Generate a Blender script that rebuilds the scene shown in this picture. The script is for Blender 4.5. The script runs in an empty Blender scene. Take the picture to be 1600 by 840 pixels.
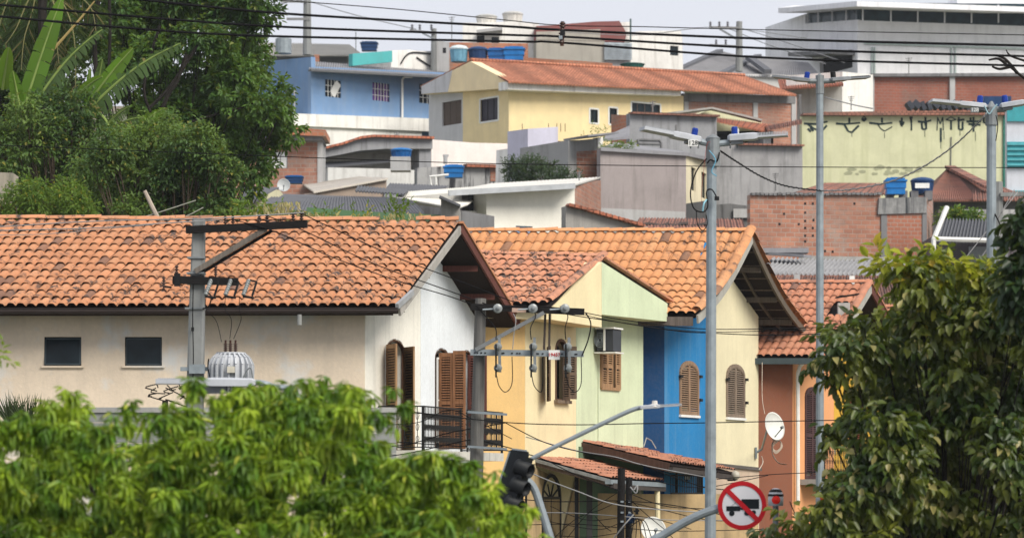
import bpy, bmesh, math, random
import numpy as np
from mathutils import Vector, Matrix, noise
from mathutils.geometry import tessellate_polygon
R=math.radians
random.seed(7)
HAZE_D=0.00018
sc=bpy.context.scene
COL=sc.collection
# ---------------------------------------------------------------- camera
CAMZ=6.0; F=5000.0; HOR=760.0
cd=bpy.data.cameras.new('camera'); cam=bpy.data.objects.new('camera',cd); COL.objects.link(cam)
cam.location=(0,0,CAMZ); cam.rotation_euler=(R(90),0,0)
cd.sensor_width=36; cd.lens=F/1600*36; cd.shift_y=(HOR-420)/1600
cd.clip_start=.5; cd.clip_end=6000
cd.dof.use_dof=True; cd.dof.focus_distance=66; cd.dof.aperture_fstop=2.6
sc.camera=cam
# ---------------------------------------------------------------- world and sun (soft overcast, brighter to the right)
SUN_EL=42; SUN_AZ=42   # degrees to the right of the direction from the scene to the camera
w=bpy.data.worlds.new('World'); sc.world=w; w.use_nodes=True
nt=w.node_tree; nt.nodes.clear()
sky=nt.nodes.new('ShaderNodeTexSky'); sky.sky_type='NISHITA'; sky.sun_disc=False
sky.sun_elevation=R(SUN_EL); sky.sun_rotation=R(180-SUN_AZ); sky.air_density=1.2; sky.dust_density=4
tc=nt.nodes.new('ShaderNodeTexCoord'); nz=nt.nodes.new('ShaderNodeTexNoise'); nz.inputs['Scale'].default_value=2.2; nz.inputs['Detail'].default_value=5
mp=nt.nodes.new('ShaderNodeMapping'); mp.inputs['Scale'].default_value=(1,1,4)
nt.links.new(tc.outputs['Generated'],mp.inputs[0]); nt.links.new(mp.outputs[0],nz.inputs[0])
rp=nt.nodes.new('ShaderNodeValToRGB'); rp.color_ramp.elements[0].position=.3; rp.color_ramp.elements[1].position=.7
rp.color_ramp.elements[0].color=(6.6,6.8,7.5,1); rp.color_ramp.elements[1].color=(7.3,7.45,8.1,1)
nt.links.new(nz.outputs['Fac'],rp.inputs[0])
mx=nt.nodes.new('ShaderNodeMix'); mx.data_type='RGBA'; mx.inputs[0].default_value=.9
nt.links.new(sky.outputs[0],mx.inputs['A']); nt.links.new(rp.outputs[0],mx.inputs['B'])
bg=nt.nodes.new('ShaderNodeBackground'); bg.inputs['Strength'].default_value=.084
ou=nt.nodes.new('ShaderNodeOutputWorld'); nt.links.new(mx.outputs['Result'],bg.inputs[0]); nt.links.new(bg.outputs[0],ou.inputs[0])
sd=bpy.data.lights.new('sun','SUN'); sd.energy=2.7; sd.angle=R(30); sd.color=(1,.94,.84)
so=bpy.data.objects.new('sun',sd); COL.objects.link(so)
_az=R(SUN_AZ); _el=R(SUN_EL)
sdir=Vector((math.sin(_az)*math.cos(_el),-math.cos(_az)*math.cos(_el),math.sin(_el)))
so.rotation_euler=sdir.to_track_quat('Z','Y').to_euler(); so.location=(30,-10,60)
vs=sc.view_settings; vs.view_transform='Standard'; vs.look='None'; vs.exposure=0.52; vs.gamma=1
sc.cycles.max_bounces=5; sc.cycles.diffuse_bounces=3; sc.cycles.transparent_max_bounces=6; sc.cycles.volume_bounces=0
# ---------------------------------------------------------------- geometry helpers
def P(px,py,Y): return Vector(((px-800)/F*Y,Y,CAMZ+(HOR-py)/F*Y))
def V(*a): return Vector(a)
Z=V(0,0,1)
ROOTS=[]
def tag(o,label=None,cat=None,group=None,kind=None):
    if label: o['label']=label
    if cat: o['category']=cat
    if group: o['group']=group
    if kind: o['kind']=kind
    return o
def thing(name,label,cat,group=None):
    o=bpy.data.objects.new(name,None); COL.objects.link(o); o.empty_display_size=.2
    return tag(o,label,cat,group)
class MB:
    def __init__(s): s.v=[]; s.f=[]; s.uv=[]
    def add(s,vs,fs,uvs=None):
        n=len(s.v); s.v+=[tuple(p) for p in vs]; s.f+=[tuple(i+n for i in f) for f in fs]
        s.uv+= uvs if uvs else [(p[0]*.9+p[1]*.4,p[2]) for p in vs]
        return s
    def box(s,c,ex,ey,ez,sx,sy,sz):
        c=Vector(c); a=ex*sx/2; b=ey*sy/2; d=ez*sz/2
        vs=[c+i*a+j*b+k*d for i in(-1,1) for j in(-1,1) for k in(-1,1)]
        fs=[(0,1,3,2),(4,6,7,5),(0,4,5,1),(2,3,7,6),(0,2,6,4),(1,5,7,3)]
        return s.add(vs,fs)
    def abox(s,c,sx,sy,sz): return s.box(c,V(1,0,0),V(0,1,0),Z,sx,sy,sz)
    def bar(s,p,q,w,h,up=Z):
        p=Vector(p);q=Vector(q);d=(q-p); L=d.length
        if L<1e-6: return s
        d/=L; sd=d.cross(up)
        if sd.length<1e-4: sd=d.cross(V(0,1,0))
        sd.normalize(); u=sd.cross(d)
        return s.box((p+q)/2,d,sd,u,L,w,h)
    def tube(s,pts,rad,n=8,cap=True):
        pts=[Vector(p) for p in pts]; m=len(pts)
        if not hasattr(rad,'__len__'): rad=[rad]*m
        vs=[];fs=[]; prev=None
        for i,p in enumerate(pts):
            d=(pts[min(i+1,m-1)]-pts[max(i-1,0)]).normalized()
            if prev is None:
                a=d.cross(Z)
                if a.length<.05: a=d.cross(V(0,1,0))
            else: a=prev-d*prev.dot(d)
            a.normalize(); prev=a; b=d.cross(a)
            for k in range(n):
                t=2*math.pi*k/n; vs.append(p+(a*math.cos(t)+b*math.sin(t))*rad[i])
        for i in range(m-1):
            for k in range(n): fs.append((i*n+k,i*n+(k+1)%n,(i+1)*n+(k+1)%n,(i+1)*n+k))
        if cap: fs.append(tuple(range(n))[::-1]); fs.append(tuple((m-1)*n+k for k in range(n)))
        return s.add(vs,fs)
    def lathe(s,c,axis,prof,n=14):
        c=Vector(c); axis=Vector(axis).normalized()
        return s.tube([c+axis*(h+1e-5*i) for i,(r,h) in enumerate(prof)],[max(r,1e-4) for r,h in prof],n)
    def lathe2(s,c,axis,prof,n=14):
        c=Vector(c); ax=Vector(axis).normalized(); a=ax.cross(Z)
        if a.length<.05: a=ax.cross(V(0,1,0))
        a.normalize(); b=ax.cross(a); vs=[];fs=[]
        for r,h in prof:
            for k in range(n):
                t=2*math.pi*k/n; vs.append(c+ax*h+(a*math.cos(t)+b*math.sin(t))*r)
        for i in range(len(prof)-1):
            for k in range(n): fs.append((i*n+k,i*n+(k+1)%n,(i+1)*n+(k+1)%n,(i+1)*n+k))
        return s.add(vs,fs)
    def prism(s,front,off,holes=(),uvf=None):
        """solid between polygon 'front' (3D) and front+off, with holes"""
        loops=[list(map(Vector,front))]+[list(map(Vector,h)) for h in holes]
        tri=tessellate_polygon(loops); allp=[p for l in loops for p in l]
        n=len(allp); off=Vector(off); vs=allp+[p+off for p in allp]
        nrm=V(0,0,0); l=loops[0]
        for i in range(len(l)): nrm+=l[i].cross(l[(i+1)%len(l)])
        fs=[]
        for t in tri:
            a,b,c=t; nn=(allp[b]-allp[a]).cross(allp[c]-allp[a])
            if nn.dot(off)>0: t=(a,c,b)
            fs.append(tuple(t)); fs.append((t[0]+n,t[2]+n,t[1]+n))
        k=0
        for l in loops:
            m=len(l)
            for i in range(m):
                a=k+i;b=k+(i+1)%m; fs.append((a,b,b+n,a+n))
            k+=m
        uv=[uvf(p) for p in vs] if uvf else None
        return s.add(vs,fs,uv)
    def build(s,name,mat,parent=None,smooth=False,recalc=True):
        me=bpy.data.meshes.new(name); me.from_pydata(s.v,[],s.f)
        if recalc:
            b=bmesh.new(); b.from_mesh(me); bmesh.ops.recalc_face_normals(b,faces=b.faces); b.to_mesh(me); b.free()
        ul=me.uv_layers.new(name='UVMap')
        li=np.empty(len(me.loops),dtype=np.int32); me.loops.foreach_get('vertex_index',li)
        ul.data.foreach_set('uv',np.array(s.uv,dtype=np.float32)[li].ravel())
        if smooth: me.shade_smooth()
        me.materials.append(mat)
        o=bpy.data.objects.new(name,me); COL.objects.link(o)
        if parent: o.parent=parent
        return o
def npmesh(name,verts,faces4,mat,parent=None):
    """verts (N,3), faces4 (M,4) quads, fast"""
    me=bpy.data.meshes.new(name); N=len(verts); M=len(faces4)
    me.vertices.add(N); me.vertices.foreach_set('co',np.asarray(verts,dtype=np.float32).ravel())
    me.loops.add(M*4); me.loops.foreach_set('vertex_index',np.asarray(faces4,dtype=np.int32).ravel())
    me.polygons.add(M); me.polygons.foreach_set('loop_start',np.arange(0,M*4,4,dtype=np.int32))
    try: me.polygons.foreach_set('loop_total',np.full(M,4,dtype=np.int32))
    except Exception: pass
    me.update(calc_edges=True); me.validate(); me.materials.append(mat)
    o=bpy.data.objects.new(name,me); COL.objects.link(o)
    if parent: o.parent=parent
    return o
class Plane:
    """vertical plane through two ground points given as (picture column, depth)"""
    def __init__(s,a,b):
        s.p0=V((a[0]-800)/F*a[1],a[1],0); s.p1=V((b[0]-800)/F*b[1],b[1],0)
        s.d=(s.p1-s.p0).normalized(); s.n=V(s.d.y,-s.d.x,0)
        if s.n.dot(s.p0)>0: s.n=-s.n
    def pt(s,px,py,off=0):
        k=(px-800)/F; q=s.p0; d=s.d     # q+t d = L(k,1)
        t=(k*q.y-q.x)/(d.x-k*d.y); L=q.y+t*d.y
        return V(k*L,L,CAMZ+(HOR-py)/F*L)+s.n*off
    def rect(s,x0,y0,x1,y1,off=0):
        m=(x0+x1)/2; a=s.pt(m,y0).z; b=s.pt(m,y1).z; l=s.pt(x0,0); r=s.pt(x1,0)
        o=s.n*off
        return [V(l.x,l.y,b)+o,V(r.x,r.y,b)+o,V(r.x,r.y,a)+o,V(l.x,l.y,a)+o]
    def arch(s,x0,y0,x1,y1,rise=.5,n=10,off=0):
        """rect with an elliptical top; rise as fraction of width"""
        q=s.rect(x0,y0,x1,y1,off); l,r=q[3],q[2]; wd=(r-l).length; h=wd*rise
        out=[q[0],q[1]]
        for i in range(n+1):
            t=math.pi*i/n; c=(l+r)/2+(r-l)/2*math.cos(t); c.z=l.z-h+h*math.sin(t); out.append(c)
        return out
    def uv(s,p): return ((p-s.p0).dot(s.d),p.z)
    def px(s,pts,off=0): return [s.pt(a,b,off) for a,b in pts]
def wall(name,pl,outline,mat,parent,thick=.25,holes=(),off=0):
    o=[pl.pt(*p,off) if not isinstance(p,Vector) else p+pl.n*off for p in outline]
    hs=[[q+pl.n*off for q in h] for h in holes]
    return MB().prism(o,-pl.n*thick,hs,pl.uv).build(name,mat,parent)
def slabq(name,pts,thick,mat,parent=None,up=None):
    """a slab from 4 or more 3D points, thickness downward"""
    return MB().prism(pts,V(0,0,-thick) if up is None else up).build(name,mat,parent)
def frame_bars(m,pts,w,d,n):
    for i in range(len(pts)):
        m.bar(pts[i],pts[(i+1)%len(pts)],w,d,up=n)
# ---------------------------------------------------------------- materials
_M={}
class N:
    def __init__(s,name):
        s.m=bpy.data.materials.new(name); s.m.use_nodes=True; s.t=s.m.node_tree; s.t.nodes.clear()
        s.out=s.n('ShaderNodeOutputMaterial'); s.b=s.n('ShaderNodeBsdfPrincipled'); s.l(s.b.outputs[0],s.out.inputs[0])
        s.pos=s.n('ShaderNodeNewGeometry')
    def n(s,t,**k):
        x=s.t.nodes.new(t)
        for a,b in k.items(): setattr(x,a,b)
        return x
    def l(s,a,b): s.t.links.new(a,b)
    def noise(s,scale,detail=4,stretch=None,rough=.6,src=None):
        x=s.n('ShaderNodeTexNoise'); x.inputs['Scale'].default_value=scale; x.inputs['Detail'].default_value=detail; x.inputs['Roughness'].default_value=rough
        src=src or s.pos.outputs['Position']
        if stretch:
            mp=s.n('ShaderNodeMapping'); mp.inputs['Scale'].default_value=stretch; s.l(src,mp.inputs[0]); src=mp.outputs[0]
        s.l(src,x.inputs['Vector']); return x.outputs['Fac']
    def ramp(s,src,a,b,ca=(0,0,0,1),cb=(1,1,1,1)):
        r=s.n('ShaderNodeValToRGB'); e=r.color_ramp.elements; e[0].position=a; e[1].position=b; e[0].color=ca; e[1].color=cb
        s.l(src,r.inputs[0]); return r.outputs[0]
    def mix(s,f,a,b,mode='MIX'):
        x=s.n('ShaderNodeMix',data_type='RGBA',blend_type=mode)
        for sock,val in ((x.inputs[0],f),(x.inputs['A'],a),(x.inputs['B'],b)):
            if hasattr(val,'is_linked'): s.l(val,sock)
            elif isinstance(val,(int,float)): sock.default_value=val
            else: sock.default_value=(*val[:3],1)
        return x.outputs['Result']
    def math(s,op,a,b=0.5):
        x=s.n('ShaderNodeMath',operation=op)
        for i,val in ((0,a),(1,b)):
            if hasattr(val,'is_linked'): s.l(val,x.inputs[i])
            else: x.inputs[i].default_value=val
        return x.outputs[0]
    def bump(s,h,st=.3,dist=.02):
        x=s.n('ShaderNodeBump'); x.inputs['Strength'].default_value=st; x.inputs['Distance'].default_value=dist
        s.l(h,x.inputs['Height']); s.l(x.outputs[0],s.b.inputs['Normal'])
    def col(s,c,rough=.8,metal=0):
        if hasattr(c,'is_linked'): s.l(c,s.b.inputs['Base Color'])
        else: s.b.inputs['Base Color'].default_value=(*c[:3],1)
        s.b.inputs['Roughness'].default_value=rough; s.b.inputs['Metallic'].default_value=metal
        return s.m
def scl(c,k): return tuple(max(0,min(1,x*k)) for x in c)
def plaster(c,dirt=.3,streak=.25,dc=(.16,.15,.13),rough=.9,patch=.0,pc=(.5,.5,.5)):
    key=('pl',c,dirt,streak,dc,patch)
    if key in _M: return _M[key]
    n=N('plaster')
    a=n.noise(.8,5); b=n.noise(14,3); st=n.noise(1,5,(3.0,3.0,.22),.65)
    base=n.mix(n.ramp(a,.3,.7),scl(c,.9),scl(c,1.06))
    base=n.mix(n.ramp(b,.35,.75),base,n.mix(.12,base,dc))
    if patch: base=n.mix(n.ramp(n.noise(.55,6),.6-.18*patch,.66-.1*patch),base,pc)
    f=n.math('MULTIPLY',n.ramp(st,.50,.72),streak*1.35); fi=n.math('MULTIPLY',n.ramp(n.noise(1,4,(4.5,4.5,.3),.7),.54,.70),streak*.28); base=n.mix(fi,base,dc)
    base=n.mix(f,base,dc)
    g=n.math('MULTIPLY',n.ramp(n.noise(.35,7,None,.75),.5,.75),dirt)
    base=n.mix(g,base,dc)
    n.bump(n.noise(22,5),.25,.02); n.b.inputs['Specular IOR Level'].default_value=.2
    _M[key]=n.col(base,rough); return _M[key]
def plain(c,rough=.6,metal=0,var=.12,sc_=3,bump=.1,spec=.18):
    key=('p',c,rough,metal,var,sc_)
    if key in _M: return _M[key]
    n=N('paint'); a=n.noise(sc_,6); base=n.mix(n.ramp(a,.3,.72),scl(c,1-var*1.6),scl(c,1+var))
    n.bump(n.noise(sc_*12,3),bump,.01); n.b.inputs['Specular IOR Level'].default_value=spec
    _M[key]=n.col(base,rough,metal); return _M[key]
def wood(c,rough=.75,stretch=(20,20,1.5)):
    key=('w',c,stretch)
    if key in _M: return _M[key]
    n=N('wood'); g=n.noise(1.2,6,stretch,.65); base=n.mix(n.ramp(g,.3,.7),scl(c,.6),scl(c,1.25))
    base=n.mix(n.math('MULTIPLY',n.ramp(n.noise(1.5,5),.5,.75),.3),base,scl(c,.5)); n.bump(g,.4,.01); n.b.inputs['Specular IOR Level'].default_value=.12
    _M[key]=n.col(base,rough); return _M[key]
def brick(c1=(.37,.155,.098),c2=(.25,.10,.065),mort=(.33,.28,.245),bw=.39,bh=.19,dirt=.3,mw=.018):
    key=('b',c1,c2,mort,bw,bh,dirt)
    if key in _M: return _M[key]
    n=N('brick'); uv=n.n('ShaderNodeUVMap'); bt=n.n('ShaderNodeTexBrick')
    dist=n.n('ShaderNodeMixRGB'); 
    nz=n.n('ShaderNodeTexNoise'); nz.inputs['Scale'].default_value=1.3; n.l(uv.outputs[0],nz.inputs['Vector'])
    dist.inputs[0].default_value=.03; n.l(uv.outputs[0],dist.inputs[1]); n.l(nz.outputs['Color'],dist.inputs[2]); n.l(dist.outputs[0],bt.inputs['Vector'])
    bt.inputs['Color1'].default_value=(*c1,1); bt.inputs['Color2'].default_value=(*c2,1); bt.inputs['Mortar'].default_value=(*mort,1)
    bt.inputs['Scale'].default_value=1; bt.inputs['Mortar Size'].default_value=mw; bt.inputs['Brick Width'].default_value=bw; bt.inputs['Row Height'].default_value=bh
    bt.inputs['Mortar Smooth'].default_value=.2; bt.inputs['Bias'].default_value=-.1
    base=n.mix(n.ramp(n.noise(.7,6),.35,.72),bt.outputs['Color'],n.mix(.35,bt.outputs['Color'],scl(c1,1.45))); base=n.mix(n.math('MULTIPLY',n.ramp(n.noise(.55,7,None,.75),.54,.62),.6),base,scl(mort,.9)); base=n.mix(n.math('MULTIPLY',n.ramp(n.noise(.23,5,None,.7),.45,.6),.45),base,scl(c1,.55))
    base=n.mix(n.math('MULTIPLY',n.ramp(n.noise(.4,7,(1,1,.5),.7),.48,.74),dirt),base,(.13,.10,.09))
    sp=n.ramp(n.noise(2.6,2),.72,.78); base=n.mix(n.math('MULTIPLY',sp,.7),base,mort)
    n.bump(n.math('SUBTRACT',n.math('MULTIPLY',n.noise(20,3),.3),bt.outputs['Fac']),.7,.03)
    _M[key]=n.col(base,.9); return _M[key]
def tile_mat(c=(.50,.19,.085),dark=.45,pale=(.62,.33,.2),key2=0):
    key=('t',c,dark,key2)
    if key in _M: return _M[key]
    n=N('terracotta'); oi=n.n('ShaderNodeObjectInfo')
    r=n.math('FRACT',n.math('ADD',n.pos.outputs['Random Per Island'],oi.outputs['Random']))
    base=n.mix(r,scl(c,.91),scl(c,1.10))
    base=n.mix(n.math('MULTIPLY',n.ramp(n.math('FRACT',n.math('MULTIPLY',r,7.3)),.72,.9),.2),base,pale)
    st=n.ramp(n.noise(4.5,5,(1,.6,1),.75),.53,.62)
    big=n.ramp(n.noise(.33,4),.38,.6)
    base=n.mix(n.math('MULTIPLY',n.math('MULTIPLY',st,big),dark*1.6),base,(.06,.045,.04))
    base=n.mix(n.math('MULTIPLY',n.ramp(n.noise(9,4),.45,.7),.22),base,(.2,.1,.06))
    dk=n.ramp(n.math('FRACT',n.math('MULTIPLY',r,13.7)),.955,.97); base=n.mix(n.math('MULTIPLY',dk,.7),base,(.10,.065,.055))
    n.bump(n.noise(30,3),.2,.01)
    _M[key]=n.col(base,.82); return _M[key]
def fartile(c=(.42,.14,.075),dirt=.4,rows=.36):
    """tile roof too far away to tell the tiles apart: rows from uv.y, stains from noise"""
    key=('ft',c,dirt,rows)
    if key in _M: return _M[key]
    n=N('far_terracotta'); uv=n.n('ShaderNodeUVMap'); bt=n.n('ShaderNodeTexBrick'); n.l(uv.outputs[0],bt.inputs['Vector'])
    bt.offset=0; bt.inputs['Color1'].default_value=(*scl(c,1.18),1); bt.inputs['Color2'].default_value=(*scl(c,.8),1); bt.inputs['Mortar'].default_value=(*scl(c,.35),1)
    bt.inputs['Scale'].default_value=1; bt.inputs['Brick Width'].default_value=.24; bt.inputs['Row Height'].default_value=rows; bt.inputs['Mortar Size'].default_value=.028
    base=n.mix(n.math('MULTIPLY',n.ramp(n.noise(.6,7,None,.72),.46,.7),dirt),bt.outputs['Color'],(.09,.065,.055))
    n.bump(bt.outputs['Fac'],-.5,.04)
    _M[key]=n.col(base,.9); return _M[key]
def leafmat(c,alt,alt2,rough=.5,trans=.35,alt2amt=.12,seed=0,clump=.5):
    n=N('leaf'); oi=n.n('ShaderNodeObjectInfo')
    r=n.math('FRACT',n.math('ADD',n.pos.outputs['Random Per Island'],oi.outputs['Random']))
    base=n.mix(r,scl(c,.65),scl(c,1.3))
    base=n.mix(n.math('MULTIPLY',n.ramp(n.noise(clump,3),.42,.66),.8),base,n.mix(r,alt,scl(alt,1.3)))
    base=n.mix(n.ramp(n.math('FRACT',n.math('MULTIPLY',r,9.7)),1-alt2amt,1-alt2amt+.02),base,alt2)
    n.col(base,rough); n.b.inputs['Specular IOR Level'].default_value=.35
    tr=n.n('ShaderNodeBsdfTranslucent'); n.l(n.mix(.4,base,(.45,.6,.05)),tr.inputs[0]); ms=n.n('ShaderNodeMixShader'); ms.inputs[0].default_value=trans
    n.l(n.b.outputs[0],ms.inputs[1]); n.l(tr.outputs[0],ms.inputs[2]); n.l(ms.outputs[0],n.out.inputs[0])
    return n.m
def glassdark(c=(.012,.02,.025)):
    key=('g',c)
    if key in _M: return _M[key]
    n=N('window_glass'); n.b.inputs['Specular IOR Level'].default_value=.16
    _M[key]=n.col(n.mix(n.ramp(n.noise(2,3),.3,.7),scl(c,.6),scl(c,1.5)),.15); return _M[key]
GALV=plain((.27,.31,.335),.55,.3,.14,5); GALVD=plain((.22,.24,.25),.6,.3,.15,6)
CONC=plaster((.30,.31,.30),.35,.5,(.10,.10,.10)); CONCP=plaster((.25,.26,.255),.3,.6,(.11,.11,.11))
BLACK=plain((.008,.009,.010),.6,0,.3,6,.1,.2); CABLE=plain((.008,.008,.009),.8,0,.1,2,.0,.1); GREYCABLE=plain((.30,.30,.30),.6)
DARKWOOD=wood((.014,.013,.013),.8,(3,20,20)); BROWNW=wood((.24,.115,.058)); TANW=wood((.36,.22,.12)); GREYW=wood((.23,.19,.155))
PORC=plain((.24,.26,.26),.25,0,.12,10,.1,.5); BROWNPORC=plain((.05,.022,.015),.25)
WHITEP=plain((.78,.78,.75),.5,0,.08,2); IRON=plain((.018,.018,.018),.6)
DKGLASS=glassdark(); BLUEP=plain((.012,.10,.30),.4,0,.15,2); BLUEP2=plain((.015,.16,.45),.4,0,.15,2); BLUED=plain((.015,.05,.14),.45,0,.15,2)
VOID=plain((.02,.02,.022),.9); RED=plain((.50,.012,.02),.45,0,.08,3)
PORCHT=tile_mat((.40,.17,.10),.8,(.5,.28,.2),5); TILE=tile_mat((.48,.215,.105),.8,(.58,.34,.2)); TILE3=tile_mat((.56,.255,.105),.5,(.70,.42,.22),1); TILE2=tile_mat((.50,.22,.125),.9,(.62,.38,.25),2); TILE4=tile_mat((.45,.185,.105),.6,(.56,.32,.2),3)
def fibro(c=(.25,.25,.26),dirt=.5):
    return plaster(c,dirt,.2,(.07,.07,.08))
# ---------------------------------------------------------------- surfaces
def corrugated(name,A,B,C,D,waves,mat,parent,amp=.03,thick=.03,rows=1,sag=0,seg=6,kind=None):
    """A,B upper edge, C,D lower edge (C below A); corrugations run from upper to lower edge"""
    nx=waves*seg; ny=max(1,rows); vs=[];uv=[];fs=[]
    n=(B-A).cross(C-A).normalized()
    if n.z<0: n=-n
    L=(B-A).length; H=(C-A).length
    for lay in (0,1):
        for j in range(ny+1):
            t=j/ny
            for i in range(nx+1):
                s=i/nx; p=(A*(1-s)+B*s)*(1-t)+(C*(1-s)+D*s)*t
                p=p+n*(amp*math.cos(2*math.pi*i/seg)-lay*thick)-Z*sag*math.sin(math.pi*t)
                vs.append(p); uv.append((s*L,t*H))
    W=nx+1; K=W*(ny+1)
    for j in range(ny):
        for i in range(nx):
            a=j*W+i; fs.append((a,a+1,a+W+1,a+W)); fs.append((K+a,K+a+W,K+a+W+1,K+a+1))
    for i in range(nx):
        fs.append((i,K+i,K+i+1,i+1)); a=ny*W+i; fs.append((a,a+1,K+a+1,K+a))
    for j in range(ny):
        a=j*W; fs.append((a,a+W,K+a+W,K+a)); a+=nx; fs.append((a,K+a,K+a+W,a+W))
    m=MB(); m.add(vs,fs,uv)
    return m.build(name,mat,parent,recalc=False)
PROF_A=[0,.06,.13,.20,.32,.54,.76,.86,.94,1.01]; PROF_H=[.006,.0,.010,.036,.053,.058,.052,.034,.012,.004]
def tile_geo(ex,ey,n,lift=.040,lip=.010,hs=1.0,ov=1.12):
    vs=[];fs=[]; m=len(PROF_A)
    for b,dh in ((-.02,0),(ov,lift),(ov,lift-lip)):
        for a,h in zip(PROF_A,PROF_H): vs.append(ex*a+ey*b+n*(h*hs+dh))
    for r in range(2):
        for i in range(m-1): fs.append((r*m+i,r*m+i+1,(r+1)*m+i+1,(r+1)*m+i))
    return vs,fs
def tiled(house_roof,A,B,C,D,ncol,nrow,mat,kink=0,nind=300,skip=None,hs=1.0,seed=0,lift=.040):
    """tiles on the slope A-B (ridge) to C-D (eave); nearest nind are objects, the rest one mesh"""
    rnd=random.Random(seed)
    def S(s,t):
        p=(A*(1-s)+B*s)*(1-t)+(C*(1-s)+D*s)*t
        return p-Z*kink*math.sin(math.pi*t)
    cells=[]; meshes={}
    for j in range(nrow):
        t0=j/nrow;t1=(j+1)/nrow
        exm=(S(1,t0)-S(0,t0))/ncol; ey=S(.5,t1)-S(.5,t0); n=exm.cross(ey).normalized()
        if n.z<0: n=-n
        geo=tile_geo(exm,ey,n,hs=hs,lift=lift); meshes[j]=(geo,None,n)
        for i in range(ncol):
            if skip and skip(i,j): continue
            cells.append((i,j,S(i/ncol,t0)+(S(.5,t0)-S(.5,t0))))
    cells.sort(key=lambda c:-c[1])
    ind=cells[:nind]; rest=cells[nind:]
    md={}
    for i,j,p in ind:
        if j not in md:
            (vs,fs),_,n=meshes[j]; me=bpy.data.meshes.new('tile'); me.from_pydata([tuple(v) for v in vs],[],fs)
            me.shade_smooth(); me.materials.append(mat)
            md[j]=me
            e=[ed for ed in me.edges]
        n=meshes[j][2]
        o=bpy.data.objects.new('tile',md[j]); COL.objects.link(o); o.parent=house_roof
        o.location=p+n*(.012+rnd.uniform(-.006,.008))+V(rnd.uniform(-.006,.006),rnd.uniform(-.01,.01),0)
        o.rotation_euler=(rnd.uniform(-.012,.012),rnd.uniform(-.015,.015),rnd.uniform(-.015,.015))
    if rest:
        m=MB()
        for i,j,p in rest:
            (vs,fs),_,n=meshes[j]; q=p+n*(.012+rnd.uniform(-.006,.008))+V(rnd.uniform(-.006,.006),rnd.uniform(-.01,.01),0)
            m.add([v+q for v in vs],fs)
        o=m.build('tiles',mat,house_roof,recalc=False,smooth=True); o['kind']='stuff'
    return S
def cap_tiles(A,B,count,rad,mat,parent,name='ridge_tile',flat=.75,seed=0,lift=.03):
    """half-round caps laid from A to B"""
    rnd=random.Random(seed); d=(B-A)/count; ax=d.normalized(); sd=ax.cross(Z).normalized(); up=sd.cross(ax)
    vs=[];fs=[];n=7
    for k,(t,rr) in enumerate(((0,rad*.9),(1.08,rad),(1.08,rad*.82))):
        for i in range(n):
            a=math.pi*(i/(n-1)); vs.append(d*t+sd*math.cos(a)*rr+up*(math.sin(a)*rr*flat+ (0.0 if k==0 else .012)))
    for k in range(2):
        for i in range(n-1): fs.append((k*n+i,k*n+i+1,(k+1)*n+i+1,(k+1)*n+i))
    me=bpy.data.meshes.new(name); me.from_pydata([tuple(v) for v in vs],[],fs); me.shade_smooth(); me.materials.append(mat)
    for i in range(count):
        o=bpy.data.objects.new(name,me); COL.objects.link(o); o.parent=parent
        o.location=A+d*i+Z*(lift+rnd.uniform(-.006,.01)); o.rotation_euler=(rnd.uniform(-.03,.03),rnd.uniform(-.02,.02),rnd.uniform(-.03,.03))
def spline(pts,sub=6):
    pts=[Vector(p) for p in pts]
    if len(pts)<3: return [pts[0].lerp(pts[-1],i/sub) for i in range(sub+1)]
    out=[]
    for i in range(len(pts)-1):
        p0=pts[max(i-1,0)];p1=pts[i];p2=pts[i+1];p3=pts[min(i+2,len(pts)-1)]
        for k in range(sub):
            t=k/sub; out.append(.5*((2*p1)+(p2-p0)*t+(2*p0-5*p1+4*p2-p3)*t*t+(3*p1-p0-3*p2+p3)*t**3))
    out.append(pts[-1]); return out
def text_mesh(txt,size,loc,ex,ez,mat,parent,name='lettering',bold=0.0):
    cu=bpy.data.curves.new('t','FONT'); cu.body=txt; cu.size=size; cu.align_x='CENTER'; cu.align_y='CENTER'; cu.offset=bold; cu.extrude=.002; cu.resolution_u=2
    ob=bpy.data.objects.new('t',cu); COL.objects.link(ob); bpy.context.view_layer.update()
    me=bpy.data.meshes.new_from_object(ob.evaluated_get(bpy.context.evaluated_depsgraph_get())); bpy.data.objects.remove(ob)
    ny=ex.cross(ez); M=Matrix((( ex.x,ez.x,ny.x,loc.x),(ex.y,ez.y,ny.y,loc.y),(ex.z,ez.z,ny.z,loc.z),(0,0,0,1)))
    me.transform(M); me.materials.clear(); me.materials.append(mat); me.name=name
    o=bpy.data.objects.new(name,me); COL.objects.link(o); o.parent=parent; return o
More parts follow.
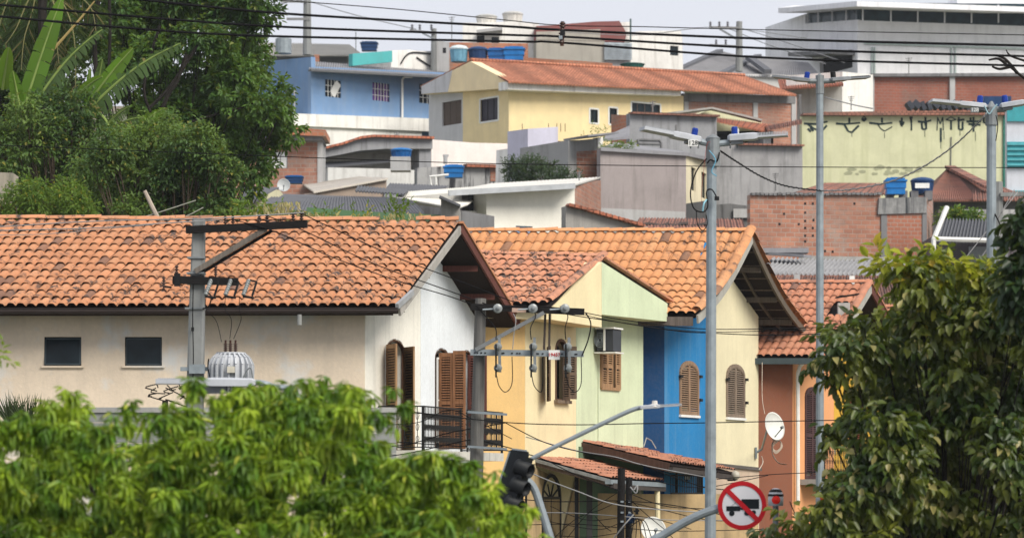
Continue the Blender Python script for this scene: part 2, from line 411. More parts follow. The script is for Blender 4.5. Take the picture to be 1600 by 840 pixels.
# ================================================================ SETTING: terrain
def gz(y):
    k=[(-60,0),(50,0),(58,2.6),(62,3.3),(95,4.6),(112,8),(130,12),(150,15.5),(175,20),(200,26),(245,35),(330,39),(700,44),(4000,46)]
    for (a,b),(c,d) in zip(k,k[1:]):
        if y<=c: return b+(d-b)*(y-a)/(c-a)
    return 46
def ground():
    ys=[-60,0,30,50,54,58,62,80,95,103,112,121,130,140,150,162,175,187,200,220,245,280,330,500,700,1500,4000]
    vs=[];fs=[]; nx=24
    for y in ys:
        w_=max(120,abs(y)*.9)
        for i in range(nx+1): 
            x=-w_+2*w_*i/nx; vs.append((x,y,gz(y)+ (noise.noise(V(x*.05,y*.05,0))*.8 if y>90 else 0)))
    for j in range(len(ys)-1):
        for i in range(nx): a=j*(nx+1)+i; fs.append((a,a+1,a+nx+2,a+nx+1))
    n=N('ground'); c=n.mix(n.ramp(n.noise(.15,6),.4,.6),(.06,.09,.03),(.16,.13,.09)); n.bump(n.noise(3,5),.6,.1)
    m=MB().add(vs,fs).build('ground',n.col(c,.95)); m['kind']='structure'
    m=MB(); m.add([(-120,8,.05),(120,8,.05),(120,40,.05),(-120,40,.05)],[(0,1,2,3)])
    n=N('asphalt'); c=n.mix(n.noise(8,5),(.04,.04,.042),(.065,.065,.065)); n.bump(n.noise(60,3),.3,.01)
    m.build('road',n.col(c,.85))['kind']='structure'
    m=MB().abox((0,41,.075),240,2,.15).build('pavement',CONC); m['kind']='structure'
ground()
# ================================================================ building helpers
def window(parent,pl,rect,arch=0,fr=.05,frmat=None,glass=None,off=-.09,mullions=1,depth=.05,name='window',sill=None,trim=None):
    """recessed frame with a pane; rect px (x0,y0,x1,y1); returns hole outline for the wall"""
    hole=pl.arch(*rect,rise=arch) if arch else pl.rect(*rect)
    inner=[p+pl.n*off for p in hole]; m=MB(); frame_bars(m,inner,fr,depth,pl.n)
    a,b,c,d=[p+pl.n*off for p in pl.rect(*rect)]
    for k in range(mullions):
        t=(k+1)/(mullions+1); m.bar(a.lerp(b,t),d.lerp(c,t),fr*.8,depth*.8,up=pl.n)
    w_=m.build(name,frmat or BLACK,parent)
    g=MB().prism([p-pl.n*.005 for p in inner],-pl.n*.01).build('pane',glass or DKGLASS,w_)
    if sill:
        q=pl.rect(*rect); MB().prism([q[0]-pl.d*.06+Z*.005,q[1]+pl.d*.06+Z*.005,q[1]+pl.d*.06-Z*.06,q[0]-pl.d*.06-Z*.06],pl.n*.07).build('sill',sill,w_)
    if trim:
        q=[p+pl.n*.012 for p in hole]; m=MB(); frame_bars(m,q,.10,.035,pl.n); m.build('trim',trim,w_)
    return hole
def shutter(parent,O,ex,w,h,mat,nsl=None,arch=None,name='shutter',th=.035,midrail=True,rs=None):
    """louvred leaf: O lower hinge corner, ex outward direction; arch='l'/'r' gives a quarter-round top rising away from that side"""
    O=Vector(O); ex=Vector(ex).normalized(); n=ex.cross(Z); n=-n if n.dot(O-V(0,0,O.z))>0 else n; m=MB(); st=min(.06,w*.18)
    def top(a):
        if not arch: return h
        t=a/w if arch=='l' else 1-a/w
        return h-(rs or w)*(1-math.sqrt(max(0,1-(1-t)**2)))
    m.bar(O+ex*st/2,O+ex*st/2+Z*top(st*.6),th,st,up=ex); m.bar(O+ex*(w-st/2),O+ex*(w-st/2)+Z*top(w-st*.6),th,st,up=ex)
    m.bar(O+Z*.05,O+Z*.05+ex*w,th*.95,.1)
    if arch:
        pts=[O+ex*(w*i/8)+Z*(top(w*i/8)-.02) for i in range(9)]
        for a,b in zip(pts,pts[1:]): m.bar(a,b,th,.07)
    else: m.bar(O+Z*(h-.045),O+Z*(h-.045)+ex*w,th*.95,.09)
    if midrail: m.bar(O+Z*h*.48,O+Z*h*.48+ex*w,th*.9,.08)
    s=m.build(name,mat,parent)
    m=MB(); z=.12; k=nsl or int((h-.2)/.052); step=(h-.2)/k
    for i in range(k):
        z=.11+step*(i+.5)
        a=st; b=w-st
        if arch:
            while a<b and top(a)<z+.06: a+=.01
            while b>a and top(b)<z+.06: b-=.01
        if b-a<.03: continue
        if midrail and abs(z-h*.48)<.05: continue
        c=O+ex*(a+b)/2+Z*z
        t=(n*.75+Z*-.66).normalized(); m.box(c,ex,t,ex.cross(t),b-a,step*1.0,.008)
    l=m.build('louvres',mat,s); l['kind']='stuff'
    MB().box(O+ex*w/2+Z*(h*.5)-n*(th*.45),ex,n,Z,w-2*st,.004,h-.35 if arch else h-.1).build('backing',VOID,s)
    return s
def railing(parent,p,q,h,mat,dense=False,scroll=True):
    m=MB(); p=Vector(p);q=Vector(q); L=(q-p).length; d=(q-p)/L
    m.bar(p+Z*h,q+Z*h,.04,.025); m.bar(p+Z*.06,q+Z*.06,.03,.02); m.bar(p+Z*(h-.14),q+Z*(h-.14),.02,.015)
    for e in (p,q): m.bar(e,e+Z*h,.035,.035)
    r=m.build('railing',mat,parent); m=MB(); k=int(L/(.10 if dense else .13))
    for i in range(1,k):
        c=p+d*(L*i/k); m.bar(c+Z*.05,c+Z*h,.014,.014)
        if scroll:
            for zc in (.2,.42,.62):
                pts=[c+d*(.035*math.cos(t)*(1-.3*t/6))+Z*(zc*h/.8+.07*math.sin(t)) for t in [x*.8 for x in range(9)]]
                m.tube(pts,.006 if not dense else .008,4,False)
    b=m.build('scrollwork',mat,r); b['kind']='stuff'; return r
def roofdeck(name,pts,mat,parent,th=.09,drop=.03):
    return MB().prism([p-Z*drop for p in pts],V(0,0,-th)).build(name,mat,parent)
CREAMW=plaster((.88,.85,.76),.12,.14); COOLW=plaster((.80,.84,.87),.10,.08); BEIGE=plaster((.76,.64,.50),.16,.12,(.22,.20,.18),.9,.5,(.66,.66,.64))
YEL=plaster((.80,.53,.22),.12,.12,(.4,.3,.2)); CREAMY=plaster((.80,.69,.43),.12,.13,(.4,.33,.2)); GREENW=plaster((.62,.70,.48),.12,.18,(.25,.28,.2))
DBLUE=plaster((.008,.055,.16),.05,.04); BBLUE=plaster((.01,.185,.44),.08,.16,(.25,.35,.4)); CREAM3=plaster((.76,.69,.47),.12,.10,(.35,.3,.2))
BROWNWALL=plaster((.25,.095,.055),.1,.08); ORANGE=plaster((.76,.36,.16),.1,.1,(.5,.3,.2)); MUST=plaster((.68,.40,.05),.08,.08,(.3,.2,.05),.9,.25,(.8,.72,.6))
TANWALL=plaster((.50,.36,.19),.35,.5,(.10,.085,.06)); PINKW=plaster((.62,.48,.36),.25,.2)
BARGE=wood((.13,.05,.04)); DECK=wood((.020,.014,.012)); GUTTER=plain((.03,.022,.02),.5); MORTAR=plaster((.38,.36,.33),.6,.4); RAFTER=wood((.13,.105,.08))
# ================================================================ HOUSE 1
h1=thing('row_house','long beige house with white end wall and wrought iron balcony, nearest of the row','house','houses in the stepped row')
F1=Plane((-200,61.7),(570,62)); G1=Plane((570,62),(745,69.6))
holes=[]
for i,(a,b) in enumerate(((69,127),(195,253))):
    r=(a,526,b,571); q=F1.rect(*r); holes.append(q)
    w_=MB(); fr=[p-F1.n*.10 for p in q]; frame_bars(w_,fr,.035,.04,F1.n); wo=w_.build('window',BLACK,h1)
    # tilting sash: hinged at top
    tilt=.13 if i==0 else .015
    a0,b0,c0,d0=fr; s0=[a0+F1.n*tilt+Z*.03+F1.d*.02,b0+F1.n*tilt+Z*.03-F1.d*.02,c0-Z*.03-F1.d*.02,d0-Z*.03+F1.d*.02]
    MB().prism(s0,-F1.n*.012).build('pane',DKGLASS,wo)
    m=MB(); frame_bars(m,s0,.03,.03,F1.n); m.build('sash',plain((.05,.07,.08),.5),wo)
    MB().prism([p-F1.n*.08 for p in fr],-F1.n*.02).build('dark_room',VOID,wo)
    MB().prism([q[0]-F1.d*.05,q[1]+F1.d*.05,q[1]+F1.d*.05-Z*.04,q[0]-F1.d*.05-Z*.04],F1.n*.05).build('sill',BEIGE,wo)
wall('wall',F1,[(-200,850),(570,850),(570,466),(-200,466)],BEIGE,h1,.25,holes)
def doorhole(pl,r,arch): return pl.arch(*r,rise=arch)
d1=doorhole(G1,(603,531,634,704),.2); d2=doorhole(G1,(680,545,702,700),.2); d3=doorhole(G1,(722,548,738,697),.2)
wl=wall('wall',G1,[(570,850),(657,850),(657,366),(571,469)],CREAMW,h1,.25,[d1]); wr=wall('wall',G1,[(657.3,850),(745,850),(745,491),(657.3,366)],COOLW,h1,.25,[d2,d3])
for dh,nm in ((d1,'balcony_door'),(d2,'balcony_door'),(d3,'balcony_door')):
    m=MB(); frame_bars(m,[p-G1.n*.04 for p in dh],.05,.08,G1.n); fo=m.build(nm,wood((.10,.05,.03)),h1)
    MB().prism([p-G1.n*.22 for p in dh],-G1.n*.02).build('dark_room',VOID,fo)
q=G1.rect(603,532,634,704); MB().prism([q[0]-G1.n*.18+Z*.12,q[0].lerp(q[1],.55)-G1.n*.18+Z*.12,q[0].lerp(q[1],.55)-G1.n*.18+Z*.62,q[0]-G1.n*.18+Z*.62],-G1.n*.02).build('green_panel',plain((.01,.22,.15),.5),h1)
sx=(G1.n*.6-G1.d*.8).normalized()
hb=G1.pt(600,704); ht=G1.pt(600,538).z-hb.z
shutter(h1,G1.pt(602,704)+G1.n*.03,sx,.58,ht,TANW); shutter(h1,G1.pt(629,703)+G1.n*.03,sx,.60,ht*.985,TANW)
o=G1.pt(684,701)+G1.n*.03; hh=G1.pt(684,551).z-o.z
shutter(h1,o,G1.n,.30,hh,BROWNW); shutter(h1,o+G1.n*.31-G1.d*.02,G1.n,.27,hh*1.02,BROWNW)
shutter(h1,G1.pt(729,699)+G1.n*.03,G1.n,.42,hh,wood((.13,.05,.04)))
wd=MB(); q=G1.rect(682,560,692,690); frame_bars(wd,[p+G1.n*.02 for p in q],.04,.03,G1.n); wd.bar(q[0].lerp(q[3],.5)+G1.n*.02,q[1].lerp(q[2],.5)+G1.n*.02,.03,.03); wd.build('white_grille',WHITEP,h1)
# roof
A=P(-20,347,65.3);B=P(715,351,65.7);C=P(-115,480,61.0);D=P(620,479,61.4);E=P(806,503,70.0); E2=E+(A-B)
rf=roofdeck('roof',[A,B,D,C],DECK,h1); rr=roofdeck('roof',[B,A,E2,E],DECK,h1)
tiled(rf,A+Z*.02,B+Z*.02,C,D,47,13,TILE,.0,300,seed=1)
m=MB()
for k in range(13):
    t=(k+.5)/13
tiled(rr,B+Z*.02,A+Z*.02,E,E2,47,4,TILE,0,0,seed=2)
cap_tiles(A+Z*.05,P(590,350.5,65.6)+Z*.04,14,.105,TILE,rf,seed=1); 
MB().bar(P(450,352,65.62),P(655,352.5,65.66)+Z*.02,.16,.10).build('ridge_mortar',MORTAR,rf)
cap_tiles(P(650,350.5,65.66)+Z*.05,B+Z*.05,3,.115,TILE,rf,seed=2)
cap_tiles(A+Z*.05-V(8,0,0),A+Z*.05,6,.105,TILE,rf,seed=3)
ex=V(.05,0,0)
MB().bar(B+ex-Z*.10,D+ex-Z*.10,.05,.16).build('verge_mortar',MORTAR,rf)
MB().bar(B+ex*1.4-Z*.08,E+ex*1.4-Z*.08,.045,.17).build('bargeboard',BARGE,rr)
MB().bar(B+ex*1.2+Z*.05,E+ex*1.2+Z*.05,.12,.05).build('verge_tiles',TILE,rr)
m=MB(); g0=C+V(0,-.08,-.10); g1=D+V(.03,-.08,-.10); m.tube([g0+Z*.02,g1+Z*.02],.062,10); m.bar(g0+Z*.07-V(0,.05,0),g1+Z*.07-V(0,.05,0),.03,.02)
m.build('gutter',GUTTER,rf); MB().bar(g0+V(0,.14,-.01),g1+V(-.1,.14,-.01),.03,.10).build('fascia_board',wood((.06,.035,.03)),rf)
MB().bar(g1+V(-.02,-.07,.1),g1+V(.25,.75,.42),.07,.10).build('verge_flashing',plain((.35,.36,.37),.6,.2),rf)
for t in (.33,.62): # purlin ends
    p=B.lerp(E,t); MB().bar(p-V(1.0,0,.22),p-V(.0,0,.22),.07,.12).build('purlin',BARGE,rr)
for t in (.5,.9):
    p=B.lerp(D,t); MB().bar(p-V(.6,0,.22),p-V(-.03,0,.22),.07,.11).build('purlin',wood((.3,.27,.22)),rf)
MB().tube([g0.lerp(g1,.79)-Z*.05,g0.lerp(g1,.79)-Z*.25],.045,8).build('downpipe_stub',CONC,rf)
# balcony
b0=G1.pt(590,703);b1=G1.pt(720,703); b1.z=b0.z; n_=G1.n; W_=.95
sl=MB().prism([b0,b0+n_*W_,b1+n_*W_,b1],V(0,0,-.17)).build('balcony_slab',plaster((.60,.58,.52),.5,.5,(.12,.12,.11)),h1)
railing(sl,b0+n_*.02,b0+n_*W_,.86,IRON); railing(sl,b0+n_*(W_-.03),b0.lerp(b1,.46)+n_*(W_-.03),.86,IRON,True); railing(sl,b0.lerp(b1,.54)+n_*(W_-.03),b1+n_*(W_-.03),.86,IRON,True)
railing(sl,b1+n_*.02,b1+n_*(W_-.05),.86,IRON,True)
window(h1,Plane((570.,61.97),(745,69.57)),(672,728,708,775),frmat=WHITEP,off=.02)
# ================================================================ HOUSE 2
h2=thing('row_house','yellow and pale green house behind the white balcony house, arched brown window and air conditioner','house','houses in the stepped row')
F2=Plane((700,69.7),(820,70.2)); G2=Plane((820,70.2),(1005,77.5)); G2o=Plane((863,69.85),(1043,77.2))
aw=G2.arch(868,531,885,625,.35)
gw=G2.rect(938,535,967,607)
wall('wall',F2,[(700,850),(820,850),(820,476),(700,476)],YEL,h2,.25)
wall('wall',G2,[(820,850),(900,850),(900,425),(821,478)],CREAMY,h2,.25,[aw]); wall('wall',G2,[(900.3,850),(1005,850),(1005,476),(900.3,425)],GREENW,h2,.25,[gw])
m=MB(); frame_bars(m,[p-G2.n*.03 for p in aw],.06,.1,G2.n); wo=m.build('window',wood((.13,.075,.05)),h2); MB().prism([p-G2.n*.18 for p in aw],-G2.n*.02).build('dark_room',VOID,wo)
MB().prism([aw[0]-G2.d*.1,aw[1]+G2.d*.1,aw[1]+G2.d*.1-Z*.07,aw[0]-G2.d*.1-Z*.07],G2.n*.1).build('sill',wood((.2,.15,.11)),wo)
hh=aw[3].z-aw[0].z
GRW=wood((.15,.105,.075))
shutter(h2,G2.pt(852,627)+G2.n*.05,(G2.n*.45-G2.d*.9),.62,hh*1.02,GRW); shutter(h2,G2.pt(877,626)+G2.n*.04,G2.n,.17,hh,GRW)
o=G2.pt(880,623)+G2.n*.02; shutter(h2,o,(G2.n*.5+G2.d*.4),.30,hh,GRW)
# green wall window: brown louvred leaves
m=MB(); frame_bars(m,[p+G2.n*.0 for p in gw],.07,.09,G2.n); wo=m.build('window',TANW,h2); MB().prism([p-G2.n*.15 for p in gw],-G2.n*.02).build('dark_room',VOID,wo)
ww=(gw[1]-gw[0]).length
for k,(a,b) in enumerate(((.02,.30),(.30,.60),(.74,.98))): shutter(h2,gw[0].lerp(gw[1],a)+G2.n*.03+Z*.02,G2.d,ww*(b-a),(gw[3]-gw[0]).z-.05,TANW)
# roof 2
A=P(705,400,73.6);B=P(941,405,73.6);C=P(619,476,69.5);D=P(855,475,69.5);E=P(1046,472,77.6);E2=E+(A-B)
rf=roofdeck('roof',[A,B,D,C],DECK,h2); rr=roofdeck('roof',[B,A,E2,E],DECK,h2)
tiled(rf,A+Z*.02,B+Z*.02,C,D,17,9,TILE2,0,160,seed=5)
tiled(rr,B+Z*.02,A+Z*.02,E,E2,17,2,TILE2,0,0,seed=6)
cap_tiles(D+V(.02,0,.05),B+V(.02,0,.05),9,.11,TILE2,rf,'verge_tile',seed=4); cap_tiles(A+Z*.04,B+Z*.04,9,.10,TILE2,rf,seed=5)
MB().bar(B+V(.04,0,.03),E+V(.04,0,.03),.14,.05).build('verge_tiles',TILE2,rr)
t_=.55
MB().prism(G2o.px([(862,480),(940,409),(940,511),(862,499)]),-G2o.n*.55,uvf=G2o.uv).build('gable_panel',CREAMY,h2)
MB().prism(G2o.px([(940.3,409),(1043,474),(1043,502),(940.3,491)]),-G2o.n*.55,uvf=G2o.uv).build('gable_panel',GREENW,h2)
F2o=Plane((700,69.3),(862,69.85)); MB().prism(F2o.px([(700,481),(862,481),(862,499),(700,495)]),-F2o.n*.5).build('eave_box',CREAMY,h2)
# air conditioner on bracket
ac=thing('air_conditioner','dark air conditioner box on a white bracket high on the green wall','air conditioner')
c=G2.pt(934,532)+G2.n*.28; m=MB(); m.box(c,G2.n,G2.d,Z,.40,.56,.50); m.build('housing',plain((.05,.055,.065),.5),ac)
m=MB(); m.box(c+Z*.275,G2.n,G2.d,Z,.47,.65,.035); m.box(c-Z*.29,G2.n,G2.d,Z,.52,.6,.03); m.bar(c-G2.n*.28-Z*.30,c-G2.n*.28+Z*.15,.04,.04); m.box(c+G2.n*.0-G2.d*.32,G2.n,G2.d,Z,.045,.02,.5); m.build('bracket',WHITEP,ac)
m=MB(); 
for r in (.17,.13,.09,.05): m.tube([c-G2.d*.318-G2.n*.11+G2.n*r*math.cos(t*.52)*.8+Z*r*math.sin(t*.52) for t in range(13)],.008,4,False)
m.build('fan_grille',GALV,ac)
MB().tube([c-G2.n*.24-Z*.25,c-G2.n*.26-Z*1.2,c-G2.n*.26-Z*2.4],.012,6).build('drain_pipe',plain((.6,.66,.5),.6),ac)
# ground floor of house 2: tan part and arched door
G2b=Plane((819.4,70.15),(1004.5,77.45))
dd=G2b.arch(846,742,874,850,.45)
wall('wall',G2b,[(821,850),(904,850),(904,724),(821,724)],TANWALL,h2,.05,[dd],off=.02)
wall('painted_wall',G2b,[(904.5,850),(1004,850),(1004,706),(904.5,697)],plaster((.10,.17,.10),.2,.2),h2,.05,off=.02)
m=MB(); frame_bars(m,[p for p in dd],.07,.08,G2.n); a_,b_=dd[0],dd[1]
for k in range(1,5):
    t=math.pi*k/5; cc=(dd[2]+dd[-1])/2; m.bar(cc-Z*.02,cc+(dd[2]-dd[-1])/2*math.cos(t)+Z*.32*math.sin(t),.03,.03)
m.bar(dd[2],dd[-1],.06,.06); m.bar(a_.lerp(b_,.5),(dd[2]+dd[-1])/2,.05,.05)
do=m.build('arched_door',plain((.012,.014,.018),.4),h2); MB().prism([p-G2.n*.02 for p in dd],-G2.n*.01).build('pane',glassdark((.08,.11,.12)),do)
MB().prism([a_+G2.n*.01,b_+G2.n*.01,dd[2]+G2.n*.01,dd[-1]+G2.n*.01],-G2.n*.02).build('door_leaf',plain((.014,.015,.02),.4),do)
# ================================================================ HOUSE 3
h3=thing('row_house','blue and cream house with arched louvred windows and deep eaves on open rafters','house','houses in the stepped row')
F3=Plane((985,77.9),(1038,78)); G3=Plane((1038,78),(1185,85))
w1=G3.arch(1062,566,1090,648,.2); w2=G3.arch(1135,571,1162,652,.2)
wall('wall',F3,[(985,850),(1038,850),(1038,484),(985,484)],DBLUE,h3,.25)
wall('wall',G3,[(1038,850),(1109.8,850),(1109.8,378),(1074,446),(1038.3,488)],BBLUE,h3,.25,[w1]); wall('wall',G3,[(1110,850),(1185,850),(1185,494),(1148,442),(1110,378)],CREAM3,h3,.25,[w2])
for hole,mat_ in ((w1,wood((.30,.20,.13))),(w2,wood((.24,.185,.14)))):
    m=MB(); frame_bars(m,hole,.09,.07,G3.n); wo=m.build('window',mat_,h3)
    L=(hole[1]-hole[0]).length; H_=max(p.z for p in hole)-hole[0].z
    shutter(h3,hole[0]+G3.n*.01,G3.d,L/2,H_-.02,mat_,arch='l',midrail=False,rs=L*.2); shutter(h3,hole[0].lerp(hole[1],.5)+G3.n*.01,G3.d,L/2,H_-.02,mat_,arch='r',midrail=False,rs=L*.2)
    MB().prism([hole[0]-G3.d*.06,hole[1]+G3.d*.06,hole[1]+G3.d*.06-Z*.06,hole[0]-G3.d*.06-Z*.06],G3.n*.06).build('sill',WHITEP,wo)
    for p in (hole[1]+Z*H_*.3+G3.d*.1,hole[1]+Z*H_*.75+G3.d*.1,hole[0]+Z*H_*.72-G3.d*.02): MB().box(p+G3.n*.05,G3.n,G3.d,Z,.06,.16,.07).build('shutter_catch',IRON,wo)
MB().prism(G3.px([(1118,723),(1186,730),(1186,735),(1118,728)]),G3.n*.08).build('ledge',plain((.12,.11,.1),.8),h3)
wall('wall',Plane((1037.6,77.97),(1184.5,84.97)),[(1110,850),(1185,850),(1185,734),(1110,728)],PINKW,h3,.04,off=.02)
A=P(690,366,81.8);B=P(1171,366,81.8);C=P(605,488,77.2);D=P(1086,491,77.2);E=P(1257,513,86.4);E2=E+(A-B)
KK=.25
def curved(A,B,C,D,k,mat,parent,th=.05,seg=8,drop=.04):
    m=MB(); vs=[];fs=[]
    for lay in(0,1):
        for j in range(seg+1):
            t=j/seg
            for s_ in (0,1): vs.append((A if s_==0 else B)*(1-t)+(C if s_==0 else D)*t-Z*(k*math.sin(math.pi*t)+drop+lay*th))
    K=2*(seg+1)
    for j in range(seg):
        a=2*j; fs+= [(a,a+1,a+3,a+2),(K+a,K+a+2,K+a+3,K+a+1),(a+1,K+a+1,K+a+3,a+3),(a,a+2,K+a+2,K+a)]
    return m.add(vs,fs).build('roof',mat,parent)
rf=curved(A,B,C,D,KK,DECK,h3); rr=curved(B,A,E,E2,KK,DECK,h3)
tiled(rf,A+Z*.02,B+Z*.02,C,D,32,11,TILE3,KK,300,seed=8)
tiled(rr,B+Z*.02,A+Z*.02,E,E2,32,11,TILE3,KK,0,skip=lambda i,j:i>2,seed=9)
cap_tiles(A+Z*.05,B+Z*.05,24,.12,TILE3,rf,seed=6)
def along(B,D,k,t): return B.lerp(D,t)-Z*k*math.sin(math.pi*t)
vb=[along(B,D,KK,j/11) for j in range(12)]
for j in range(11):
    cap_tiles(vb[j+1]+V(.03,0,.07),vb[j]+V(.03,0,.07),1,.14,TILE3,rf,'verge_tile',flat=.8,seed=j)
VGR=plaster((.42,.41,.37),.4,.3)
m=MB(); 
for j in range(11): m.bar(vb[j]+V(.06,0,-.12),vb[j+1]+V(.06,0,-.12),.05,.2)
m.build('bargeboard',VGR,rf)
ve=[along(B,E,KK,j/11) for j in range(12)]; m=MB()
for j in range(11): m.bar(ve[j]+V(.05,0,-.14),ve[j+1]+V(.05,0,-.14),.06,.17)
m.build('bargeboard',RAFTER,rr)
for j in range(0,11):
    q=ve[j]+V(.04,0,.05); cap_tiles(q,ve[j+1]+V(.04,0,.05),1,.10,TILE3,rr,'verge_tile',flat=.7,seed=j)
for t in (.22,.5,.78): # purlins carrying the overhang
    p=along(B,E,KK,t)-Z*.2; MB().bar(p-V(1.25,0,0),p-V(.03,0,0),.09,.14).build('purlin',RAFTER,rr)
for k in range(1,9): # battens under the tiles
    t=k/9; p=along(B,E,KK,t)-Z*.085; MB().bar(p-V(1.25,0,0),p,.04,.035).build('batten',wood((.2,.15,.11)),rr)
for xo in (.55,1.05):
    m=MB()
    for j in range(11): m.bar(ve[j]-V(xo,0,.13),ve[j+1]-V(xo,0,.13),.05,.07)
    m.build('rafter',RAFTER,rr)
MB().bar(C+V(0,-.03,-.17),D+V(-.05,-.03,-.17),.05,.22).build('fascia_board',wood((.12,.10,.09)),rf)
m=MB().tube([G3.pt(1006,697),G3.pt(1010,690)+Z*.1,P(1018,688,77),P(1025,700,77)],.015,6); m.build('conduit',GREYCABLE,h3)
# ================================================================ HOUSE 4
h4=thing('row_house','brown and orange house with mustard end wall, behind the slim lamp pole','house','houses in the stepped row')
F4=Plane((1180,85.2),(1238,85.5)); G4=Plane((1238,85.5),(1374,92.6))
w3=G4.arch(1258,606,1279,748,.2); w4=G4.arch(1327,614,1348,700,.2)
wall('wall',F4,[(1180,850),(1238,850),(1238,552),(1180,552)],BROWNWALL,h4,.25)
wall('wall',G4,[(1238,850),(1303,850),(1303,468),(1239,555)],ORANGE,h4,.25,[w3]); wall('wall',G4,[(1303.2,850),(1374,850),(1374,570),(1303.2,468)],MUST,h4,.25,[w4])
for hole,mat_ in ((w3,wood((.09,.05,.05))),(w4,wood((.28,.07,.05)))):
    m=MB(); frame_bars(m,hole,.07,.07,G4.n); wo=m.build('window',mat_,h4)
    L=(hole[1]-hole[0]).length; H_=max(p.z for p in hole)-hole[0].z
    shutter(h4,hole[0]+G4.n*.01,G4.d,L/2,H_-.02,mat_,arch='l',rs=L*.2); shutter(h4,hole[0].lerp(hole[1],.5)+G4.n*.01,G4.d,L/2,H_-.02,mat_,arch='r',rs=L*.2)
A=P(1190,446,89.2);B=P(1357,446,89.2);C=P(1122,557,84.9);D=P(1289,557,84.9);E=P(1432,584,93.6);E2=E+(A-B)
rf=roofdeck('roof',[A,B,D,C],DECK,h4); rr=roofdeck('roof',[B,A,E2,E],DECK,h4)
tiled(rf,A+Z*.02,B+Z*.02,C,D,14,11,TILE4,0,150,skip=lambda i,j:(i in(11,12) and j in (3,4)) ,seed=11)
cap_tiles(A+Z*.05,B+Z*.05,9,.12,TILE4,rf,seed=8); cap_tiles(D+V(.02,0,.05),B+V(.02,0,.05),10,.12,TILE4,rf,'verge_tile',seed=9)
MB().bar(B+V(.07,0,-.1),D+V(.07,0,-.1),.05,.2).build('bargeboard',VGR,rf); MB().bar(B+V(.07,0,-.08),E+V(.07,0,-.08),.05,.22).build('bargeboard',BARGE,rr)
MB().bar(B+V(.07,0,.06),E+V(.07,0,.06),.12,.04).build('verge_tiles',TILE4,rr)
MB().bar(C+V(0,-.1,-.12),D+V(.02,-.1,-.12),.15,.16).build('gutter',plain((.06,.08,.085),.5,.3),rf)
q=P(1318,486,87.4); MB().abox(q+V(0,0,-.05),.32,.3,.55).build('roof_vent',plaster((.5,.5,.48),.4,.5),rf); MB().box(q+Z*.42+V(.1,0,0),V(1,0,.15).normalized(),V(0,1,0),V(-.15,0,1).normalized(),.62,.5,.03).build('vent_cover',BLACK,rf)
m=MB(); g=G4.pt(1240,569)+G4.n*.12; m.tube([g+V(.25,-.1,.15),g+V(.05,0,-.05),g-Z*.25,g-Z*3.7],.055,8); m.build('downpipe',WHITEP,h4)
for k in range(2):
    railing(h4,G4.pt(1258,748)+G4.n*.55,G4.pt(1300,748)+G4.n*.55,.9,IRON) if k==0 else railing(h4,G4.pt(1310,750)+G4.n*.55,G4.pt(1360,752)+G4.n*.55,.9,IRON)
MB().prism([G4.pt(1250,748),G4.pt(1370,752),G4.pt(1370,752)+G4.n*.6,G4.pt(1250,748)+G4.n*.6],V(0,0,-.15)).build('balcony_slab',CONC,h4)
h5=thing('row_house','orange tiled house mostly hidden by the right tree beyond the orange house','house','houses in the stepped row')
A=P(1372,484,97);B=P(1475,484,97);C=P(1340,570,93.5);D=P(1442,570,93.5); rf=roofdeck('roof',[A,B,D,C],DECK,h5); tiled(rf,A,B,C,D,9,9,TILE4,0,80,seed=12); cap_tiles(A+Z*.05,B+Z*.05,6,.12,TILE4,rf,seed=3)
wall('wall',Plane((1350,94),(1445,94)),[(1350,850),(1445,850),(1445,560),(1350,560)],ORANGE,h5,4)
# ================================================================ PORCHES
def porch(pts,label,ncol,nrow,posts,mat,seed):
    a,b,c,d=[P(*p) for p in pts]   # wall-front, wall-back, outer-front, outer-back
    t=thing('porch_roof',label,'porch roof'); rf=roofdeck('roof',[a,b,d,c],DECK,t,.05,.02)
    tiled(rf,a,b,c,d,ncol,nrow,mat,0,90,seed=seed,hs=.85,lift=.026)
    MB().bar(a+V(0,-.04,-.05 if ncol<20 else -.11),c+V(0,-.04,-.05 if ncol<20 else -.11),.05,.07 if ncol<20 else .20).build('bargeboard',CONC if ncol<20 else wood((.075,.045,.035)),rf)
    MB().bar(c+V(.05,0,-.16),d+V(.05,0,-.16),.1,.12).build('beam',plain((.06,.05,.045),.7),rf)
    for k in range(5):
        p=c.lerp(d,k/4); MB().bar(a.lerp(b,k/4)-Z*.12,p-Z*.12,.06,.09).build('rafter',wood((.1,.07,.05)),rf)
    for (px,py0,Y,wd,mt) in posts:
        p=P(px,py0,Y); MB().bar(V(p.x,p.y,gz(Y)-.2),p,wd,wd,up=V(0,1,0)).build('post',mt,t)
    return t
porch([(836,715,70.85),(922,719,74.3),(952,747,70.1),(1034,752,73.5)],'small sloping tiled porch roof over the arched dark door',17,6,[(901,738,70.8,.09,BLACK),(921,745,71.6,.13,plain((.06,.06,.06),.6)),(822,770,70.0,.05,BLACK)],PORCHT,21)
p2=porch([(904,689,73.6),(1014,700,80.8),(1045,722,72.8),(1146,736,80)],'larger sloping tiled porch roof in front of the blue house',26,8,[(1093,738,78,.13,BLACK),(1057,734,76.5,.05,BLACK),(1000,740,77,.07,plaster((.65,.6,.4),.2,.2))],PORCHT,22)
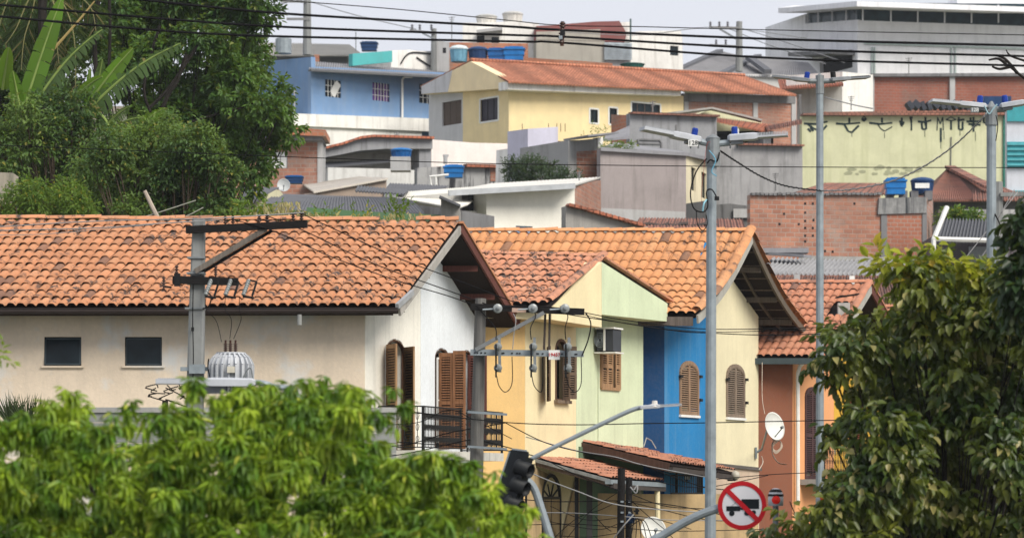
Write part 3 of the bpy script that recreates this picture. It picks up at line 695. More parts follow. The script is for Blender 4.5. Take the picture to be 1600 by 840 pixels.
# gutter of the small porch
m=MB(); a=P(950,752,70.0);b=P(1036,757,73.4); m.bar(a,b,.14,.1); p2g=tag(m.build('porch_gutter',GALV),'light grey metal gutter along the low edge of the small porch roof','gutter')
m=MB(); m.tube([P(1026,757,73.1),P(1027,764,73.1),P(1028,850,73.1)],.06,8); tag(m.build('drainpipe',plaster((.75,.66,.42),.1,.1)),'cream drainpipe against the tan yard wall','pipe')
yw=Plane((905,74.2),(1185,76.6)); o=wall('yard_wall',yw,[(905,860),(1185,860),(1185,771),(1120,771),(985,771),(905,769)],TANWALL,None,.2); tag(o,'stained tan yard wall below the blue house','wall')
gt=thing('barred_gate','low dark barred gate between yard wall and porch of the blue house','gate'); m=MB(); a=P(1048,770,74.9);b=P(1098,770,75.3); m.bar(a+Z*.42,b+Z*.42,.04,.04); m.bar(a,b,.04,.04); m.build('frame',IRON,gt); m=MB()
for k in range(15): p=a.lerp(b,k/14); m.bar(p,p+Z*.42,.018,.018)
m.build('bars',IRON,gt)['kind']='stuff'
# low boundary wall in front of house 1
bw=thing('boundary_wall','low grey slab wall in front of the beige house, seen through the leaves','wall'); bp=Plane((60,58.5),(620,59)); 
for r in range(5):
    y0=644+r*16
    for k in range(8):
        x0=60+k*70; MB().prism(bp.px([(x0+.7,y0+15.2),(x0+69.3,y0+15.2),(x0+69.3,y0),(x0+.7,y0)]),-bp.n*.12).build('concrete_slab',CONC,bw)
MB().prism(bp.px([(60,644),(620,644),(620,636),(60,636)],.04),-bp.n*.25).build('coping',plaster((.38,.38,.37),.5,.5),bw)
# ================================================================ BACKGROUND BUILDINGS
GREYW=plaster((.30,.305,.32),.5,.5,(.09,.09,.09)); GREYD=plaster((.20,.20,.205),.4,.5,(.05,.05,.05)); GREYL=plaster((.44,.44,.44),.3,.3)
MAUVE=plaster((.34,.30,.295),.35,.4,(.12,.11,.10)); WHITEW=plaster((.84,.83,.79),.22,.32,(.3,.28,.25)); LILAC=plaster((.56,.55,.66),.1,.15)
PINKWH=plaster((.84,.77,.73),.15,.15,(.3,.26,.24)); FARBLUE=plaster((.16,.28,.48),.3,.3,(.28,.34,.42)); FARYEL=plaster((.82,.67,.38),.12,.14,(.5,.4,.25)); FARYELD=plaster((.84,.69,.43),.12,.1,(.4,.35,.3))
GRAFGREEN=plaster((.60,.60,.40),.3,.25,(.3,.32,.15)); MINT=plaster((.34,.60,.33),.15,.2); WAREH=plaster((.86,.86,.88),.06,.16,(.3,.31,.34)); WAREHD=plaster((.84,.84,.87),.12,.2,(.25,.26,.28))
TURQ=plaster((.08,.42,.42),.15,.15); TEAL=plain((.05,.32,.36),.5); MAROON=plaster((.24,.085,.08),.2,.2); GREIGE=plaster((.40,.38,.33),.15,.2)
BRK=brick(); BRKP=brick((.43,.20,.13),(.28,.115,.075),(.37,.31,.27),.39,.19,.55); BRKO=brick((.46,.18,.09),(.33,.11,.06),(.32,.25,.2),.3,.19,.3)
FARTILE=fartile(); FARTILED=fartile((.30,.13,.09),.8); FARTILER=fartile((.46,.18,.10),.25)
FIB=fibro((.27,.27,.285)); FIBL=fibro((.42,.41,.38)); FIBD=fibro((.13,.135,.15))
def bwin(parent,pl,r,frmat=None,trim=None,mull=1,glass=None,bars=0,off=-.12,curtain=None):
    hole=window(parent,pl,r,fr=.06,frmat=frmat or BLACK,glass=glass,off=off,mullions=mull,trim=trim); 
    if bars:
        q=pl.rect(*r); m=MB()
        for k in range(1,bars): t=k/bars; m.bar(q[0].lerp(q[1],t)-pl.n*.03,q[3].lerp(q[2],t)-pl.n*.03,.03,.03,up=pl.n)
        for t in (.3,.65): m.bar(q[0].lerp(q[3],t)-pl.n*.03,q[1].lerp(q[2],t)-pl.n*.03,.03,.03,up=pl.n)
        m.build('window_bars',WHITEP,parent)['kind']='stuff'
    return hole
def top_level(o,label,cat,group=None): return tag(o,label,cat,group)
def tank(px,py0,py1,wpx,Y,mat,lidmat,label,kind='round',g='water tanks on the hillside roofs',tex=False):
    """open-cone plastic water tank standing on (px,py1)"""
    t=thing('water_tank',label,'water tank',g); b=P(px,py1,Y); r=wpx/F*Y/2; h=(py1-py0)/F*Y
    m=MB(); m.lathe2(b,Z,[(.001,0),(r*.80,0),(r*.86,h*.15),(r*.93,h*.6),(r*.97,h*.72)],18) if kind=='round' else None
    if kind!='round':
        for i,(k,z0,z1) in enumerate(((.86,0,.35),(.95,.35,.72))): m.abox(b+Z*h*(z0+z1)/2,2*r*k,1.5*r*k,h*(z1-z0))
    m.build('body',mat,t)
    m=MB(); m.lathe2(b,Z,[(r*.97,h*.72),(r*1.04,h*.74),(r*1.04,h*.82),(r*.8,h*.93),(r*.3,h),(.001,h)],18) if kind=='round' else (m.abox(b+Z*h*.78,2.1*r,1.65*r,h*.1),m.abox(b+Z*h*.88,1.7*r,1.3*r,h*.12),m.abox(b+Z*h*.96,.9*r,.7*r,h*.06))
    m.build('lid',lidmat,t)
    m=MB()
    if kind=='round':
        for k in range(12):
            a=2*math.pi*k/12; m.bar(b+V(math.cos(a),math.sin(a),0)*r*.83,b+V(math.cos(a),math.sin(a),0)*r*.955+Z*h*.7,.05,.04)
        m.build('ribs',mat,t)
    return t
# ---- B1 blue house
b=thing('hillside_house','blue two storey house with white balcony band and barred windows','house','houses on the hillside')
L1=Plane((395,201),(486,195)); R1=Plane((486,195),(700,203))
hs=[bwin(b,R1,(508,125,533,152),bars=5,mull=1),bwin(b,R1,(582,130,609,158),bars=6,mull=2,glass=plain((.16,.07,.30),.8)),bwin(b,R1,(655,132,681,162),bars=4,mull=2)]
wall('wall',L1,[(395,260),(486,260),(486,89),(395,98)],FARBLUE,b,.3); wall('wall',R1,[(486,260),(700,270),(700,114),(486,104)],FARBLUE,b,.3,hs)
wall('white_wall',R1,[(448,260),(655,262),(655,196),(448,190)],WHITEW,b,.1,off=.25)
R1o=Plane((452,193.2),(690,202)); MB().prism(R1o.px([(452,196),(690,206),(690,186),(452,177)]),-R1o.n*1.2).build('balcony_band',WHITEW,b)
MB().prism([R1.pt(520,150,-.05),R1.pt(524,152,-.05),R1.pt(533,133,-.05),R1.pt(526,126,-.05),R1.pt(517,141,-.05)],R1.n*.03).build('white_cloth',WHITEP,b)
corrugated('roof',P(486,96,199),P(700,112,207),P(483,108,194),P(700,119,201),60,FIB,b,.04,.06)
MB().bar(P(484,110,193.6),P(700,121.5,200.8),.3,.12).build('gutter',plain((.12,.125,.13),.6),b)
m=MB(); a=R1.pt(627,121)+R1.n*.3; m.tube([a+V(.5,0,0),a,R1.pt(626,125)+R1.n*.15,R1.pt(626,184)+R1.n*.15],.08,6); m.build('downpipe',WHITEP,b)
b=thing('hillside_house','low grey walled house with pale fibre cement roof above the blue house','house','houses on the hillside')
pl=Plane((400,206),(700,210)); wall('wall',pl,[(400,130),(560,130),(560,82),(400,88)],GREYL,b,4); MB().bar(P(495,86,203),P(495,110,203),.3,.3,up=V(0,1,0)).build('post',BRKO,b)
corrugated('roof',P(400,66,222),P(545,70,222),P(400,86,204),P(566,86,204),50,FIBL,b,.05,.06)
MB().abox(P(403,95,203),.9,1,2.0).build('parapet',WHITEW,b)
o=wall('turquoise_parapet',Plane((551,199),(613,201)),[(551,103),(613,97),(613,79.5),(551,84)],TURQ,None,.4); tag(o,'turquoise parapet wall on top of the blue house','wall')
b=thing('hillside_house','small white rooftop building right of the turquoise parapet','house','houses on the hillside'); pl=Plane((610,204),(680,207))
wall('wall',pl,[(610,130),(680,130),(680,80),(655,80),(640,78),(612,79)],WHITEW,b,4)
m=MB()
for c0,c1,c2 in (((625,100),(640,83),(676,85)),((650,90),(665,100),(672,104))): m.tube(spline([pl.pt(*c0,.06),pl.pt(*c1,.06),pl.pt(*c2,.06)]),.05,5)
m.build('cables',CABLE,b)
b=thing('chimney_block','grey concrete block standing between white rooftop and blue tanks','tower'); pl=Plane((677,206),(702,206)); wall('wall',pl,[(677,125),(702,125),(702,66),(677,62)],GREYL,b,3,[])
MB().prism(pl.px([(692,83),(697,83),(697,75),(692,75)],.02),-pl.n*.04).build('vent',VOID,b)
tank(577,65,80,27,204,BLUED,BLUED,'dark blue water tank perched above the turquoise parapet',kind='sq')
for px,py0,py1,wd,mt,lm,lb,kd in ((717,71,97,29,plain((.16,.36,.48),.5),plain((.6,.7,.72),.5),'pale blue round water tank with whitish lid, left of the dark blue tanks','round'),(747,73,97,31,BLUED,BLUED,'dark blue round water tank beside the pale blue one','round'),(776,75,96,29,BLUEP,BLUEP,'middle blue water tank behind the yellow house ridge','sq'),(803,73,95,34,BLUEP2,BLUEP2,'bright blue square water tank at right end of the tank row','sq')):
    tank(px,py0,py1,wd,204,mt,lm,lb,kd)
b=thing('tank_platform','roof platform wall of orange brick behind the blue tanks','wall'); pl=Plane((700,206.5),(825,207)); wall('brick_wall',pl,[(700,125),(825,125),(825,68),(700,66)],BRKO,b,2.5)
# ---- B7 skyline buildings
b=thing('skyline_building','white rooftop building with two round cisterns and small dark windows','building','buildings on the skyline')
pl=Plane((723,216),(842,216)); h_=[bwin(b,pl,(745,53,757,71)),bwin(b,pl,(768,58,780,72))]
wall('wall',pl,[(723,130),(842,130),(842,37),(812,34),(800,34),(750,36),(723,36)],WHITEW,b,8,h_)
slabq('balcony_roof',[pl.pt(745,52),pl.pt(785,47),pl.pt(785,47,1.5),pl.pt(745,52,1.5)],.2,GREYL,b)
for px,a,w_,l in ((760,23,33,'left white round cistern on the skyline rooftop'),(801,18,32,'right and taller white round cistern on the skyline rooftop')): tank(px,a,39,w_,217,plaster((.62,.60,.56),.3,.3),plaster((.5,.5,.48),.3,.3),l,'round','cisterns on the skyline')
b=thing('skyline_building','greige party wall with dark red sloping top band on the skyline','building','buildings on the skyline'); pl=Plane((838,214),(985,214.5))
wall('wall',pl,[(838,130),(945,130),(945,62),(838,62)],GREIGE,b,5); wall('wall',pl,[(838,62),(976,66),(979,52),(968,33),(930,34),(880,38),(838,41)],MAROON,b,5)
wall('wall',pl,[(838,62),(938,64),(938,46),(838,50)],GREIGE,b,.3,off=.03)
wall('wall',pl,[(968,64),(986,64),(986,33),(969,34)],WHITEW,b,4,off=-.4)
wall('wall',pl,[(944,110),(986,110),(986,93),(944,93)],GREYL,b,4,off=-.1)
MB().bar(pl.pt(985,30,.1),pl.pt(985,66,.1),.12,.12,up=V(0,1,0)).build('pipe',plain((.1,.15,.15),.6),b)
corrugated('shutter',pl.pt(944,67,.1),pl.pt(987,68,.1),pl.pt(944,94,.1),pl.pt(987,94,.1),3,plain((.50,.56,.60),.5),b,.03,.05)
m=MB(); 
for k in range(9): m.bar(pl.pt(944,69+k*3,.22),pl.pt(987,70+k*3,.22),.05,.05)
m.build('slats',plain((.42,.47,.5),.5),b)['kind']='stuff'
o=wall('brick_parapet',Plane((819,209),(957,209)),[(819,125),(957,125),(957,99),(900,95),(819,90)],BRKO,None,1); tag(o,'low orange brick parapet between tank row and yellow house roof ridge','wall')
b=thing('skyline_building','wide white stained building with one small window left of the utility pole','building','buildings on the skyline'); pl=Plane((984,220),(1068,222))
w_=bwin(b,pl,(1047,72,1060,87)); wall('wall',pl,[(984,130),(1068,130),(1066,56),(1063,48),(1000,49),(984,52)],plaster((.76,.75,.72),.3,.5,(.35,.33,.3)),b,7,[w_])
tank(988,99,107,38,205,plain((.02,.13,.11),.5),plain((.02,.13,.11),.5),'low dark green tank lid above the yellow house roof')
# ---- B5 yellow house
b=thing('hillside_house','large yellow house with long red tile roof and white trimmed windows','house','houses on the hillside')
L=Plane((670,196.5),(795,190)); Rr=Plane((795,190),(1068,198)); Rb=Plane((1068,198.3),(1245,203.5))
hl=[bwin(b,L,(691,158,721,195),frmat=GREYW and wood((.12,.09,.07)),mull=2,glass=plain((.10,.075,.06),.7)),bwin(b,L,(750,153,779,190),trim=WHITEP,mull=2,glass=plain((.05,.045,.06),.6))]
wall('wall',L,[(670,250),(723,250),(723,143),(676,147),(670,147)],plaster((.52,.52,.53),.5,.4,(.66,.66,.66)),b,.4,[hl[0]]); wall('wall',L,[(723.2,250),(795,250),(795,136),(723.2,143)],FARYEL,b,.4,[hl[1]])
hr=[bwin(b,Rr,(921,170,935,193),trim=WHITEP),bwin(b,Rr,(951,168,965,195),trim=WHITEP),bwin(b,Rr,(986,161,1032,185),trim=WHITEP,mull=3,frmat=wood((.15,.11,.09)))]
wall('wall',Rr,[(795,270),(1068,270),(1068,150),(795,140)],FARYEL,b,.4,hr)
Lo=Plane((659,196),(797,189)); MB().prism(Lo.px([(659,147),(659,135),(735,96),(793,126),(793,138)]),-Lo.n*.8).build('gable_panel',FARYELD,b)
MB().prism(Lo.px([(659,147),(659,135),(707,110),(700,144)],.03),-Lo.n*.2).build('unpainted_patch',plaster((.56,.56,.58),.3,.3),b)
Ro=Plane((793.5,188.8),(1064,197)); MB().prism(Ro.px([(793.5,140),(1064,150),(1064,138),(793.5,127)]),-Ro.n*.9).build('eave_band',WHITEW,b)
A=P(735,94.5,194.5);B=P(1163,119,206);C=P(794,127.5,188.3);D=P(1245,148.5,202.3)
corrugated('roof',A,B,C,D,95,FARTILER,b,.035,.08,1,0,4); corrugated('roof',A,B+V(0,1,-.3),P(657,135,196.3),P(1100,140,212),90,FARTILER,b,.035,.08,1,0,4)
MB().tube([A+Z*.05,B+Z*.05],.13,6).build('ridge',FARTILER,b)
wall('wall',Rb,[(1068,240),(1245,240),(1245,152),(1068,150)],BRKP,b,.4); 
MB().prism(Rb.px([(1066,159),(1241,162),(1241,150),(1066,146)],.12),-Rb.n*.3).build('concrete_beam',GREYD,b)
for x in (1068,1176,1236): MB().prism(Rb.px([(x,230),(x+7,230),(x+7,152),(x,150)],.08),-Rb.n*.2).build('concrete_column',GREYL,b)
# ---- B4 white-pink retaining wall and stained wall
pl=Plane((658,171),(862,174)); o=wall('retaining_wall',pl,[(658,275),(862,278),(862,226),(740,223),(662,217),(660,218)],PINKWH,None,.5); tag(o,'long pinkish white retaining wall below the yellow house','wall')
b=thing('stained_wall','mould blackened grey wall with a patch of bare brick behind the blue tank','wall'); pl=Plane((652,158),(800,160))
wall('wall',pl,[(652,320),(800,320),(800,262),(728,258),(652,262)],plaster((.36,.36,.36),1.0,1.6,(.03,.03,.035)),b,.4); MB().prism(pl.px([(766,283),(792,283),(792,261),(766,261)],.03),-pl.n*.1,uvf=pl.uv).build('brick_patch',BRKP,b); MB().bar(pl.pt(725,259,.1),pl.pt(800,261,.1),.5,.15).build('coping',FARTILE,b)
tank(709,257,278,32,155,BLUEP2,BLUEP2,'blue water tank in front of the mould blackened wall',kind='sq')
m=MB(); p=P(671,283,154);m.tube([P(701,273,154),P(672,276,154),P(674,295,154)],.07,6); m.tube([P(681,276,154),P(682,296,154)],.06,6); tag(m.build('white_pipe',WHITEP),'white plastic pipes running from the blue tank down','pipe')
m=MB(); m.tube([P(696,256,156),P(696,243,156)],.1,6); m.bar(P(692,243,156),P(701,243,156),.1,.1); tag(m.build('vent_pipe',GREYL),'grey vent pipe standing above the blue tank','pipe')
# ---- B2 brick house left
b=thing('hillside_house','red brick house with white shuttered window, partly behind the big tree','house','houses on the hillside')
pl=Plane((350,150),(502,150)); h_=bwin(b,pl,(405,237,449,263),frmat=plain((.3,.3,.3),.5),mull=3,glass=WHITEP,off=-.05)
wall('wall',pl,[(350,330),(497,330),(497,216),(350,214)],BRKP,b,3,[h_]); wall('concrete_column',pl,[(496,330),(503,330),(503,216),(496,216)],GREYL,b,3,off=.04); wall('roof_band',Plane((440,149),(509,149)),[(440,210),(509,213),(509,203),(470,200),(440,200)],BRKO,b,3.5); wall('soffit',Plane((440,149.2),(507,149.2)),[(440,219),(504,219),(504,212),(440,210)],GREYD,b,3)
# ---- B3 garage
b=thing('garage','concrete carport with curved grey beam edged in orange tiles','garage')
pl=Plane((500,164),(674,166))
wall('beam',pl,[(500,247),(500,234),(530,227),(560,217),(580,214),(674,217),(674,233),(600,233),(560,236),(520,244)],GREYW,b,3,off=.2)
m=MB(); pp=[pl.pt(x,y,.25) for x,y in ((500,233),(530,226),(560,216),(580,213.5),(674,216.5))]
for q0,q1 in zip(pp,pp[1:]): m.bar(q0,q1,.5,.12)
m.build('tile_edge',FARTILE,b)
wall('back_wall',pl,[(500,300),(674,300),(674,230),(500,235)],GREYL,b,.3,off=-2.5); wall('side_wall',pl,[(655,296),(674,296),(674,230),(655,230)],GREYW,b,3); 
wall('parapet',pl,[(508,300),(658,300),(658,268),(622,266),(600,265),(508,263)],plaster((.66,.66,.64),.3,.3),b,.3,off=.5)
corrugated('inner_roof',pl.pt(503,251,-1),pl.pt(612,247,-1),pl.pt(503,262,.4),pl.pt(608,253,.4),22,FIBD,b,.03,.05)
MB().abox(P(626,257,161.5),1.0,1.0,.7).build('tank_base',GREYL,b); 
tank(627,231,249,33,161.5,BLUEP,BLUEP2,'blue round water tank inside the carport')
# ---- small roofs beneath
b=thing('shed','shed with pale beige sheet roof on a brown wall under the carport','shed'); A=P(478,281,146);B=P(610,268,150);C=P(470,300,138);D=P(603,279,142)
corrugated('roof',P(474,288,150),P(560,276,152),P(490,299,140),P(606,278,142),34,plaster((.62,.57,.5),.3,.2),b,.014,.08); pl=Plane((496,140.3),(604,142.2)); wall('wall',pl,[(496,325),(604,325),(604,281),(496,301)],plaster((.33,.26,.21),.5,.4),b,3)
b=thing('shed','long shed with dark wavy fibre cement roof and green fascia behind the ridge','shed')
corrugated('roof',P(440,303,126),P(625,309,124),P(400,329,116),P(663,333,114),52,FIBD,b,.022,.06,3,-.15)
pl=Plane((480,114.6),(680,114)); wall('fascia',pl,[(480,340),(690,350),(690,336),(560,330),(480,324)],plaster((.11,.22,.11),.5,.4),b,.3,off=.1); wall('wall',pl,[(480,390),(690,390),(690,347),(480,337)],GREYD,b,3,off=-.3)
b=thing('shed','shed with grey sloping roof and pale yellow gable beside the dish','shed'); pl=Plane((380,122),(446,122)); wall('wall',pl,[(380,380),(438,380),(438,298),(432,296),(392,318),(380,318)],plaster((.66,.63,.42),.3,.3),b,3); corrugated('roof',P(375,290,128),P(436,293,124),P(375,316,120),P(394,316,120),14,FIBD,b,.03,.06)
tank(460,274,287,28,132,BLUED,BLUEP,'blue water tank beside the satellite dish, left of the long shed',kind='sq'); 
b=thing('shed','shed with pale cream sheet roof like fabric next to the white house','shed'); corrugated('roof',P(625,300,134),P(760,290,140),P(610,306,122),P(714,325,118),40,plaster((.72,.70,.64),.2,.15),b,.014,.05,3,.2); wall('wall',Plane((640,119.5),(716,118.6)),[(640,370),(716,370),(716,328),(640,318)],GREYD,b,3)
corrugated('roof',P(560,290,136),P(640,297,134),P(555,298,128),P(632,303,126),16,FIBD,b,.03,.05)
b=thing('outbuilding','small grey outbuilding with slanting top beside the white house','outbuilding'); pl=Plane((688,112),(718,112)); wall('wall',pl,[(688,400),(718,400),(718,322),(689,309)],plaster((.33,.32,.30),.4,.4),b,3); MB().bar(P(687,308,111.8),P(719,322,111.8),.6,.08).build('roof_edge',FIBD,b)
# ---- B17 white house
b=thing('hillside_house','plain white block house with thin grey roof edge just above the roof ridges','house','houses on the hillside')
pl=Plane((760,128),(898,130)); q=[bwin(b,pl,(806,353,832,370),frmat=plain((.3,.42,.6),.5),glass=plain((.3,.4,.55),.4),mull=3)]
wall('wall',pl,[(760,420),(898,420),(898,289),(760,299)],plaster((.82,.80,.72),.06,.06,(.45,.43,.38)),b,6,q)
pl2=Plane((720,128.2),(762,129.4)); q2=[bwin(b,pl2,(736,303,750,331),mull=0),bwin(b,pl2,(747,355,758,366),frmat=WHITEP)]
wall('wall',pl2,[(721,332),(762,332),(762,299),(721,300)],plaster((.72,.70,.64),.1,.1),b,5,[q2[0]],off=-.5); wall('wall',pl2,[(721,420),(762,420),(762,333),(721,333)],plaster((.55,.54,.52),.3,.2),b,5,[q2[1]],off=-.7)
MB().bar(pl2.pt(720,332,-.2),pl2.pt(762,332,-.2),.7,.12).build('ledge',WHITEW,b); MB().bar(pl2.pt(733,334,-.2),pl2.pt(733,380,-.2),.3,.25,up=V(0,1,0)).build('pillar',WHITEW,b)
A=P(770,287,136);B=P(938,277,138);C=P(701,300,126.5);D=P(898,289,128.8)
corrugated('roof',A,B,C,D,30,plaster((.60,.59,.56),.25,.1),b,.03,.06); MB().bar(C-Z*.04,D-Z*.04,.12,.22).build('roof_edge',plain((.42,.44,.46),.6),b)
pl3=Plane((898,130),(939,137)); wall('brick_wall',pl3,[(898,420),(939,420),(939,282),(898,290)],BRKP,b,2)
o=wall('sloping_wall',Plane((884,118),(1012,119)),[(884,420),(1012,420),(1012,354),(1000,351),(905,325),(890,321),(884,322)],plaster((.36,.345,.32),.35,.4,(.08,.08,.08)),None,.5); tag(o,'grey rendered wall whose orange tiled top slopes down to the right','wall')
m=MB(); pl=Plane((884,117.9),(1012,118.9)); pp=[pl.pt(x,y,.0) for x,y in ((887,321),(905,325),(950,338),(1004,353))]
for a,c in zip(pp,pp[1:]):
    k=8
    for i in range(k): m.bar(a.lerp(c,i/k)+Z*.04,a.lerp(c,(i+1.15)/k)+Z*.0,.4,.10)
tag(m.build('wall_coping',FARTILE),'orange tile coping along the sloping grey wall','coping')
# ---- B15/B16
b=thing('hillside_house','narrow unfinished house end of grey frame around a brick panel','house','houses on the hillside'); pl=Plane((888,143),(942,144))
wall('wall',pl,[(888,350),(936,350),(936,216),(905,219),(888,219)],plaster((.36,.36,.355),.4,.3),b,4); MB().prism(pl.px([(901,284),(932,284),(932,235),(901,237)],.02),-pl.n*.1,uvf=pl.uv).build('brick_panel',BRKP,b); MB().prism(pl.px([(933,300),(941,300),(941,215),(933,215)],.06),-pl.n*.4).build('white_trim',WHITEW,b); MB().bar(pl.pt(890,217,.5),pl.pt(938,212,.5),2,.08).build('roof_sheet',FIB,b)
b=thing('hillside_house','lilac painted wall beside a white wall with dark window, behind the small tree','house','houses on the hillside'); pl=Plane((812,150),(892,152)); q=bwin(b,pl,(863,251,890,272),mull=2)
wall('wall',pl,[(812,330),(859,330),(859,200),(812,203)],LILAC,b,1.5,off=.6); wall('wall',pl,[(856,330),(892,330),(892,224),(859,224)],WHITEW,b,4,[q]); MB().abox(pl.pt(868,217,-.4),.42,.5,.8).build('brick_stub',BRKO,b); MB().bar(pl.pt(859,223,.1),pl.pt(892,224,.1),.4,.12).build('coping',FARTILED,b)
m=MB(); 
for x in (816,857,870,876,883): m.bar(pl.pt(x,206,0),pl.pt(x,193,0),.03,.03,up=V(0,1,0))
m.build('rebar',plain((.1,.06,.04),.8),b)['kind']='stuff'
# ---- B14 mauve wall house
b=thing('hillside_house','blank mauve grey rendered house with cream side and dark window slits','house','houses on the hillside'); pl=Plane((936,140),(1072,141.5)); pr=Plane((1072,141.5),(1106,147))
wall('wall',pl,[(938,400),(1072,400),(1072,239),(1064,238),(938,231)],MAUVE,b,.4); wall('plinth',pl,[(938,400),(1070,400),(1070,331),(938,325)],GREYL,b,.1,off=.04)
q=[bwin(b,pr,(1080,262,1087,298),mull=0),bwin(b,pr,(1096,270,1104,310),mull=0)]
wall('wall',pr,[(1072,328),(1112,328),(1112,250),(1072,240)],plaster((.76,.68,.48),.2,.2),b,.4,q); wall('stained_base',pr,[(1072,400),(1112,400),(1112,312),(1072,318)],plaster((.10,.10,.10),.3,.6,(.03,.03,.03)),b,.5,off=.02)
slabq('roof',[pl.pt(936,231,.2),pl.pt(1072,239,.2),pr.pt(1108,249,.4),P(1060,235,152),P(960,222,152)],.15,FIB,b)
# green plants on that roof made with the other plants
# ---- B13 grey block house
b=thing('hillside_house','grey rendered block house with faint window outline behind the lamp heads','house','houses on the hillside'); pl=Plane((984,158),(1120,160)); side=Plane((984,158),(1120,160))
wall('wall',pl,[(984,300),(1120,300),(1120,182),(1060,179),(984,177)],GREYW,b,.4); MB().bar(pl.pt(984,177,.1),pl.pt(1120,182,.1),.5,.10).build('coping',FARTILED,b)
m=MB(); pp=[pl.pt(x,y,.03) for x,y in ((997,224),(996,219),(1000,218),(1030,219),(1033,224),(1033,235))]; m.tube(pp,.06,5); m.bar(pl.pt(996,224,.03),pl.pt(1031,225,.03),.06,.06); m.build('painted_outline',GREYD,b); MB().prism(pl.px([(1055,203),(1058,203),(1058,195),(1055,195)],.03),-pl.n*.05).build('stain',GREYD,b)
b2=wall('brick_wall',Plane((955,160),(985,158.3)),[(955,240),(985,240),(985,180),(955,179)],BRKO,None,3); tag(b2,'small orange brick wall left of the grey block house','wall')
o=slabq('lean_to_roof',[P(940,215,155),P(984,196,158),P(984,213,152),P(940,217,152)],.12,FIB); tag(o,'triangular grey lean to roof below the orange brick wall','roof')
b=thing('hillside_house','house with pale yellow gable and low orange tile roof over a dark open porch','house','houses on the hillside')
pl=Plane((1100,171),(1190,172)); wall('gable_wall',pl,[(1040,230),(1190,230),(1190,188),(1150,178),(1114,169),(1108,172),(1090,179),(1040,179)],plaster((.66,.64,.42),.15,.15),b,3); 
m=MB(); m.bar(P(1040,179,170.5),P(1112,170,170.5),.8,.1); m.bar(P(1112,170,170.5),P(1190,189,170.5),.8,.1); m.build('gable_coping',FIBL,b)
corrugated('roof',P(1115,183,170),P(1215,196,173),P(1118,189,162),P(1200,206,163),30,FARTILE,b,.04,.06); corrugated('roof',P(1195,197,170),P(1253,186,170),P(1198,203,162),P(1253,192,162),18,FARTILED,b,.04,.06)
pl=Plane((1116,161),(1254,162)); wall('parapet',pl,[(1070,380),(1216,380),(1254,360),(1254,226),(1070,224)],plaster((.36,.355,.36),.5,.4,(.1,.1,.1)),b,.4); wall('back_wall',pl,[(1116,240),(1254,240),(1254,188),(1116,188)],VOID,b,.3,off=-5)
MB().bar(pl.pt(1150,226,.1),pl.pt(1254,228,.1),.5,.08).build('coping',FARTILED,b); MB().bar(pl.pt(1154,226,-.5),pl.pt(1154,200,-.5),.3,.3,up=V(0,1,0)).build('post',WHITEW,b); 
wall('side_wall',pl,[(1200,240),(1212,240),(1212,210),(1200,210)],GREYD,b,3,off=-.8)
wall('dark_block',Plane((1090,150),(1172,151)),[(1090,420),(1172,420),(1172,322),(1140,318),(1090,322)],plaster((.15,.15,.15),.4,.9,(.03,.03,.03)),b,2); MB().prism(Plane((1090,149.8),(1172,150.8)).px([(1146,340),(1172,340),(1172,326),(1146,326)]),V(0,.1,0)).build('pale_patch',GREYL,b)
# ---- B12 graffiti wall
b=thing('graffiti_building','pale green windowless building with black graffiti signs along its top','building','buildings on the hillside')
pl=Plane((1212,178),(1572,180)); wall('wall',pl,[(1212,420),(1571,420),(1571,180),(1253,181),(1253,273),(1212,285)],GRAFGREEN,b,.5)
MB().bar(pl.pt(1252,180,.1),pl.pt(1571,179,.1),.6,.12).build('coping',FARTILED,b); wall('upper_band',pl,[(1290,182),(1571,181),(1571,168),(1400,170),(1290,171)],MINT,b,1.5,off=-2); MB().bar(pl.pt(1290,171,-1.9),pl.pt(1571,168,-1.9),.5,.1).build('coping',FARTILED,b)
MB().bar(pl.pt(1569,180,.05),pl.pt(1569,330,.05),.15,.15,up=V(0,1,0)).build('corner_trim',plain((.02,.16,.12),.6),b)
GP=plain((.022,.04,.042),.8,0,.3,8)
strokes=[ # pixel strokes on the wall
 [(1256,193),(1275,194),(1293,190)],[(1262,194),(1270,200),(1283,206),(1292,196)],[(1262,201),(1267,206)],[(1266,199),(1271,205)],[(1283,185),(1284,196)],
 [(1306,193),(1318,194),(1344,192)],[(1319,194),(1325,205),(1331,207),(1342,196)],[(1327,184),(1327,192)],
 [(1346,186),(1350,182),(1354,186),(1350,190),(1346,186)],[(1346,187),(1354,186)],
 [(1358,192),(1375,194),(1394,192)],[(1371,194),(1376,201),(1382,205),(1391,200),(1394,198)],[(1378,184),(1378,192)],
 [(1409,184),(1409,198)],[(1405,190),(1413,192)],[(1406,194),(1412,194)],
 [(1423,183),(1424,192),(1424,204)],[(1421,184),(1426,184)],
 [(1434,190),(1445,191),(1455,188)],[(1440,192),(1441,202),(1447,202),(1447,191)],[(1446,183),(1446,196)],
 [(1464,204),(1465,183),(1469,194),(1473,183),(1474,204)],[(1470,200),(1470,222)],
 [(1478,187),(1486,183),(1494,187),(1486,189),(1478,187)],[(1486,188),(1486,203)],
 [(1498,183),(1498,202),(1504,203),(1504,190)],[(1496,188),(1507,187)],
 [(1510,190),(1533,190)],[(1513,194),(1532,195)],[(1516,184),(1517,190)],[(1521,183),(1521,206)],[(1518,196),(1526,196)],
 [(1537,183),(1537,192),(1542,192)]]
for s_ in strokes:
    m=MB()
    pts=[pl.pt(x,y,.012) for x,y in s_]
    for i,(a,c) in enumerate(zip(pts,pts[1:])): m.bar(a,c,(.095 if i%2 else .12) if len(s_)<5 else .06,.008+.003*(i%2),up=pl.n)
    m.build('graffiti_stroke',GP,b)
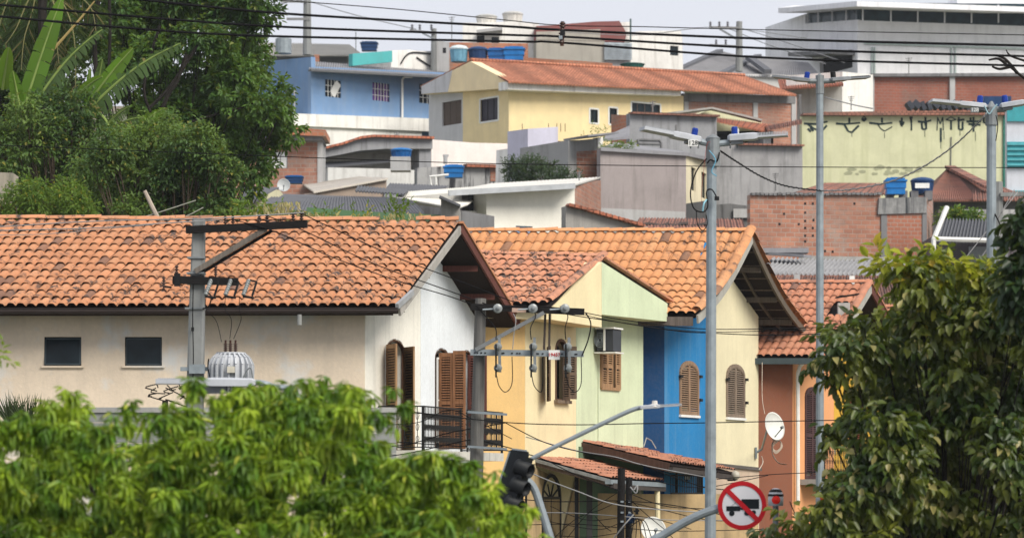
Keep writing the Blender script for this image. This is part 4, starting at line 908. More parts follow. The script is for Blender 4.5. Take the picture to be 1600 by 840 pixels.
m=MB(); m.tube([pl.pt(1486,214,.05),pl.pt(1485,265,.05)],.03,5); m.build('conduit',GREYD,b)
rs=random.Random(12); SM=plaster((.36,.37,.24),.6,.3)
m=MB()
for k in range(26):
    x=rs.choice((rs.uniform(1318,1345),rs.uniform(1345,1440),rs.uniform(1385,1440))); y=266+rs.uniform(-6,6); w_=rs.uniform(3,9); h_=rs.uniform(1.5,4); off=.006+k*.0004
    m.prism([pl.pt(x+w_*math.cos(a)*rs.uniform(.7,1.1),y+h_*math.sin(a)*rs.uniform(.6,1.2),off) for a in [i*.7 for i in range(9)]],pl.n*.003)
m.build('smudges',SM,b)['kind']='stuff'
m=MB()
for x,y0,y1 in ((1470,206,232),(1475,205,218),(1382,207,216),(1445,204,214),(1524,206,220),(1331,208,214),(1500,204,212)): m.bar(pl.pt(x,y0,.012),pl.pt(x,y1,.012),.03,.006,up=pl.n)
m.build('paint_drips',GP,b)['kind']='stuff'
# ---- right edge teal building
b=thing('hillside_house','teal trimmed white building at the right edge beside the graffiti wall','building','buildings on the hillside'); pl=Plane((1573,170),(1640,170))
wall('wall',pl,[(1573,420),(1640,420),(1640,165),(1573,165)],plaster((.62,.64,.70),.1,.1),b,.6); 
for y0,y1 in ((165,190),(222,262),(298,306)): wall('teal_band',pl,[(1573,y1),(1640,y1),(1640,y0),(1573,y0)],TEAL,b,.15,off=.15)
m=MB(); 
for k in range(5): m.bar(pl.pt(1573,226+k*8,.2),pl.pt(1640,226+k*8,.2),.12,.1)
m.build('slats',plain((.1,.4,.45),.5),b)
# ---- B21 brick building
b=thing('brick_building','large bare brick building with concrete corner block carrying two blue tanks','building','buildings on the hillside')
pl=Plane((1172,136),(1462,138)); wall('wall',pl,[(1172,430),(1376,430),(1376,304),(1172,304)],BRKP,b,.4); m=MB()
for i in range(30): m.bar(pl.pt(1173+i*6.8,304-random.uniform(0,2),0),pl.pt(1178.5+i*6.8,304-random.uniform(0,2),0),.3,.1)
m.build('coping',GREYD,b)
wall('wall',pl,[(1384,430),(1442,430),(1442,333),(1384,333)],brick((.36,.14,.085),(.30,.11,.065),(.32,.27,.23),.3,.17,.6),b,6,off=.05); wall('concrete_beam',pl,[(1370,335),(1446,333),(1446,308),(1372,310)],plaster((.28,.28,.275),.9,1.0,(.03,.035,.04)),b,6,off=.15)
wall('concrete_column',pl,[(1376,430),(1385,430),(1385,332),(1376,332)],GREYD,b,6,off=.08); wall('concrete_column',pl,[(1440,430),(1447,430),(1447,315),(1440,315)],GREYD,b,6,off=.1); wall('side_wall',Plane((1447,138),(1458,142)),[(1447,430),(1458,430),(1458,311),(1447,309)],brick((.4,.22,.17),(.35,.18,.13),(.4,.36,.33),.3,.19,.4),b,.3)
for x in (1390,1411,1428,1450): MB().abox(P(x,306,139),.32,.6,.4).build('tank_pier',GREYD,b)
random.seed(3); m=MB()
for x,y in [(1258,318),(1258,332),(1258,345),(1258,356),(1258,368),(1258,377),(1258,389),(1270,318),(1271,344),(1270,356),(1270,368),(1301,397-4),(1225,334),(1218,350),(1248,350),(1335,318),(1375,370),(1289,392)]:
    m.prism(pl.px([(x-1.6,y+1.8),(x+1.6,y+1.8),(x+1.6,y-1.8),(x-1.6,y-1.8)],.01),V(0,.02,0))
m.build('putlog_holes',VOID,b)['kind']='stuff'
tank(1399,277,304,33,138.5,BLUEP2,BLUEP2,'bright blue square water tank, left of the pair on the brick building','sq'); t=tank(1441,277,304,36,139.5,BLUED,BLUED,'dark blue water tank with white label, right of the pair on the brick building','round'); t2=P(1441,290,138.6); MB().abox(t2+V(0,-.02,0),.62,.03,.22).build('label_plate',WHITEP,t)
b=thing('hillside_house','low house with old brown tile roof behind the two blue tanks','house','houses on the hillside')
corrugated('roof',P(1290,286,152),P(1400,286,152),P(1235,303,142),P(1400,303,142),34,FARTILED,b,.03,.06); 
b=thing('hillside_house','house with weathered brown hipped tile roof right of the dark blue tank','house','houses on the hillside')
corrugated('roof',P(1480,264,158),P(1488,264,158),P(1430,312,146),P(1546,312,146),32,FARTILED,b,.035,.08); corrugated('roof',P(1488,264,158),P(1489,264,158.5),P(1546,312,146),P(1585,300,160),18,FARTILED,b,.035,.06)
m=MB()
for k in range(12):
    a=P(1484,264,157.6).lerp(P(1547,296,148),k/12); m.bar(a+Z*.1,P(1484,264,157.6).lerp(P(1547,296,148),(k+.9)/12)+Z*.1,.5,.14)
m.build('hip_tiles',FARTILED,b); wall('wall',Plane((1430,147),(1600,147)),[(1440,380),(1600,380),(1600,309),(1440,309)],GREYD,b,4)
corrugated('roof',P(1520,296,150),P(1610,300,150),P(1520,312,145),P(1610,312,145),22,FARTILED,b,.035,.06)
# ---- B22 roofs between row and brick building
b=thing('shed','long shed roofed in grey corrugated sheets below the brick building','shed'); corrugated('roof',P(1210,403,122),P(1440,409,122),P(1180,428,114),P(1425,430,114),34,plaster((.33,.33,.34),.5,.2,(.07,.07,.08)),b,.06,.05); MB().bar(P(1250,404,122.4),P(1440,407,122.4),1,.15).build('flashing',FIBL,b); MB().bar(P(1180,433,113.8),P(1425,434,113.8),.3,.12).build('brick_course',FARTILE,b)
m=MB(); m.bar(P(1185,392,120),P(1262,392,120),.8,.18); m.bar(P(1200,396,120),P(1262,400,119),.6,.1); m.build('loose_sheets',FIB,b)
b=thing('hillside_house','house with dark mossy tile roof directly behind the orange house ridge','house','houses on the hillside'); corrugated('roof',P(1205,430,112),P(1450,432,112),P(1180,480,102),P(1480,484,102),60,fartile((.26,.12,.085),1.0,.3),b,.035,.08); MB().abox(P(1331,438,106),.17,.17,.3).build('vent_pipe',WHITEP,b); MB().abox(P(1245,436,106),.2,.2,.3).build('vent_pipe',GREYL,b)
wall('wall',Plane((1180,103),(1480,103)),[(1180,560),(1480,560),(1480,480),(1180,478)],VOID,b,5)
# ---- B23 right yard
b=thing('shed','shed with dark corrugated roof held by a white pipe frame, right of the brick building','shed'); corrugated('roof',P(1470,342,134),P(1600,345,134),P(1460,376,126),P(1600,378,126),26,FIBD,b,.06,.05)
m=MB(); m.tube([P(1480,323,126),P(1459,374,125.5),P(1458,410,125.5)],.10,6); m.tube([P(1459,373,125.5),P(1605,377,125.5)],.10,6); m.build('pipe_frame',WHITEP,b)
wall('wall',Plane((1455,134),(1610,134)),[(1455,450),(1610,450),(1610,370),(1455,370)],plaster((.14,.12,.14),.4,.4),b,3); wall('parapet',Plane((1468,141),(1610,141)),[(1468,360),(1610,360),(1610,327),(1468,327)],plaster((.45,.45,.44),.8,.8,(.07,.07,.08)),b,.4)
wall('patch',Plane((1480,133),(1530,133)),[(1515,440),(1575,440),(1575,385),(1515,385)],plaster((.32,.34,.38),.6,.5),b,.3)
# ---- B8 grey roofs on hill, B9 warehouse, B10, B11
b=thing('skyline_building','low building with two dark grey gabled roofs left of the warehouse','building','buildings on the skyline')
corrugated('roof',P(1125,80,236),P(1185,95,236),P(1062,108,226),P(1130,118,224),26,FIB,b,.06,.08); corrugated('roof',P(1185,88,236),P(1262,98,232),P(1128,118,224),P(1285,122,222),40,FIB,b,.06,.08); m=MB(); m.bar(P(1125,80,235.5),P(1060,110,225.5),.5,.3); m.bar(P(1185,88,235.5),P(1128,116,223.5),.5,.3); m.bar(P(1170,90,230),P(1200,112,223),.5,.3); m.build('roof_edges',FIBD,b)
wall('wall',Plane((1060,225),(1300,222)),[(1060,140),(1300,140),(1300,120),(1180,116),(1130,116),(1060,108)],WHITEW,b,3)
b=thing('warehouse','large pale grey warehouse with dark window strip under a flat roof edge','warehouse')
La=Plane((1196,250),(1340,236)); Ra=Plane((1340,236),(1660,240))
wl_=[La.rect(1281,84,1332,112)]
wall('wall',La,[(1196,150),(1340,150),(1340,31),(1258,37),(1258,22),(1196,43)],WAREHD,b,.4,wl_); wall('wall',Ra,[(1340,150),(1660,150),(1660,43),(1340,32)],WAREH,b,.4)
wall('window_strip',La,[(1258,38),(1340,32),(1340,4),(1258,14)],glassdark((.012,.03,.038)),b,.2,off=-.15); wall('window_strip',Ra,[(1340,33),(1660,44),(1660,6),(1340,4)],glassdark((.012,.03,.038)),b,.3,off=-.15)
m=MB()
for x in (1348,1392,1434,1476,1518,1560,1602): m.bar(Ra.pt(x,36,.0),Ra.pt(x,8,.0),.10,.12,up=V(0,1,0))
for x in (1262,1278,1300,1322): m.bar(La.pt(x,36,.0),La.pt(x,10,.0),.08,.1,up=V(0,1,0))
m.build('mullions',WAREHD,b)['kind']='stuff'
slabq('roof',[P(1216,13,244),P(1339,2,232),P(1665,13,236.5),P(1665,11,262),P(1240,9,262)],.38,WAREHD,b)
MB().abox(P(1550,0,246),6,5,2.4).build('roof_box',WAREH,b); MB().prism([p-La.n*.3 for p in wl_[0]],-La.n*.1).build('loading_opening',VOID,b); slabq('canopy',[La.pt(1268,84),La.pt(1336,80),La.pt(1336,80,2),La.pt(1268,84,2)],.3,GREYD,b)
m=MB()
for x in (1362,1366,1486,1492): m.bar(Ra.pt(x,118,.1),Ra.pt(x,74,.1),.1,.1,up=V(0,1,0))
m.bar(Ra.pt(1350,68,.1),Ra.pt(1640,78,.1),.1,.15); m.build('pipes',plain((.42,.5,.48),.6),b)
b=thing('hillside_house','white house with small orange tile roof behind the tall double lamp','house','houses on the hillside'); La=Plane((1240,209),(1316,205)); Ra=Plane((1316,205),(1364,209)); q=bwin(b,La,(1274,160,1305,180),bars=6,frmat=WHITEP)
wall('wall',La,[(1240,230),(1316,230),(1316,134),(1240,140)],WHITEW,b,.4,[q]); wall('wall',Ra,[(1316,230),(1364,230),(1364,117),(1316,112)],WHITEW,b,4)
corrugated('roof',P(1215,124,214),P(1312,120,211),P(1219,139,205),P(1318,132,202),26,FARTILE,b,.04,.1)
m=MB().bar(P(1250,148,204),P(1250,188,204),.15,.15,up=V(0,1,0)); m.build('downpipe',GREYD,b)
b=thing('brick_boundary_wall','long dark red brick wall with a concrete post below the warehouse','wall'); pl=Plane((1360,210),(1660,212)); wall('brickwork',pl,[(1360,200),(1660,200),(1660,118),(1360,119)],brick((.30,.10,.065),(.25,.08,.05),(.24,.17,.14),.39,.19,.35),b,.4)
MB().bar(pl.pt(1360,118.5,.1),pl.pt(1660,117.5,.1),.6,.2).build('coping',GREYD,b)
for x in (1361,1487): MB().prism(pl.px([(x-4,200),(x+4,200),(x+4,117),(x-4,119)],.2),-pl.n*.5).build('concrete_post',GREYL,b)
m=MB(); 
for k in range(12): m.bar(P(1418+k*10,168,186),P(1424+k*10,164-3*math.sin(k*1.9),186),1.2,.5)
tag(m.build('junk_sheets',plain((.05,.055,.07),.7)),'dark loose sheets lying on top of the graffiti building','sheets')
o=MB().abox(P(1556,163,186),1.6,1.2,.8).build('water_tank',BLUED); tag(o,'small blue tank behind the right lamp heads','water tank','water tanks on the hillside roofs')
o=wall('mossy_wall',Plane((-30,86),(29,86.5)),[(-30,420),(29,420),(29,276),(20,270),(-30,268)],plaster((.30,.27,.22),.8,.6,(.06,.07,.05)),None,.5); tag(o,'mossy old wall at the left edge among the shrubs','wall')
# ================================================================ STREET FURNITURE
def disc_stack(m,c,ax,r,h,n=5,core=.45,seg=12):
    prof=[(.001,0)]
    for k in range(n):
        z=h*k/n; prof+= [(r*core,z),(r,z+h/n*.35),(r*.9,z+h/n*.6),(r*core,z+h/n*.8)]
    prof+=[(r*core,h),(.001,h)]; m.lathe2(c,ax,prof,seg)
LAMPG=plain((.46,.48,.51),.5,.05,.08,5); LAMPD=plain((.22,.235,.25),.5,.2,.1,5); PHOTO=plain((.01,.04,.26),.3); 
def lamp_head(parent,pin,tip,wd,th,mat,cell=None,fins=18,under=True):
    """LED head: housing from pin, finned heat sink to tip"""
    pin=Vector(pin);tip=Vector(tip); d=(tip-pin); L=d.length; d/=L; sd=d.cross(Z).normalized(); up=sd.cross(d)
    vs=[];fs=[]
    sec=[(0,.45,.5),(.04,.8,.95),(.30,1,1),(.44,1,1),(.50,.97,.8)]
    for t,w_,h_ in sec:
        for a,b in ((-1,-.5),(1,-.5),(1,.3),(.75,.5),(-.75,.5),(-1,.3)): vs.append(pin+d*(L*t)+sd*(a*wd*w_/2)+up*(b*th*h_))
    for i in range(len(sec)-1):
        for k in range(6): fs.append((i*6+k,i*6+(k+1)%6,(i+1)*6+(k+1)%6,(i+1)*6+k))
    fs+= [tuple(range(6)),tuple((len(sec)-1)*6+k for k in range(6))[::-1]]
    h=MB().add(vs,fs).build('lamp_head',mat,parent)
    m=MB(); m.box(pin+d*(L*.745)-up*th*.15,d,sd,up,L*.50,wd*.95,th*.25); m.box(pin+d*(L*.745)+up*th*.0-sd*wd*.46,d,sd,up,L*.50,.012,th*.5); m.box(pin+d*(L*.99),d,sd,up,.02,wd*.95,th*.6)
    for k in range(fins): m.box(pin+d*(L*(.5+.48*(k+.5)/fins))+up*th*.16,d,sd,up,L*.012,wd*.94,th*.5)
    f=m.build('heat_sink',mat,h); f['kind']='stuff'
    if under: MB().box(pin+d*(L*.15)-up*th*.75,d,sd,up,L*.2,wd*.5,th*.5).build('driver_box',LAMPD,h)
    if cell:
        m=MB(); m.lathe2(pin+d*(L*.12)+up*th*.4,up,[(.001,0),(.05*wd/.3,0),(.05*wd/.3,.11),(.04,.13),(.001,.13)],12); m.build('photocell',cell,h)
    return h
# ---- P3 double lamp pole
def pole(name_parent,px,py_top,py_bot,Y,r0,r1,mat,n=12,lean=0):
    a=P(px,py_top,Y); b=V(a.x+lean,Y,gz(Y)-.3); return MB().tube([b,b.lerp(a,.5),a],[r1,(r0+r1)/2,r0],n).build('pole',mat,name_parent,smooth=False)
t=thing('street_lamp','tall galvanised pole with two pale LED heads and number plate 128','street lamp','double lamp poles')
Y=50; pole(t,1112,214,900,Y,.076,.098,GALV,lean=-.04)
m=MB(); c=P(1114,218,Y); m.tube([c-Z*.42,c],[.11,.11],12); m.lathe2(c,Z,[(.11,0),(.115,.02),(.06,.06),(.001,.09)],12); m.build('pole_cap',GALVD,t)
m=MB(); m.tube([P(1110,225,Y),P(1092,221,Y)],.05,8); m.tube([P(1118,225,Y),P(1140,223,Y)],.05,8); m.build('arm',GALV,t)
lamp_head(t,P(1095,219,Y),P(1003,201,Y-.25),.30,.095,LAMPG,PHOTO,18); lamp_head(t,P(1137,216,Y),P(1231,210,Y-.1),.30,.105,LAMPG,PHOTO,18)
c=P(1083,223.5,Y-.19); o=MB().abox(c,.15,.02,.10).build('number_plate',WHITEP,t); text_mesh('128',.10,c-V(0,.015,0),V(1,0,0),Z,BLACK,o)
m=MB()
for x in (1079,1091,1141,1152): m.tube([P(x,226,Y),P(x,232,Y)],.012,6)
m.build('bracket_bolts',GALVD,t)
def wire(label,pts,r,mat=CABLE,cat='cable',group=None,name='power_line',sub=8,parent=None,n=5):
    q=spline([P(*p) for p in pts],sub); o=MB().tube(q,r,n).build(name,mat,parent,smooth=True)
    if not parent: tag(o,label,cat,group)
    return o
wire(None,[(1104,248,49.9),(1088,268,49.8),(1079,300,49.8),(1084,325,49.8),(1098,331,49.8),(1106,322,49.9),(1104,300,49.9),(1112,296,49.85),(1120,308,49.85)],.011,CABLE,parent=t,name='loose_cable')
wire(None,[(1088,328,49.8),(1090,350,49.8),(1098,360,49.8),(1105,350,49.8),(1103,335,49.8)],.008,CABLE,parent=t,name='loose_cable')
wire(None,[(1108,235,49.85),(1118,250,49.85),(1112,268,49.85),(1120,275,49.85)],.009,plain((.15,.4,.55),.5),parent=t,name='blue_cable'); wire(None,[(1105,255,49.88),(1110,250,49.85),(1120,252,49.88),(1124,238,49.88)],.012,CABLE,parent=t,name='loose_cable')
wire(None,[(1098,330,49.8),(1100,318,49.8),(1104,312,49.9)],.014,plain((.25,.5,.6),.5),parent=t,name='blue_cable')
MB().abox(P(1120,310,49.8),.07,.05,.06).build('connector',BLACK,t)
wire(None,[(1110,222,49.85),(1104,230,49.8),(1096,300,49.75),(1097,320,49.8)],.003,plain((.3,.05,.04),.6),parent=t,name='thin_wire')
# ---- P4
t=thing('street_lamp','slim tall grey lamp pole with two flat dark heads, in front of the graffiti wall','street lamp','double lamp poles')
Y=62; pole(t,1281,122,900,Y,.068,.085,GALV); m=MB(); c=P(1281,118,Y); m.tube([P(1281,147,Y),c],[.082,.082],12); m.tube([c,c+Z*.04],[.05,.02],8); m.build('pole_cap',GALVD,t)
m=MB(); m.tube([P(1277,127,Y),P(1262,127,Y)],.05,8); m.tube([P(1286,127,Y),P(1305,126,Y)],.05,8); m.build('arm',GALVD,t)
lamp_head(t,P(1267,126,Y),P(1209,120,Y+.2),.32,.07,LAMPD,PHOTO,10,False); lamp_head(t,P(1295,125,Y),P(1356,121,Y+.2),.32,.07,LAMPD,BLACK,10,False)
# ---- P5
t=thing('street_lamp','grey lamp pole near right edge with two heads, rising from the right tree','street lamp','double lamp poles')
Y=52; pole(t,1549,168,900,Y,.078,.09,GALV); m=MB(); c=P(1549,168,Y); m.tube([P(1549,196,Y),c],[.10,.10],12); m.lathe2(c,Z,[(.10,0),(.05,.05),(.02,.1),(.001,.1)],10); m.build('pole_cap',GALVD,t)
m=MB(); m.tube([P(1545,170,Y),P(1528,171,Y)],.05,8); m.tube([P(1553,171,Y),P(1572,170,Y)],.05,8); m.build('arm',GALVD,t)
lamp_head(t,P(1541,166,Y),P(1454,158,Y-.1),.3,.075,LAMPG,PHOTO,12); lamp_head(t,P(1562,166,Y),P(1640,154,Y-.1),.3,.08,LAMPG,PHOTO,12)
c=P(1523,172,Y-.19); o=MB().abox(c,.13,.02,.08).build('number_plate',GALVD,t); text_mesh('128',.085,c-V(0,.015,0),V(1,0,0),Z,WHITEP,o)
wire(None,[(1538,165,51.8),(1545,178,51.8),(1552,170,51.8),(1558,163,51.8)],.012,plain((.3,.45,.5),.5),parent=t,name='loose_cable'); wire(None,[(1556,180,51.8),(1559,196,51.8),(1556,220,51.8)],.008,CABLE,parent=t,name='loose_cable')
t=thing('utility_pole','plain pale concrete pole standing behind the right lamp pole','utility pole'); Y=100; pole(t,1560,284,900,Y,.14,.22,CONCP,8)
m=MB(); m.bar(P(1563,304,Y-.2),P(1610,303,Y-.2),.15,.12); m.build('crossarm',CONCP,t)
# ---- traffic sign on mast
t=thing('traffic_sign','round white sign with red ring and red slash across a black truck, no trucks','traffic sign')
Y=44; c=P(1159.5,789,Y); px=Y/F; ax=V(0,-1,0)
m=MB(); m.lathe2(c,ax,[(.001,-.01),(37.5*px,-.01),(37.5*px,.0),(.001,.0)],48); m.build('sign_plate',plain((.74,.74,.78),.45,0,.03,3),t)
m=MB(); m.lathe2(c,ax,[(31*px,.002),(31*px,.006),(38*px,.006),(38*px,-.008)],48); m.build('red_ring',RED,t)
k=MB()
def sq(m,x0,y0,x1,y1,off): m.prism([P(x0,y1,Y)+ax*off,P(x1,y1,Y)+ax*off,P(x1,y0,Y)+ax*off,P(x0,y0,Y)+ax*off],-ax*.004)
sq(k,1158.5,779,1186,794,.006); sq(k,1135,790,1156.5,797.5,.006); sq(k,1156,792.5,1162,795.5,.007)
for x,y,r in ((1143.5,801,4.2),(1167,800.5,4.2),(1177.5,800,3.8)): k.lathe2(P(x,y,Y),ax,[(.001,.007),(r*px,.007),(r*px,.002)],16)
k.bar(P(1143,790,Y)+ax*.005,P(1150,784,Y)+ax*.005,.003,.006,up=ax); k.bar(P(1150,784,Y)+ax*.005,P(1157,783,Y)+ax*.005,.003,.006,up=ax)
k.build('truck_symbol',plain((.008,.012,.016),.5),t)
m=MB(); m.bar(P(1136,765,Y)+ax*.012,P(1184,812,Y)+ax*.012,7.4*px,.005,up=ax); m.build('slash',RED,t)
m=MB(); m.tube(spline([P(1124,793,Y+.1),P(1100,801,Y+.1),P(1070,815,Y+.1),P(1035,836,Y+.1),P(1015,852,Y+.1),P(980,930,Y+.1)]),[.062]*41,10); m.build('mast_arm',GALV,t)
# ---- traffic light
t=thing('traffic_light','black three lamp traffic light tilted on a curved grey mast, above the left tree','traffic light')
Y=42; TL=P(797,701,Y);TR=P(826,704,Y-.15);BR=P(806,806,Y-.15);BL=P(767,796,Y)
nrm=(TR-TL).cross(BL-TL).normalized(); 
if nrm.y>0: nrm=-nrm
def rq(tl,tr,br,bl,k=.14):
    out=[]
    for a,b,c_ in ((bl,tl,tr),(tl,tr,br),(tr,br,bl),(br,bl,tl)):
        d1=(a-b).normalized()*.045; d2=(c_-b).normalized()*.045
        out+= [b+d1,b+(d1+d2)*.25,b+d2]
    return out
MB().prism(rq(TL,TR,BR,BL),-nrm*.03).build('backboard',plain((.012,.016,.018),.45),t)
m=MB(); m.bar(TL+nrm*.01-Z*.03,BL+nrm*.01,.02,.012,up=nrm); m.bar(TL+nrm*.01+V(.03,0,.0),TR+nrm*.01-V(.02,0,0),.02,.012,up=nrm); m.build('white_edge',GALV,t)
dn=(BL-TL).normalized()
vd=V(.80,-.52,-.30).normalized()
cs=[P(811,729,Y-.12),P(805,757,Y-.12),P(796,785,Y-.12)]
m=MB(); m.bar(P(818,712,Y-.06),P(795,805,Y-.06),.20,.18,up=nrm); m.build('housing',plain((.01,.012,.014),.4),t)
for c,lc in zip(cs,((.05,.004,.004),(.06,.03,.004),(.004,.04,.02))):
    m=MB(); m.lathe2(c-vd*.03,vd,[(.105,0),(.115,.03),(.10,.05),(.098,.22),(.090,.22),(.088,.06)],20); v=m.build('visor',plain((.014,.016,.018),.5),t,smooth=True)
    m=MB(); m.lathe2(c,vd,[(.001,.03),(.05,.025),(.088,.0)],16); m.build('lens',plain(lc,.2),v)
m=MB(); pts=spline([P(790,744,Y+.1),P(815,746,Y+.1),P(833,760,Y+.1),P(846,795,Y+.1),P(857,830,Y+.1),P(872,880,Y+.1)],8); m.tube(pts,.055,10); m.build('curved_mast',GALV,t)
m=MB(); m.tube([P(784,744,Y+.1),P(797,742,Y+.02)],.03,8); m.build('bracket',GALVD,t)
t=thing('street_lamp','thin slanting lamp arm with one small LED head, crossing the pale green wall','street lamp')
Y=42.6; m=MB(); m.tube(spline([P(818,724,Y),P(850,706,Y),P(940,662,Y),P(985,641,Y),P(1003,636,Y)],6),[.030]*25,8); m.build('arm',GALV,t)
m=MB(); m.tube([P(818,724,Y),P(812,760,Y+.2),P(806,900,Y+.4)],.04,8); m.build('pole',GALV,t)
lamp_head(t,P(998,636,Y),P(1064,632,Y),.2,.05,LAMPG,None,14,False); m=MB(); c=P(1023,632,Y); m.lathe2(c,Z,[(.001,0),(.04,0),(.035,.05),(.03,.055),(.001,.055)],10); m.lathe2(c-Z*.05,Z,[(.02,0),(.11,.02),(.1,.045),(.04,.06)],12); m.build('photocell',plain((.65,.62,.58),.5),t)
# small white tube seen through leaves
m=MB(); m.tube(spline([P(668,770,40),P(700,783,40),P(738,806,40)]),.03,8); tag(m.build('mast_arm',GALV),'short stretch of white tube showing through the left tree','pole')
# ---- left LED head near transformer
t=thing('street_lamp','blurred LED lamp head with plate 128 in front of the transformer','street lamp')
Y=38; lamp_head(t,P(400,597,Y),P(245,596,Y),.32,.10,LAMPG,None,22,False); o=MB().abox(P(360,607,Y),.13,.05,.09).build('number_plate',WHITEP,t); text_mesh('128',.085,P(360,607,Y)-V(0,.03,0),V(1,0,0),Z,BLACK,o)
MB().abox(P(338,608,Y+.02),.28,.1,.10).build('driver_box',LAMPD,t)
m=MB(); m.tube(spline([P(396,597,Y),P(425,603,Y),P(470,640,Y+.3),P(500,900,Y+.5)]),.035,8); m.build('pole',GALV,t)
# ---- P1 left utility pole with transformer
def pin_insulator(parent,p,h=.16,r=.045,mat=BROWNPORC,name='insulator'):
    m=MB(); m.tube([p-Z*.06,p+Z*.02],.012,6); disc_stack(m,p+Z*.0,Z,r,h,3); return m.build(name,mat,parent)
P1=thing('utility_pole','concrete utility pole with wooden crossarms and transformer, in front of the beige house','utility pole','utility poles along the street')
Y=56; s=Y/F
vs=[];fs=[]
for z_,w0 in ((P(0,343,Y).z,.21),(P(0,500,Y).z,.27),(gz(56)-.3,.36)):
    x0=P(311,343,Y).x - (P(0,343,Y).z-z_)*.022
    for a,b in ((-.5,-.4),(-.38,-.5),(.38,-.5),(.5,-.4),(.5,.4),(.38,.5),(-.38,.5),(-.5,.4)): vs.append((x0+a*w0,Y+b*w0,z_))
for i in range(2):
    for k in range(8): fs.append((i*8+k,i*8+(k+1)%8,(i+1)*8+(k+1)%8,(i+1)*8+k))
fs.append(tuple(range(8))); MB().add(vs,fs).build('pole',CONCP,P1)
ca=MB().bar(P(291,359,Y-.18),P(480,350,Y-.35),.11,.125).build('crossarm',DARKWOOD,P1)
for x in (352,364,405,417,458,471): pin_insulator(ca,P(x,354-(x-290)*.05,Y-.25)+Z*.02,.13,.042)
m=MB(); m.bar(P(305,424,Y-.16),P(416,357,Y-.3),.05,.09); m.build('brace',wood((.16,.14,.12)),P1); MB().bar(P(312,428,Y-.10),P(425,360,Y-.22),.05,.05).build('brace',DARKWOOD,P1)
cb=MB().bar(P(270,437,Y-.17),P(372,440,Y-.17),.13,.13).build('crossarm',DARKWOOD,P1)
for x,y0,y1,mt in ((256,432,448,BROWNPORC),(276,414,432,BROWNPORC),(337,415,430,BROWNPORC)):
    m=MB(); disc_stack(m,P(x,y1,Y-.17),Z,.035,(y1-y0)*s,4); m.tube([P(x,y1+6,Y-.17),P(x,y1,Y-.17)],.015,6); m.build('insulator',mt,P1)
MB().abox(P(277,437,Y-.2),.1,.13,.22).build('crossarm_clamp',BLACK,P1); m=MB(); m.tube([P(256,447,Y-.17),P(268,449,Y-.17)],.02,6); m.build('bracket',BLACK,P1)
for x in (326,357,385): # fuse cutouts
    m=MB(); a=P(x-5,461,Y-.45); b_=P(x+4,437,Y-.30); disc_stack(m,a,(b_-a),.042,(b_-a).length,7,.7); f=m.build('fuse_cutout',PORC,P1)
    m=MB(); m.bar(P(x+9,462,Y-.5),P(x+16,440,Y-.35),.025,.03); m.bar(a-Z*.02,P(x+11,465,Y-.5),.05,.04); m.bar(b_,P(x+16,440,Y-.35),.03,.03); m.build('fuse_tube',BLACK,f)
m=MB()
for y in (403,427,443,482): MB().abox(P(308.5-(y-343)*.022,y,Y),.27+.0005*(y-343),.27+.0005*(y-343),.03).build('steel_band',GALVD,P1)
m=MB(); MB().abox(P(309,437,Y-.18),.22,.05,.16).build('clamp_plate',BLACK,P1)
wire(None,[(302,440,Y-.19),(301,500,Y-.2),(302,560,Y-.22),(300,640,Y-.24)],.010,CABLE,parent=P1,name='down_lead'); MB().tube([P(301,511,Y-.2),P(301,517,Y-.2)],.025,6).build('lead_joint',BLACK,P1)
wire(None,[(317,482,Y-.2),(326,478,Y-.3),(330,463,Y-.4),(322,455,Y-.4)],.012,CABLE,parent=P1,name='loose_cable')
for a,l in (((322,483),(344,520)),((352,484),(361,515)),((374,484),(369,515))): wire(None,[(a[0],a[1]-20,Y-.4),(a[0],a[1],Y-.4),((a[0]+l[0])/2+5,(a[1]+l[1])/2,Y-.4),(l[0]+ (353-l[0])*.25,l[1]+14,Y-.4)],.006,CABLE,parent=P1,name='drop_wire')
tr=thing('transformer','pale grey ribbed pole transformer with three dark bushings on top','transformer')
c=P(361,604,Y-.15); rx=.34; h=(604-553)*s
m=MB(); m.lathe2(c,Z,[(.001,0),(rx*.95,0),(rx*1.0,.05),(rx,h*.70),(rx*.93,h*.86),(rx*.72,h*.97),(rx*.66,h),(.001,h)],28); m.build('tank_body',LAMPG,tr,smooth=True)
for k in range(11):
    a=math.pi*(1.02+.96*k/10)
    d=V(math.cos(a),math.sin(a),0); pts=[c+d*(rx+.035)+Z*.04,c+d*(rx+.04)+Z*h*.66,c+d*(rx*.95)+Z*h*.86,c+d*(rx*.70)+Z*h*.99]; m=MB()
    for p,q in zip(pts,pts[1:]): m.bar(p,q,.03,.06,up=V(0,0,1) if abs((q-p).normalized().z)<.9 else d)
    m.build('cooling_fin',LAMPG,tr)
m=MB(); m.lathe2(c+Z*h,Z,[(.001,0),(rx*.76,0),(rx*.76,.03),(.001,.035)],24); m.build('tank_lid',LAMPG,tr)
for k,x in enumerate((352.5,360,368)): m=MB(); disc_stack(m,P(x,551,Y-.15),Z,.042,.17,5); m.tube([P(x,536,Y-.15),P(x,531,Y-.15)],.018,6); m.build('bushing',BROWNPORC,tr)
MB().abox(P(361,577,Y-.56),.13,.08,.11).build('terminal_box',plain((.6,.57,.48),.5),tr)
m=MB(); m.bar(P(282,576,Y-.2),P(326,576,Y-.2),.06,.07); m.abox(P(308,576,Y-.24),.28,.05,.16); m.build('mounting_bracket',GALV,tr)
wire(None,[(372,610,Y-.5),(385,580,Y-.5),(392,575,Y-.5),(395,590,Y-.5)],.012,GALVD,parent=tr,name='lead'); wire(None,[(326,560,Y-.3),(325,572,Y-.3),(328,590,Y-.3)],.012,CABLE,parent=tr,name='lead')
